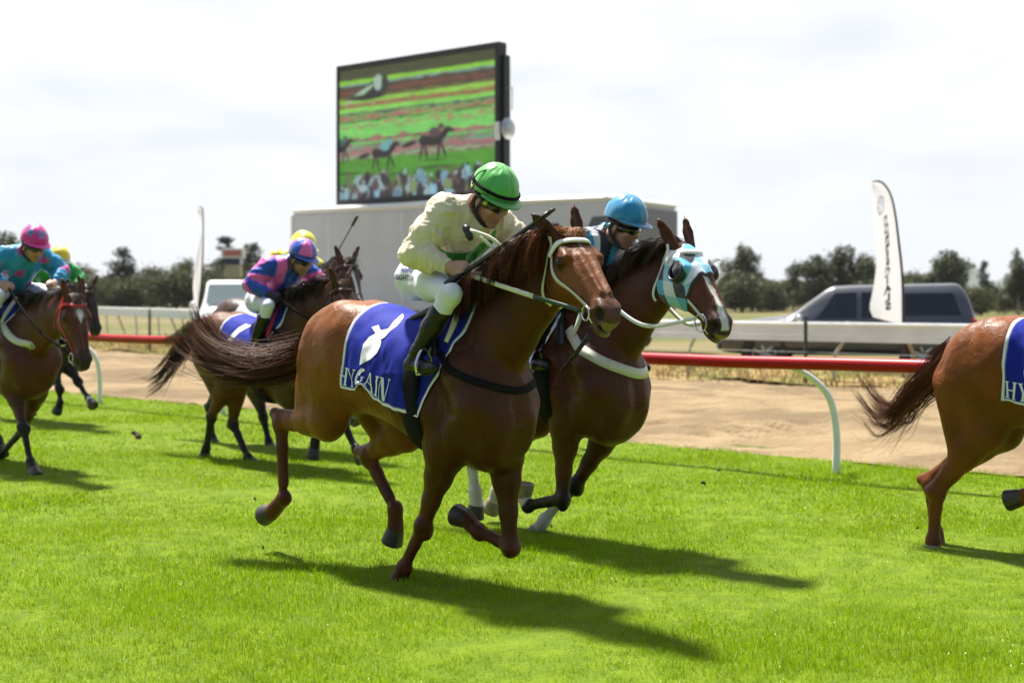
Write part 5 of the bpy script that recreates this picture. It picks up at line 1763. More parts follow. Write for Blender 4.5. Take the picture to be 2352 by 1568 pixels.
BLUE = np.array([.007, .018, .27])
def saddle_cloth(H, label, number, brand=True, x0=-.24, x1t=.68, x1b=.38, th=1.90, col=BLUE, num_size=.30, bow=.0, nx=0.0, bold=.008, num_px=None, bpos=(.30, -1.66)):
    """a printed cloth hanging over the back"""
    bvh = H['bvh']; fr = H['fr']; dz = H.get('dz', 0)
    root = thing('saddle_cloth', label, 'saddle cloth', (fr.O[0], fr.O[1], 0), R(fr.deg), 'printed saddle cloths')
    ns, nt = 84, 150
    zc = 1.16 + dz
    Pt = np.zeros((ns, nt, 3)); N_ = np.zeros((ns, nt, 3))
    ths = np.linspace(-th, th, nt)
    for i, s in enumerate(np.linspace(0, 1, ns)):
        for j, t in enumerate(ths):
            f = abs(t) / th
            dip = bow * math.exp(-((s - .30) / .08) ** 2) * f ** 3
            t2 = t * (1 - dip) * (.955 + .20 * s)
            xr = x0 - .02 * f; xf = x1t + (x1b - x1t) * f ** 1.2
            x = xr + (xf - xr) * s
            d = Vector((0, -math.sin(-t2) * -1 * -1, math.cos(t2)))
            d = Vector((0, math.sin(t2), math.cos(t2)))
            hit = bvh.ray_cast(Vector((x, 0, zc)) + d * .9, -d)
            if hit[0] is None: hit = (Vector((x, 0, zc)) + d * .28, d)
            Pt[i, j] = hit[0]; N_[i, j] = d
    for _ in range(5):
        Pt[1:-1, 1:-1] = .4 * Pt[1:-1, 1:-1] + .15 * (Pt[:-2, 1:-1] + Pt[2:, 1:-1] + Pt[1:-1, :-2] + Pt[1:-1, 2:])
    ff = (np.abs(ths) / th)[None, :, None]
    wv = fbm(Pt * np.array([9, 5, 5]), 33, 3)[..., None]
    ss = np.linspace(0, 1, ns)[:, None, None]
    rip = np.sin(Pt[..., 0:1] * 34 + Pt[..., 2:3] * 16 + 2 * wv) * .009 * ff * smooth(.85, .2, ss)
    Pt = Pt + N_ * (.010 + .010 * ff ** 2 + .013 * wv * (.25 + .75 * ff) + .007 * (1 - np.abs(fbm(Pt * np.array([7, 5, 7]) + 4, 37, 2)) * 2)[..., None] * ff + rip + .03 * ff ** 3 * (1 - ss) ** 2)
    C = np.tile(col, (ns, nt, 1)) * 1.0
    bw = .014
    L_s = (x1b - x0); edge_s = bw / L_s; edge_t = bw / .28
    sI = np.linspace(0, 1, ns)[:, None] + 0 * ths[None]; tI = np.abs(ths)[None] + 0 * sI
    ed = (sI < edge_s) | (sI > 1 - edge_s) | (tI > th - edge_t)
    C[ed] = (.76, .76, .78)
    mb = MB(); mb.grid(Pt, col=C.reshape(-1, 3))
    mb.grid((Pt - N_ * .004)[:, ::-1], col=np.tile(col, (ns * nt, 1)))
    mb.build('cloth', M['cloth_print'], root, col=True)
    def at(u, v, s, t):
        """u metres forward, v metres up from (s, t) of the right-hand side"""
        x = s + u / (x1b - x0); a = t + v / .285
        fx = np.clip(x, 0, .999) * (ns - 1); fy = np.clip((a + th) / (2 * th), 0, .999) * (nt - 1)
        i, j = int(fx), int(fy); p, q = fx - i, fy - j
        g = lambda A: A[i, j] * (1 - p) * (1 - q) + A[min(ns - 1, i + 1), j] * p * (1 - q) + A[i, min(nt - 1, j + 1)] * (1 - p) * q + A[min(ns - 1, i + 1), min(nt - 1, j + 1)] * p * q
        return g(Pt) + nrm(g(N_)) * .004
    def write(txt, size, s, t, name, bold=.0, sx=1.0, shear=0.0):
        Vt, Tt = text_mesh(txt, size, bold, 4, .03)
        W_ = np.array([at(x * sx + shear * y, y, s, t) for x, y, z in Vt])
        mb = MB(); mb.add(W_, [], Tt)
        mb.build(name, M['print_white'], root, shade=True)
    def drape(V2, T, fn, name):
        mb = MB(); mb.add(np.array([fn(*p) for p in V2]), [], T)
        return mb.build(name, M['print_white'], root)
    if num_px is not None:
        gi = np.arange(ns * nt).reshape(ns, nt)
        Qg = np.stack([gi[:-1, :-1], gi[1:, :-1], gi[1:, 1:], gi[:-1, 1:]], -1).reshape(-1, 4)
        cb = BVHTree.FromPolygons([Vector(v) for v in Pt.reshape(-1, 3)], [tuple(int(x) for x in f) for f in Qg])
        def onto(u, v):
            p1 = fr.loc(u, v, .30); p0 = np.array([-fr.O @ fr.F, -fr.O @ fr.L, CAMH])
            d = nrm(p1 - p0)
            h_ = cb.ray_cast(Vector(p0), Vector(d))
            return (np.array(h_[0]) if h_[0] is not None else p1) - d * .005
        V2, T2 = poly_mesh(num_px, 5.0); drape(V2, T2, onto, 'number')
    elif number: write(number, num_size, .27 + nx, -1.02, 'number', bold, .95, .35)
    if brand:
        x = -.5 * sum(SERIF[c][0] + .10 for c in 'HYGAIN')
        for ch in 'HYGAIN':
            w_, polys = SERIF[ch]
            mb = MB()
            for pl in polys:
                V2, T2 = poly_mesh(pl, .35)
                mb.add(np.array([at((x + p[0]) * .082 + .0, (p[1] - .5) * .098, bpos[0], bpos[1]) for p in V2]), [], T2)
            mb.build('letter', M['print_white'], root)
            x += w_ + .10
    return root

def poly_mesh(poly, mx):
    bm = bmesh.new()
    vs = [bm.verts.new((x, y, 0)) for x, y in poly]
    bm.faces.new(vs)
    bmesh.ops.triangulate(bm, faces=bm.faces[:])
    for _ in range(6):
        ed = [e for e in bm.edges if e.calc_length() > mx]
        if not ed: break
        bmesh.ops.subdivide_edges(bm, edges=ed, cuts=1)
        bmesh.ops.triangulate(bm, faces=bm.faces[:])
    bm.verts.ensure_lookup_table()
    V = np.array([v.co[:2] for v in bm.verts]); T = np.array([[v.index for v in f.verts] for f in bm.faces])
    bm.free()
    return V, T

def _serif():
    rc = lambda x0, y0, x1, y1: [(x0, y0), (x1, y0), (x1, y1), (x0, y1)]
    dg = lambda xa, ya, xb, yb, w: [(xa, ya), (xa + w, ya), (xb + w, yb), (xb, yb)]
    sf = lambda x, w, y: rc(x - .07, y, x + w + .07, y + .05)
    st = lambda x, w: [rc(x, .05, x + w, .95), sf(x, w, 0), sf(x, w, .95)]
    D = {}
    D['H'] = (.80, st(.07, .15) + st(.58, .15) + [rc(.22, .47, .58, .54)])
    D['Y'] = (.76, [dg(.02, .95, .31, .45, .16), dg(.62, .95, .40, .45, .07), rc(.31, .05, .46, .46), sf(.31, .15, 0), rc(-.03, .95, .26, 1.0), rc(.53, .95, .78, 1.0)])
    a = np.linspace(.72, 5.6, 22)
    o = [(.40 + .40 * math.cos(t), .50 + .52 * math.sin(t)) for t in a]
    i = [(.42 + (.40 - .15 * abs(math.sin(t / 2)) ** 2 - .02) * math.cos(t), .50 + .46 * math.sin(t)) for t in a[::-1]]
    D['G'] = (.82, [o + i, rc(.60, .06, .74, .42), rc(.50, .40, .84, .45)])
    D['A'] = (.80, [dg(.05, .05, .36, 1.0, .06), dg(.60, .05, .34, 1.0, .16), rc(.20, .34, .62, .40), rc(-.03, 0, .22, .05), rc(.50, 0, .84, .05)])
    D['I'] = (.30, st(.07, .15))
    D['N'] = (.86, [rc(.10, .05, .16, .95), rc(.70, .0, .76, .95), dg(.06, 1.0, .58, 0.0, .17), sf(.10, .06, 0), sf(.70, .06, .95), rc(-.02, .95, .14, 1.0)])
    return D
SERIF = _serif()

def saddle(H, label, pad='pad'):
    bvh = H['bvh']; fr = H['fr']; dz = H.get('dz', 0)
    root = thing('racing_saddle', label, 'saddle', (fr.O[0], fr.O[1], 0), R(fr.deg), 'racing saddles under the jockeys')
    F = Field((-.08, -.36, 1.18 + dz), (.66, .36, 1.74 + dz), .011)
    top = lambda x, y=0.0: np.array(bvh.ray_cast(Vector((x, y, 2.2)), Vector((0, 0, -1)))[0])
    sd = lambda x, z, s: np.array(bvh.ray_cast(Vector((x, s * .8, z + dz)), Vector((0, -s, 0)))[0]) + np.array([0, s * .028, 0])
    up = np.array([0, 0, .03])
    F.chain([top(.10) + up * .5, top(.20) + up * .7, top(.34) + up * 1.1, top(.46) + up * 1.6], [.034, .036, .036, .034], .02)
    for s in (-1, 1):
        F.cone(top(.12, s * .09) + up * .4, top(.42, s * .07) + up * .6, .022, .024, .02)
        F.chain([top(.36, s * .10) + up * .6, sd(.43, 1.42, s), sd(.47, 1.30, s)], [.022, .018, .016], .02)
        F.cone(sd(.40, 1.44, s), sd(.44, 1.30, s), .016, .014, .03)
    V, Q = F.mesh(1)
    mesh_obj('seat', V, Q, None, M['leather_black'], root)
    mb = MB()
    for s in (-1, 1):
        mb.tube(crom([top(.50, s * .06) + up * 1.1, sd(.55, 1.45, s) + np.array([0, 0, 0]), sd(.545, 1.36, s)], 10), np.linspace(.024, .014, 10), 8, flat=((1, 0, .3), .6))
    mb.build('knee_pad', M[pad], root)
    # girth
    mb = MB()
    pts = []; nn_ = []
    for a in np.linspace(-1.9, 1.9, 48):
        d = Vector((0, math.sin(a), -math.cos(a)))
        hits = [bvh.ray_cast(Vector((.315 + e_, 0, 1.12 + dz)) + d * .9, -d)[0] for e_ in (-.05, 0, .05)]
        rr_ = [(h_ - Vector((.315, 0, 1.12 + dz))).dot(d) if h_ is not None else .3 for h_ in hits]
        pts.append(min(rr_[1], .36)); nn_.append(np.array(d))
    pts = np.array(pts)
    for _ in range(6): pts[1:-1] = .25 * pts[:-2] + .5 * pts[1:-1] + .25 * pts[2:]
    nn_ = np.array(nn_)
    c_ = np.array([.315, 0, 1.12 + dz]) + nn_ * (pts + .026)[:, None]
    A = np.stack([c_ + np.array([e_, 0, 0]) + nn_ * o_ for e_, o_ in ((-.062, -.02), (-.062, 0), (-.03, .003), (.03, .003), (.062, 0), (.062, -.02))], 1)
    mb.grid(A[:, ::-1], closed=True)
    mb.build('girth', M['strap_black'], root)
    return root

def breast_strap(H, label, m, pts, width, off=.008):
    fr = H['fr']
    root = thing('breastplate', label, 'breastplate', (fr.O[0], fr.O[1], 0), R(fr.deg))
    mb = MB()
    strap(mb, H['bvh'], pts, width, off, .007, 40)
    mb.build('chest_strap', m, root)
    return root

def bridle(H, label, m_strap, m_brow, hand_r, hand_l, rein_mats, brow_w=.030, ring=.035, nose=True, slack=.05):
    """straps on the head, bit rings and reins to the two hands"""
    bvh, hp, fr, hs = H['bvh'], H['hp'], H['fr'], H['hs']
    root = thing('bridle', label, 'bridle', (fr.O[0], fr.O[1], 0), R(fr.deg), 'bridles of the racehorses')
    mb = MB()
    strap(mb, bvh, [hp(.045, -.13, -.035), hp(.055, -.10, .045), hp(.085, -.06, .09), hp(.10, 0, .11), hp(.085, .06, .09), hp(.055, .10, .045), hp(.045, .13, -.035)], brow_w, .015, .009, 36, True)
    mb.build('browband', m_brow, root)
    for s in (-1, 1):
        mb = MB()
        strap(mb, bvh, [hp(-.02, s * .09, .04), hp(.05, s * .12, -.04), hp(.17, s * .13, -.085), hp(.30, s * .11, -.08), hp(.43, s * .09, -.075), hp(.475, s * .08, -.075)], .020, .006, .004, 26)
        mb.build('cheek_strap', m_strap, root)
        c = hp(.485, s * .078, -.078)
        mb = MB()
        a = np.linspace(0, 2 * math.pi, 25)
        e1, e2, e3 = H['e']
        ctr = c + e1 * .0 + e2 * s * .004
        mb.tube([ctr + ring * (math.cos(x) * e1 + math.sin(x) * e3) for x in a], .0045, 6, cap=False)
        mb.tube([ctr + e1 * ring, ctr + e1 * (ring + .03) - e3 * .012 - e2 * s * .012], .005, 6)
        mb.build('bit_ring', M['steel'], root)
        hand = np.array(hand_r if s < 0 else hand_l, float)
        st = ctr - e1 * ring * .9 - e3 * .01
        mid = (hand + st) / 2 + np.array([0, s * .02, -slack])
        full = crom([hand, mid, st], 21)
        mb = MB(); mb.tube(full[:13], .013, 8, flat=((0, 1, 0), .45)); mb.build('rein', rein_mats[0], root)
        mb = MB(); mb.tube(full[12:], .011, 8, flat=((0, 1, 0), .45)); mb.build('rein', rein_mats[1], root)
    mb = MB()
    strap(mb, bvh, [hp(-.01, -.09, .0), hp(.03, -.13, -.10), hp(.085, -.10, -.24), hp(.10, 0, -.30), hp(.085, .10, -.24), hp(.03, .13, -.10), hp(-.01, .09, .0)], .014, .010, .004, 36)
    mb.build('throat_strap', m_strap, root)
    if nose:
        mb = MB()
        strap(mb, bvh, [hp(.45, -.04, -.2), hp(.43, -.10, -.08), hp(.41, -.05, .05), hp(.40, 0, .08), hp(.41, .05, .05), hp(.43, .10, -.08), hp(.45, .04, -.2)], .016, .004, .004, 30)
        mb.build('noseband', m_strap, root)
    return root

# ------------------------------------------------------------------ jockeys
M['skin'] = mat('skin', (.46, .245, .165), rough=.5, noise=.08, nscale=30, sub=.15)
M['silk'] = mat('racing_silk', col=True, rough=.42, spec=.35, sheen=.1, bump=.35, bscale=16, bstretch=(1, 1, 1.8))
M['breeches'] = mat('white_breeches', (.66, .67, .73), rough=.55, noise=.04, nscale=20, bump=.15, bscale=24)
M['boot'] = mat('black_boot', (.008, .008, .009), rough=.26, spec=.35, bump=.25, bscale=26)
M['cap'] = mat('silk_cap', col=True, rough=.36, spec=.5, sheen=.2, bump=.10, bscale=24)
M['goggle'] = mat('goggles', (.010, .008, .007), rough=.12, spec=.6, coat=.5)
M['glove'] = mat('black_glove', (.012, .012, .014), rough=.6)
M['whip'] = mat('whip_black', (.016, .018, .022), rough=.35)
M['yellow_disc'] = mat('yellow_plastic', (.55, .50, .03), rough=.35)
M['brass'] = mat('brass', (.7, .5, .2), rough=.25, metal=1.0)

JD = dict(pel=(.15, 0, 1.71), chest=(.43, 0, 1.955), nb=(.54, 0, 2.045), head=(.655, 0, 2.145),
          sR=(.435, -.175, 2.01), eR=(.36, -.305, 1.845), wR=(.535, -.235, 1.765), hR=(.60, -.205, 1.735),
          sL=(.50, .175, 2.01), eL=(.57, .315, 1.87), wL=(.70, .195, 1.775), hL=(.755, .15, 1.745),
          hipR=(.16, -.10, 1.70), kR=(.60, -.285, 1.655), aR=(.425, -.315, 1.315), heR=(.36, -.32, 1.235), toR=(.57, -.335, 1.225),
          hipL=(.16, .10, 1.70), kL=(.60, .285, 1.655), aL=(.425, .315, 1.315), heL=(.36, .32, 1.235), toL=(.57, .335, 1.225))

def fist(F, w, h, s, k=.006, z=1.14):
    """closed hand round a rein: palm, four curled fingers, thumb on top"""
    w = np.asarray(w, float); h = np.asarray(h, float)
    d = nrm(h - w)
    up = nrm(np.array([0, 0, 1.0]) - d * d[2])
    sd = np.cross(d, up)                     # towards the right of the hand
    inn = sd * (1 if s > 0 else -1)
    inn = -np.array([0, s, 0]); inn = nrm(inn - d * (inn @ d))
    row = nrm(up * .85 + inn * .5)           # knuckle row: index finger uppermost
    pal = nrm(np.cross(row, d)); pal = pal if pal @ inn > 0 else -pal
    F.cone(w, w + d * .03 * z, .029, .033, .02)
    F.ell(w + d * .055 * z + pal * .004, (.045 * z, .024 * z, .040 * z), .012, np.array([d, pal, row]))
    for i, (ln, r) in enumerate(((.040, .0105), (.044, .0108), (.041, .0102), (.033, .0090))):
        ln *= z; r *= z; o = (1.5 - i) * .0195 * z
        k0 = w + d * z * (.088 - .003 * abs(i - 1)) + row * o - pal * .006
        k1 = k0 + d * ln * .45 + pal * ln * .62
        k2 = k1 - d * ln * .55 + pal * ln * .42
        k3 = k2 - d * ln * .50 - pal * ln * .30
        F.chain([k0 - d * .03, k0, k1, k2, k3], [r * 1.1, r * 1.15, r, r * .95, r * .85], k)
    t0 = w + d * .032 * z + row * .032 * z + pal * .012
    t1 = t0 + d * .032 + row * .014 + pal * .010
    t2 = t1 + d * .028 + pal * .012 - row * .006
    F.chain([t0, t1, t2], [.015, .0125, .0100], k)
    return w + d * .075 + pal * .02, row

def jockey(H, label, silk, cap, dx=0.0, dz=0.0, hd=(0, 0, 0), h=.012, pitch=25, yaw=0, gloves=False, ov=None, band=None, disc=None, wr=1.0, breech=None, group='jockeys riding in the race', body_lat=0.0):
    fr = H['fr']
    J = {k: np.array(v, float) + np.array([dx, body_lat, dz]) for k, v in JD.items()}
    if ov:
        for k, v in ov.items(): J[k] = np.array(v, float)
    J['head'] = J['head'] + np.array(hd, float) + np.array([0, 0, -.022])
    J['nb'] = J['nb'] + np.array(hd, float) * .4
    root = thing('person', label, 'person', (fr.O[0], fr.O[1], 0), R(fr.deg), group)
    pt, yw = R(pitch), R(yaw)
    f = np.array([math.cos(pt) * math.cos(yw), math.cos(pt) * math.sin(yw), -math.sin(pt)])
    l = np.array([-math.sin(yw), math.cos(yw), 0]); u = np.cross(f, l)
    HA = np.array([f, l, u]); h0 = J['head']
    q = lambda a, b, c: h0 + f * a + l * b + u * c
    allp = np.array(list(J.values()))
    lo, hi = allp.min(0) - .22, allp.max(0) + .25
    # ---- body: one continuous figure
    F = Field(lo, hi, h if h > .008 else .0056)
    F.ell(J['pel'], (.11, .135, .105), .04)
    F.cone(J['pel'], J['chest'], .105, .125, .05, ((0, 1, 0), 1.0))
    F.ell(J['chest'], (.13, .16, .10), .05)
    F.cone(J['chest'], J['nb'], .09, .062, .04)
    F.cone(J['nb'], q(-.035, 0, -.06), .058, .056, .03)
    for S in 'RL':
        s = -1 if S == 'R' else 1
        F.cone(J['chest'], J['s' + S], .09, .055, .04)
        F.chain([J['s' + S], J['e' + S]], [.050, .040], .03)
        F.chain([J['e' + S], J['w' + S]], [.040, .030], .015)
        fist(F, J['w' + S], J['h' + S], s)
        F.chain([J['hip' + S], J['k' + S]], [.068, .042], .04)
        F.chain([J['k' + S], J['k' + S] * .6 + J['a' + S] * .4, J['a' + S]], [.042, .040, .034], .02)
        F.chain([J['a' + S], J['he' + S]], [.032, .030], .015); F.chain([J['he' + S], J['to' + S]], [.030, .026], .02)
    F.ell(q(-.012, 0, .02), (.092, .074, .098), .01, HA)
    F.ell(q(.030, 0, -.055), (.066, .060, .070), .03, HA)
    F.ell(q(.070, 0, -.108), (.026, .030, .020), .02, HA)
    F.cone(q(.05, -.035, -.075), q(.066, 0, -.108), .02, .02, .02); F.cone(q(.05, .035, -.075), q(.066, 0, -.108), .02, .02, .02)
    F.cone(q(.084, 0, .008), q(.112, 0, -.036), .009, .0135, .010)
    for s in (-1, 1):
        F.ell(q(.100, s * .013, -.042), (.012, .010, .009), .006, HA)
        F.ell(q(.066, s * .046, -.030), (.028, .026, .024), .02, HA)
        F.cone(q(.078, s * .012, .024), q(.066, s * .052, .020), .011, .010, .012)
        F.ell(q(.082, s * .032, .002), (.016, .018, .012), .010, HA, op='-')
        F.ell(q(-.012, s * .079, -.012), (.026, .010, .034), .008, HA)
        F.ell(q(-.010, s * .090, -.010), (.014, .006, .022), .006, HA, op='-')
    F.ell(q(.094, 0, -.068), (.012, .024, .0065), .006, HA); F.ell(q(.091, 0, -.082), (.012, .021, .0075), .006, HA)
    F.ell(q(.104, 0, -.075), (.014, .026, .0028), .003, HA, op='-')
    V, Q = F.mesh(1)
    fc = (V - h0) @ HA.T
    C = np.tile(np.array([.46, .25, .17]), (len(V), 1)) * (1 + .07 * fbm(V * 30, 2)[:, None])
    face = (np.abs(fc) < .16).all(1)
    C[face] *= np.array([1.0, .93, .90])
    lipw = smooth(.030, .018, np.linalg.norm((fc - np.array([.096, 0, -.075])) * np.array([1, 1, 2.2]), axis=1))[:, None]
    C = C * (1 - .55 * lipw) + np.array([.30, .105, .09]) * .55 * lipw
    st = smooth(-.03, -.07, fc[:, 2]) * smooth(.0, .05, fc[:, 0]) * face
    C *= (1 - .20 * st)[:, None]
    if gloves:
        for S in 'RL':
            dd = np.linalg.norm(V - J['h' + S], axis=1); C[dd < .115] = (.014, .014, .016)
    mesh_obj('body', V, Q, None, M['skin_col'], root, col=C)
    # ---- jacket
    F = Field(lo, hi, h)
    F.ell(J['pel'] + np.array([.03, 0, .03]), (.125, .155, .115), .04)
    F.cone(J['pel'] + np.array([.03, 0, .03]), J['chest'], .125, .152, .05, ((0, 1, 0), 1.0))
    F.ell(J['chest'] + np.array([-.01, 0, .01]), (.145, .185, .118), .05)
    F.cone(J['chest'], J['nb'], .125, .088, .05)
    F.cone(J['sR'] + np.array([.0, .03, .02]), J['nb'], .07, .07, .05); F.cone(J['sL'] + np.array([.0, -.03, .02]), J['nb'], .07, .07, .05)
    for S in 'RL':
        F.cone(J['chest'], J['s' + S], .11, .078, .05)
        m_ = J['s' + S] * .45 + J['e' + S] * .55
        F.chain([J['s' + S], m_, J['e' + S]], [.078, .080, .072], .03)
        m_ = J['e' + S] * .5 + J['w' + S] * .5
        F.chain([J['e' + S], m_, J['w' + S] * .84 + J['e' + S] * .16], [.072, .066, .042], .02)
        F.chain([J['w' + S] * .84 + J['e' + S] * .16, J['w' + S] * .92 + J['e' + S] * .08], [.039, .037], .006)
    # collar
    cd = nrm(q(-.035, 0, -.06) - J['nb'])
    F.cone(J['nb'] - cd * .01, J['nb'] + cd * .045, .078, .068, .02)
    F.cone(J['nb'] + cd * .02, J['nb'] + cd * .10, .058, .056, .004, op='-')
    F.ell(h0, (.13, .115, .14), .004, HA, op='-')
    V, Q = F.mesh(1)
    arm = np.full(len(V), 9.0); par = np.zeros(len(V)); ax_ = np.zeros_like(V); sideA = np.zeros(len(V))
    for S in 'RL':
        for k_, (a, b) in enumerate((('s', 'e'), ('e', 'w'))):
            A_, B_ = J[a + S], J[b + S]; ab = B_ - A_
            t = np.clip((V - A_) @ ab / (ab @ ab), 0, 1)
            dd = np.linalg.norm(V - (A_ + t[:, None] * ab), axis=1)
            m_ = dd < arm; arm[m_] = dd[m_]; par[m_] = (k_ + t)[m_]; ax_[m_] = nrm(ab); sideA[m_] = -1 if S == 'R' else 1
    isarm = smooth(.125, .095, arm)
    # folds: rings round the sleeves, drapes over the back
    tgt = (V - J['chest'])
    no = V - (J['chest'] + (J['pel'] - J['chest']) * np.clip(((V - J['chest']) @ (J['pel'] - J['chest'])) / np.sum((J['pel'] - J['chest']) ** 2), -.3, 1)[:, None])
    no /= np.maximum(.02, np.linalg.norm(no, axis=1))[:, None]
    rd = 1 - np.abs(vnoise(V * np.array([11, 11, 11]) + (par * 4)[:, None] * np.array([1, .4, .3]), 12)) * 2
    rd2 = 1 - np.abs(vnoise(V * np.array([7, 16, 7]) + 3, 13)) * 2
    rd3 = 1 - np.abs(vnoise(V * np.array([24, 24, 16]) + 9, 14)) * 2
    rd4 = 1 - np.abs(vnoise(V * np.array([30, 30, 44]) + (par * 14)[:, None] + 5, 15)) * 2
    amp = (.0026 * np.sign(rd4) * np.abs(rd4) ** 1.5 * wr * (h < .008)) + (.010 * np.sign(rd) * np.abs(rd) ** 1.4 * isarm + .011 * rd2 * (1 - isarm) + .005 * rd3) * wr
    ctr = V.copy()
    for S in 'RL':
        for a, b in (('s', 'e'), ('e', 'w')):
            pass
    dirv = no * (1 - isarm)[:, None] + isarm[:, None] * (V - (V - 0))   # filled just below
    nea = np.zeros_like(V)
    best = np.full(len(V), 9.0)
    for S in 'RL':
        for a, b in (('s', 'e'), ('e', 'w')):
            A_, B_ = J[a + S], J[b + S]; ab = B_ - A_
            t = np.clip((V - A_) @ ab / (ab @ ab), 0, 1)
            pp = A_ + t[:, None] * ab
            dd = np.linalg.norm(V - pp, axis=1); m_ = dd < best
            best[m_] = dd[m_]; nea[m_] = pp[m_]
    da = V - nea; da /= np.maximum(.02, np.linalg.norm(da, axis=1))[:, None]
    dirv = nrm1(no * (1 - isarm)[:, None] + da * isarm[:, None])
    Vd = V + dirv * amp[:, None]
    info = dict(V=V, arm=isarm, par=par, side=sideA, J=J)
    mesh_obj('jacket', Vd, Q, None, M['silk'], root, col=silk(info))
    # ---- breeches
    F = Field(lo, hi, h)
    F.ell(J['pel'] + np.array([-.015, 0, 0]), (.132, .158, .128), .04)
    for S in 'RL':
        F.cone(J['pel'] + np.array([-.04, (-.07 if S == 'R' else .07), -.02]), J['hip' + S], .11, .10, .05)
        F.chain([J['hip' + S], (J['hip' + S] + J['k' + S]) / 2, J['k' + S]], [.100, .080, .055], .05)
        F.chain([J['k' + S], J['k' + S] * .62 + J['a' + S] * .38], [.056, .054], .025)
    V, Q = F.mesh(1)
    V = V + .006 * (1 - np.abs(vnoise(V * np.array([9, 9, 16]), 3)) * 2)[:, None] * np.array([0, -.7, .7]) * wr
    br = mesh_obj('breeches', V, Q, None, M['breeches'], root)
    brV, brQ = V, Q
    # ---- boots
    for S in 'RL':
        F = Field(np.minimum(np.minimum(J['k' + S], J['a' + S]), J['to' + S]) - .12, np.maximum(np.maximum(J['k' + S], J['a' + S]), J['to' + S]) + .12, min(h, .010))
        k_, a_, he, to = J['k' + S], J['a' + S], J['he' + S], J['to' + S]
        F.chain([k_ * .66 + a_ * .34, k_ * .4 + a_ * .6, a_], [.060, .056, .041], .02)
        F.chain([a_, he], [.041, .035], .015)
        F.chain([he + np.array([0, 0, -.002]), he * .4 + to * .6, to], [.034, .038, .027], .02)
        V, Q = F.mesh(1)
        V = V + .0025 * (1 - np.abs(vnoise(V * np.array([14, 14, 34]), 3)) * 2)[:, None] * np.array([.3, -.9, 0])
        mesh_obj('boot', V, Q, None, M['boot'], root)
        s = -1 if S == 'R' else 1
        mb = MB()
        c = he * .42 + to * .58
        p_ = [c + np.array([0, -.05, -.036]), c + np.array([0, -.055, .02]), c + np.array([0, -.02, .085]), c + np.array([0, .02, .085]), c + np.array([0, .055, .02]), c + np.array([0, .05, -.036])]
        mb.tube(crom(p_ + [p_[0]], 24), .0075, 8)
        so = mb.build('stirrup_iron', M['steel'], root)
        mb = MB(); mb.tube(crom([c + np.array([0, 0, .085]), (c + np.array([.36, s * .26, 1.47])) / 2 + np.array([.03, s * .01, 0]), np.array([.36, s * .24, 1.46])], 10), .011, 6, flat=((0, 1, 0), .4))
        mb.build('stirrup_leather', M['strap_black'], root)
    # ---- cap over the helmet
    hc = q(-.010, 0, .066)
    nph, nth = 72, 26
    ph = np.linspace(0, 2 * math.pi, nph, endpoint=False); th = np.linspace(0, 1.72, nth)
    rad = np.array([.143, .120, .136])
    PH, TH = np.meshgrid(ph, th, indexing='ij')
    sc_ = 1 - .014 * (np.abs(np.cos(PH * 3)) ** 8) * np.sin(TH)
    wr_ = 1 + .016 * vnoise(np.stack([PH * 6 + 40, TH * 2.2, PH * 0], -1), 7) * smooth(.1, .5, TH) + .012 * vnoise(np.stack([np.cos(PH) * 6, np.sin(PH) * 6, TH * 4], -1), 9)
    rr_ = sc_ * wr_
    loc = np.stack([np.sin(TH) * np.cos(PH) * rad[0], np.sin(TH) * np.sin(PH) * rad[1], np.cos(TH) * rad[2]], -1) * rr_[..., None]
    loc[..., 2] -= .018 * smooth(1.2, 1.7, TH) * (-np.cos(PH)) * .8
    A = hc + loc @ HA
    cc = cap(PH, TH)
    mb = MB(); mb.grid(A.transpose(1, 0, 2), closed=True, col=cc.transpose(1, 0, 2).reshape(-1, 3))
    helm = mb.build('helmet', M['cap'], root, col=True)
    mb = MB(); mb.ball(hc + u * .130, (.014, .014, .007), 8, col=cc[0, 3], rot=HA.T); mb.build('button', M['cap'], helm, col=True)
    # peak
    pk = []
    for a in np.linspace(-1.25, 1.25, 24):
        row = []
        ext = .046 * max(0, math.cos(a * 1.18)) ** .7
        for g_ in np.linspace(-.06, 1, 7):
            r0 = np.array([math.cos(a) * (rad[0] - .002), math.sin(a) * (rad[1] - .002)])
            o = r0 * (1 + g_ * ext / .13)
            z = -.008 - .008 * g_ * g_ - .004 * g_ + .012 * (1 - math.cos(a * .9)) * .3
            row.append(hc + f * o[0] + l * o[1] + u * z)
        pk.append(row)
    pk = np.array(pk)
    ccp = cap(np.zeros((1, 1)), np.full((1, 1), 1.6))[0, 0]
    mb = MB(); mb.grid(pk, col=ccp); mb.grid((pk - u * .006)[:, ::-1], col=ccp * .9)
    edg = pk[:, -1] - u * .003; mb.tube(edg, .004, 6, col=ccp)
    mb.build('peak', M['cap'], helm, col=True)
    bnd = band if band is not None else None
    if bnd is not None:
        mb = MB()
        a = np.linspace(0, 2 * math.pi, 61)
        mb.tube([hc + f * math.cos(x) * (rad[0] + .001) + l * math.sin(x) * (rad[1] + .001) + u * .012 for x in a], .010, 8, cap=False, flat=(u, 1.0))
        mb.build('hat_band', bnd, helm)
    # ---- goggles
    A = []
    for a in np.linspace(-1.32, 1.32, 30):
        row = []
        for g_ in np.linspace(-1, 1, 9):
            zz = -.004 + g_ * (.029 - .006 * (abs(a) / 1.32) ** 2) - .006 * math.exp(-(a / .16) ** 2) * (g_ < 0) * -1
            b_ = (1 - g_ * g_) * .016 + .010
            row.append(q(math.cos(a) * (.088 + b_) - .002, math.sin(a) * (.072 + b_), zz))
        A.append(row)
    mb = MB(); mb.grid(np.array(A))
    gg = mb.build('goggles', M['goggle'], root)
    mb = MB()
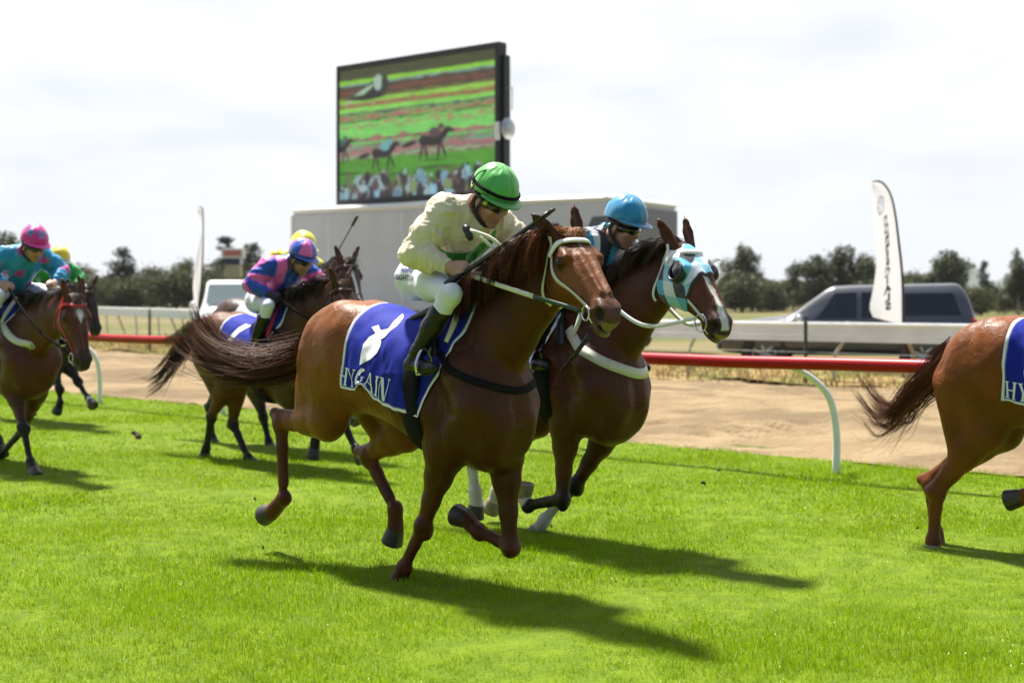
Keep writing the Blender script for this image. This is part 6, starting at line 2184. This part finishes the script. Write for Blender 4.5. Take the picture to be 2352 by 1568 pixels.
    a = np.linspace(1.2, 2 * math.pi - 1.2, 30)
    mb.tube([q(math.cos(x) * .108 - .006, math.sin(x) * .093, .006 + .022 * (1 - math.cos(x - 1.2)) * .3) for x in a], .011, 6, flat=(u, 1.0))
    mb.build('strap', M['glove'], gg)
    if disc is not None:
        mb = MB(); mb.lathe(q(.052, -.084, .008), nrm(-l * .8 + f * .5), [(.001, .012), (.011, .012), (.0125, .004), (.0125, -.004)], 16); mb.build('badge', disc, gg)
    # ---- chin strap
    mb = MB()
    for s in (-1, 1):
        mb.tube(crom([q(-.015, s * .092, .03), q(-.040, s * .088, -.030), q(-.004, s * .076, -.080), q(.045, s * .045, -.125), q(.058, 0, -.134)], 16), [.014] * 5 + list(np.linspace(.014, .007, 11)), 8, flat=((0, 1, 0), .5))
        mb.tube(crom([q(.025, s * .090, .03), q(.012, s * .086, -.03), q(-.004, s * .076, -.082)], 10), .009, 8, flat=((0, 1, 0), .5))
    mb.build('chin_strap', M['glove'], root)
    H['J'] = J; H['head_q'] = q; H['brV'] = (brV, brQ); H['jroot'] = root
    return root

def nrm1(v): return v / np.maximum(1e-6, np.linalg.norm(v, axis=1))[:, None]
M['skin_col'] = mat('skin', col=True, rough=.48, noise=.06, nscale=40, sub=.12)

def solid_cap(c, c2=None):
    c = np.array(c, float)
    def fn(PH, TH):
        o = np.tile(c, PH.shape + (1,))
        seam = (np.abs(np.cos(PH * 3)) > .995)
        o[seam] *= .75
        return o
    return fn

def whip(H, label, pts, rads, hand_S='R'):
    fr = H['fr']
    root = thing('whip', label, 'whip', (fr.O[0], fr.O[1], 0), R(fr.deg), 'riding whips')
    p = np.array(pts, float)
    mb = MB(); mb.tube(crom(p, 24), np.interp(np.linspace(0, 1, 24), np.linspace(0, 1, len(rads)), rads), 10); mb.build('shaft', M['whip'], root)
    d = nrm(p[-1] - p[-2])
    mb = MB(); mb.tube([p[-1] - d * .13, p[-1] - d * .10, p[-1] + d * .02, p[-1] + d * .035], [.008, .017, .019, .014], 10, flat=((0, 0, 1), .45)); mb.build('flap', M['whip'], root)
    d0 = nrm(p[1] - p[0])
    mb = MB(); mb.tube([p[0] - d0 * .012, p[0] + d0 * .004, p[0] + d0 * .05, p[0] + d0 * .16], [.015, .019, .0155, .0125], 10); mb.build('grip', M['leather_black'], root)
    return root
# ------------------------------------------------------------------ front horse and rider
A_ = HORSES['A']; fa = A_['fr']
saddle_cloth(A_, 'blue saddle cloth with white edge, large white number and lettering on the front chestnut', '8', bow=.11,
    num_px=[(771.5 + x * .18, 696.2 + y * .18) for x, y in ((300, 790), (318, 640), (350, 520), (420, 430), (505, 385), (455, 305), (545, 275), (572, 345), (665, 325), (770, 272), (735, 232), (850, 132), (866, 165), (835, 222), (775, 290), (700, 345), (622, 435), (575, 462), (520, 480), (470, 545), (580, 478), (562, 560), (520, 640), (440, 715))])
saddle(A_, 'black racing saddle with cream pad and wide black girth on the front chestnut')
breast_strap(A_, 'black breast strap round the chest of the front chestnut', M['strap_black'],
    [(.44, -.28, 1.36), (.54, -.27, 1.26), (.66, -.23, 1.185), (.77, -.15, 1.13), (.84, 0, 1.105), (.78, .16, 1.135), (.64, .25, 1.20), (.47, .28, 1.32)], .040)

CREAM = np.array([.70, .61, .42]); GREEN = np.array([.055, .30, .030])
def silk_a(I):
    V, J = I['V'], I['J']
    C = np.tile(CREAM, (len(V), 1))
    p0 = J['chest']; ax = nrm(J['chest'] - J['pel'])
    t = (V - J['pel']) @ ax
    # sash from the left shoulder to the right hip, and the green waist
    n = nrm(np.array([.62, -.74, .28]))
    dd = (V - (J['chest'] + np.array([.05, .02, -.03]))) @ nrm(np.cross(n, nrm(np.array([.55, .55, .62]))))
    L = np.linalg.norm(J['chest'] - J['pel'])
    body = I['arm'] < .55
    fy = V[:, 1]
    tc = t / L
    line = .84 + fy * 2.4
    sash = (np.abs(tc - line) < .27) & body
    waist = (tc < .34) & body & (tc > -.25)
    C[sash | waist] = GREEN
    return C
CAPG = (.085, .42, .075)
OV_A = dict(wR=fa.loc(1028, 611, .225), hR=fa.loc(1084, 625, .185), eR=fa.loc(953, 583, .30), sR=fa.loc(1016, 486, .175), kR=fa.loc(1036, 676, .275), kL=(.60, .275, 1.60))
jockey(A_, 'jockey in cream and green silks and a bright green cap, crouching on the front chestnut', silk_a, solid_cap(CAPG), h=.0066, pitch=32, yaw=-4, hd=(0, 0, -.012), band=M['strap_black'], disc=M['yellow_disc'], ov=OV_A, group='jockeys riding in the race')
JA = A_['J']
mb = MB()
q = A_['head_q']
mb.tube(crom([q(-.055, -.112, .03), q(-.058, -.122, .09), q(-.045, -.105, .14), q(-.02, -.07, .17)], 14), .0035, 6); mb.build('cord', M['strap_black'], A_['jroot'])
mb = MB(); mb.ball(q(-.055, -.118, .045), .009, 8); mb.build('clip', M['brass'], A_['jroot'])
# name on the breeches
def breeches_text(H, txt, size, centre, m, name, tilt=0.0, bold=0.0):
    V, Q = H['brV']
    bv = BVHTree.FromPolygons([Vector(v) for v in V], [tuple(int(x) for x in f) for f in Q])
    Vt, Tt = text_mesh(txt, size, bold, 3, .015)
    c = np.array(centre, float)
    W_ = []
    for x, y, z in Vt:
        xr, yr = x * math.cos(tilt) - y * math.sin(tilt), x * math.sin(tilt) + y * math.cos(tilt)
        o = c + np.array([xr, -.4, yr])
        hit = bv.ray_cast(Vector(o), Vector((0, 1, 0)))
        W_.append(np.array(hit[0]) + np.array([0, -.003, 0]) if hit[0] is not None else np.array([o[0], c[1], o[2]]))
    mb = MB(); mb.add(np.array(W_), [], Tt); return mb.build(name, m, H['jroot'])
M['ink'] = mat('dark_ink', (.05, .055, .075), rough=.7); M['ink_blue'] = mat('blue_ink', (.05, .08, .26), rough=.7)
breeches_text(A_, 'J', .042, (.062, -.16, 1.706), M['ink'], 'initial', -.06, .0006)
breeches_text(A_, 'CREIGHTON', .042, (.185, -.16, 1.70), M['ink'], 'lettering', -.06, .0006)
breeches_text(A_, '.world', .046, (.205, -.16, 1.745), M['ink_blue'], 'lettering', -.06, .001)
whip(A_, 'black whip with a silver-edged flap held slanting up past the front horse\'s ear', [fa.loc(1026, 652, .30), fa.loc(1066, 626, .196), fa.loc(1150, 568, .16), fa.loc(1262, 488, .10)], [.017, .015, .013, .012])
# bridle and reins
rh = JA['hR'] + np.array([.005, -.008, -.018]); lh = JA['hL'] + np.array([.02, .0, -.01])
bA = bridle(A_, 'cream bridle with a padded white browband on the front chestnut', M['strap_white'], M['strap_bright'], rh, lh, (M['strap_white'], M['strap_green']), brow_w=.034, slack=.0, nose=False)
mb = MB()
mb.tube(crom([fa.loc(1080, 528, .16), fa.loc(1112, 552, .15), fa.loc(1150, 585, .14), fa.loc(1170, 605, .12), fa.loc(1205, 618, .08), fa.loc(1214, 652, .07)], 30), .0105, 8, flat=((0, 1, .2), .4))
mb.tube(crom([fa.loc(1084, 530, .17), fa.loc(1130, 548, .17), fa.loc(1162, 580, .16), fa.loc(1168, 610, .15), fa.loc(1140, 626, .17), fa.loc(1085, 628, .19)], 30), .0105, 8, flat=((0, 1, .2), .4))
mb.build('rein_loop', M['strap_white'], bA)
mb = MB(); mb.tube(crom([fa.loc(1066, 518, .16), fa.loc(1074, 530, .16), fa.loc(1082, 552, .16)], 8), [.010, .017, .022, .022, .02, .022, .02, .012], 8); mb.build('rein_buckle', M['leather_black'], bA)
hp = A_['hp']
mb = MB(); mb.ball(hp(.582, -.004, -.082), (.028, .034, .028), 10, rot=None); mb.build('mouth_foam', M['foam'], A_['root'])

# ------------------------------------------------------------------ the hooded horse and the jockey in blue
B_ = HORSES['B']; fb = B_['fr']
saddle_cloth(B_, 'blue saddle cloth of the hooded horse, hidden behind the front pair', '', brand=False, x1t=.42, x1b=.14)
saddle(B_, 'racing saddle of the hooded horse, hidden behind the front chestnut')
breast_strap(B_, 'wide white breastplate with a blue mark round the chest of the hooded horse', M['strap_white'],
    [(.48, -.28, 1.42), (.60, -.25, 1.29), (.74, -.17, 1.185), (.84, -.03, 1.13), (.81, .12, 1.12), (.67, .24, 1.18), (.5, .28, 1.32)], .065)
hp = B_['hp']; e1, e2, e3 = B_['e']; hs = B_['hs']
hr_ = thing('hood', 'black, white and turquoise diamond-pattern hood with round black blinker cups over the bay\'s eyes', 'horse hood', (fb.O[0], fb.O[1], 0), R(fb.deg))
F = Field(B_['pollP'] - .36, B_['pollP'] + .40, .0048)
st = [(a * hs, b * hs, c * hs, w * hs, e) for a, b, c, w, e in HEAD]
F.loft(B_['pollP'], B_['HA'], st, .02, infl=.010, zc=.62)
for s in (-1, 1):
    F.ell(hp(.14, s * .062, -.125), np.array([.115, .045, .105]) * hs + .010, .02, B_['HA'])
    F.cone(hp(.10, s * .085, .038), hp(.185, s * .094, .045), .024 * hs + .010, .022 * hs + .010, .022)
    F.ell(hp(.165, s * .103, .008), np.array([.032, .022, .024]) * hs + .010, .012, B_['HA'])
    F.cone(hp(.20, s * .032, .068), hp(.47, s * .022, .030), .016 * hs + .010, .014 * hs + .010, .02)
    F.cone(hp(.235, s * .088, -.055), hp(.37, s * .062, -.055), .012 * hs + .010, .008 * hs + .010, .022)
# keep the part from the poll to below the eyes, slanting back along the jaw
F.half(hp(.295, 0, .0), e1 * 1.0 + e3 * .42)
F.half(hp(.000, 0, .0), -e1 + e3 * .18)
for s in (-1, 1):
    F.ell(hp(-.01, s * .062, .075), np.array([.055, .042, .06]) * hs, .004, B_['HA'], op='-')
V, Q = F.mesh(1)
ql = (V - B_['pollP']) @ B_['HA'].T / hs
per = np.where(ql[:, 2] > -.02, ql[:, 1], np.sign(ql[:, 1]) * (.115 + (-.02 - ql[:, 2])))
a_ = (ql[:, 0] + .02) / .135; b_ = per / .105
i1 = np.floor(a_ + b_).astype(int); i2 = np.floor(a_ - b_).astype(int)
TQ, WH, BK = np.array([.07, .43, .60]), np.array([.72, .74, .80]), np.array([.018, .020, .030])
pal = np.array([TQ, WH, BK, np.array([.30, .58, .72])])
C = pal[(i1 + 2 * i2) % 4]
ed = ((V - hp(.295, 0, 0)) @ nrm(e1 + e3 * .42)); C[ed > -.011] = BK
for s in (-1, 1):
    C[np.linalg.norm((ql - np.array([.168, s * .11, .004])) * np.array([1, .7, 1]), axis=1) < .064] = BK
M['hood'] = mat('lycra_hood', col=True, rough=.42, sheen=.3, bump=.08, bscale=90)
mesh_obj('fabric', V, Q, None, M['hood'], hr_, col=C)
for s in (-1, 1):
    c = hp(.172, s * .120, .006)
    ax = nrm(e2 * s * .88 - e1 * .25 + e3 * .25)
    mb = MB()
    mb.lathe(c, ax, [(.060, -.030), (.064, -.005), (.060, .016), (.054, .020), (.047, .012), (.045, -.02)], 30)
    if s > 0:
        t1 = nrm(e1 - ax * (e1 @ ax)); t2 = np.cross(ax, t1)
        A = [[c - ax * .01 - t1 * .055 * math.cos(a) + t2 * .062 * math.sin(a) + (ax * r_ * .085) for r_ in np.linspace(0, 1, 5)] for a in np.linspace(-1.4, 1.4, 16)]
        A = np.array(A); mb.grid(A); mb.grid(A[:, ::-1] - t1 * .004)
    mb.build('blinker_cup', M['leather_black'], hr_)
def silk_b(I):
    V, J = I['V'], I['J']
    C = np.tile(np.array([.012, .014, .028]), (len(V), 1))
    k = np.floor(V[:, 1] / .062 + .5 + 2.2 * (V[:, 0] - J['chest'][0]))
    st_ = (k % 3)
    C[st_ == 0] = (.02, .30, .50); C[st_ == 1] = (.68, .69, .74)
    a = I['arm'] > .5
    kk = np.floor(I['par'] * 7) % 3
    C[a & (kk == 0)] = (.02, .30, .50); C[a & (kk == 1)] = (.68, .69, .74); C[a & (kk == 2)] = (.012, .014, .028)
    return C
OV_B = {k: np.array(JD[k]) + np.array([-.16, 0, -.06]) for k in ('kR', 'aR', 'heR', 'toR')}
jockey(B_, 'jockey in blue, white and black silks and a glossy blue cap, on the hooded horse', silk_b, solid_cap((.008, .22, .42)), dx=.10, dz=-.085, h=.010, pitch=20, yaw=2, hd=(.01, 0, -.005), gloves=True, ov=OV_B)
JB = B_['J']
bB = bridle(B_, 'white bridle with big steel bit rings on the hooded horse', M['strap_bright'], M['strap_bright'], JB['hR'], JB['hL'], (M['strap_bright'], M['strap_bright']), brow_w=.036, ring=.052, nose=False, slack=.13)
whip(B_, 'black whip hanging down in front of the chest of the hooded horse', [fb.loc(1352, 772, .30), fb.loc(1335, 795, .32), fb.loc(1295, 845, .34)], [.010, .007, .005])

# ------------------------------------------------------------------ the other runners
def two(c1, c2): return np.array(c1, float), np.array(c2, float)
C_ = HORSES['C']
saddle_cloth(C_, 'blue saddle cloth with white lettering cut off by the right edge of the picture', '6', x0=-.32, x1b=.42, num_size=.36)
saddle(C_, 'racing saddle on the chestnut at the right edge')

D_ = HORSES['D']; fd = D_['fr']
saddle_cloth(D_, 'blue saddle cloth on the bay with the red bridle', '4')
saddle(D_, 'black racing saddle with a white pad on the bay with the red bridle')
breast_strap(D_, 'white breastplate with blue ends round the chest of the bay with the red bridle', M['strap_white'],
    [(.52, -.28, 1.38), fd.loc(28, 778, .22), fd.loc(60, 805, .17), (.84, -.05, 1.19), (.85, .03, 1.19), (.78, .16, 1.24), (.62, .25, 1.30), (.52, .28, 1.38)], .060)
TURQ, PINK = two((.015, .26, .47), (.60, .02, .25))
def silk_d(I):
    V = I['V']; C = np.tile(TURQ, (len(V), 1))
    rg = np.random.default_rng(8)
    pts = V[rg.choice(len(V), 16, replace=False)]
    keep = []
    for p in V[rg.choice(len(V), 400, replace=False)]:
        if all(np.linalg.norm(p - k) > .145 for k in keep): keep.append(p)
    for p in keep:
        d = V - p; e = nrm(np.cross(p - I['J']['chest'], [0, 0, 1])); f = np.array([0, 0, 1.0])
        ang = np.arctan2(d @ f, d @ e); r = np.linalg.norm(d, axis=1)
        C[r < .058 * (.62 + .38 * np.cos(5 * ang))] = PINK
    return C
def cap_d(PH, TH):
    o = np.tile(PINK, PH.shape + (1,))
    for p0, t0 in ((0.0, .95), (1.05, .95), (-1.05, .95), (2.1, .95), (-2.1, .95), (3.14, .95)):
        dx = np.angle(np.exp(1j * (PH - p0))) * np.sin(TH); dy = TH - t0
        r = np.hypot(dx, dy); a = np.arctan2(-dy, dx)
        o[r < .34 * (.66 + .34 * np.cos(5 * (a - math.pi / 2)))] = (.02, .24, .42)
    return o
jockey(D_, 'jockey in turquoise silks with pink stars and a pink cap with blue stars', silk_d, cap_d, dx=.03, dz=-.05, h=.013, pitch=22, yaw=6, hd=(.03, 0, -.02), ov=None)
bridle(D_, 'bright red bridle on the bay at the left edge', M['strap_red'], M['strap_red'], D_['J']['hR'], D_['J']['hL'], (M['strap_black'], M['strap_black']), ring=.04, nose=False, slack=.06)

E_ = HORSES['E']
saddle(E_, 'racing saddle on the dark horse behind the red-bridled bay')
YEL, GRN = two((.72, .55, .03), (.02, .30, .06))
def silk_e(I):
    C = np.tile(GRN, (len(I['V']), 1)); C[I['V'][:, 1] > .02] = YEL * np.array([1, 1, 1.5]); C[(I['arm'] > .5)] = GRN
    return C
def cap_e(PH, TH):
    o = np.tile(YEL, PH.shape + (1,)); o[TH > 1.42] = (.55, .55, .52); return o
jockey(E_, 'jockey in green silks and a yellow cap with pale band, on the dark horse', silk_e, cap_e, dx=.03, dz=-.05, h=.015, pitch=22, hd=(.0, 0, -.05))
bridle(E_, 'dark bridle on the horse behind the red-bridled bay', M['leather_brown'], M['leather_brown'], E_['J']['hR'], E_['J']['hL'], (M['strap_black'], M['strap_black']), nose=False)

F_H = HORSES['F']; ff_ = F_H['fr']
saddle_cloth(F_H, 'blue saddle cloth with a white number on the golden-rumped bay', '1', num_size=.42, bold=.012)
saddle(F_H, 'black racing saddle with a red edged pad on the golden-rumped bay', 'strap_red')
breast_strap(F_H, 'thin black breast strap on the dark-necked bay in the middle of the pack', M['strap_black'],
    [(.45, -.28, 1.40), ff_.loc(680, 795, .22), ff_.loc(735, 820, .18), (.84, -.02, 1.18), (.78, .16, 1.22), (.45, .28, 1.38)], .03)
RB, PK2 = two((.015, .07, .40), (.74, .12, .40))
def silk_f(I):
    V, J = I['V'], I['J']
    C = np.tile(RB, (len(V), 1))
    seam = np.abs(np.abs(V[:, 1]) - .115) < .035
    C[seam & (I['arm'] < .6)] = PK2
    da = V - (J['sR'] + J['eR']) / 2
    arm = I['arm'] > .5
    zr = V[:, 2] - J['chest'][2] + 1.955; xr = V[:, 0] - J['chest'][0] + .43
    ang = np.arctan2(zr - 1.9 + .55 * (xr - .4), xr - .42 + .12 * I['par'])
    C[arm & (np.floor(ang / .62) % 2 == 0)] = PK2
    return C
def cap_f(PH, TH):
    k = np.floor((PH + math.pi / 3 * .0) / (math.pi / 3)).astype(int) % 2
    o = np.where((k == 1)[..., None], PK2, RB * 1.15); o[TH > 1.55] = RB * .8
    return o
jockey(F_H, 'jockey in royal blue and pink striped silks with a pink and blue quartered cap', silk_f, cap_f, dx=.0, dz=-.14, h=.0125, pitch=24, yaw=6, hd=(.05, 0, -.05), gloves=True)
bridle(F_H, 'dark brown bridle on the golden-rumped bay', M['leather_brown'], M['leather_brown'], F_H['J']['hR'], F_H['J']['hL'], (M['strap_black'], M['strap_black']), slack=.04)

G_H = HORSES['G']
saddle_cloth(G_H, 'white and blue saddle cloth beyond the golden-rumped bay', '', brand=False, col=np.array([.60, .61, .66]))
saddle(G_H, 'racing saddle on the dark horse beyond the golden-rumped bay')
YEL2 = np.array([.78, .72, .01])
def silk_g(I):
    C = np.tile(YEL2, (len(I['V']), 1)); C[(I['V'][:, 2] < 1.86)] = (.62, .60, .58); return C
jockey(G_H, 'jockey in bright yellow silks and cap, mostly hidden behind the pink and blue jockey', silk_g, solid_cap(YEL2), dx=-.04, dz=-.04, h=.015, pitch=22, hd=(-.02, 0, -.02))
bridle(G_H, 'dark bridle on the horse with the white face mark in the middle of the pack', M['leather_brown'], M['leather_brown'], G_H['J']['hR'], G_H['J']['hL'], (M['strap_black'], M['strap_black']))
fg = G_H['fr']
whip(G_H, 'dark whip sticking up from the yellow jockey against the grey truck', [fg.loc(745, 650, -.18), fg.loc(775, 580, -.12), fg.loc(818, 502, -.02)], [.010, .007, .005])
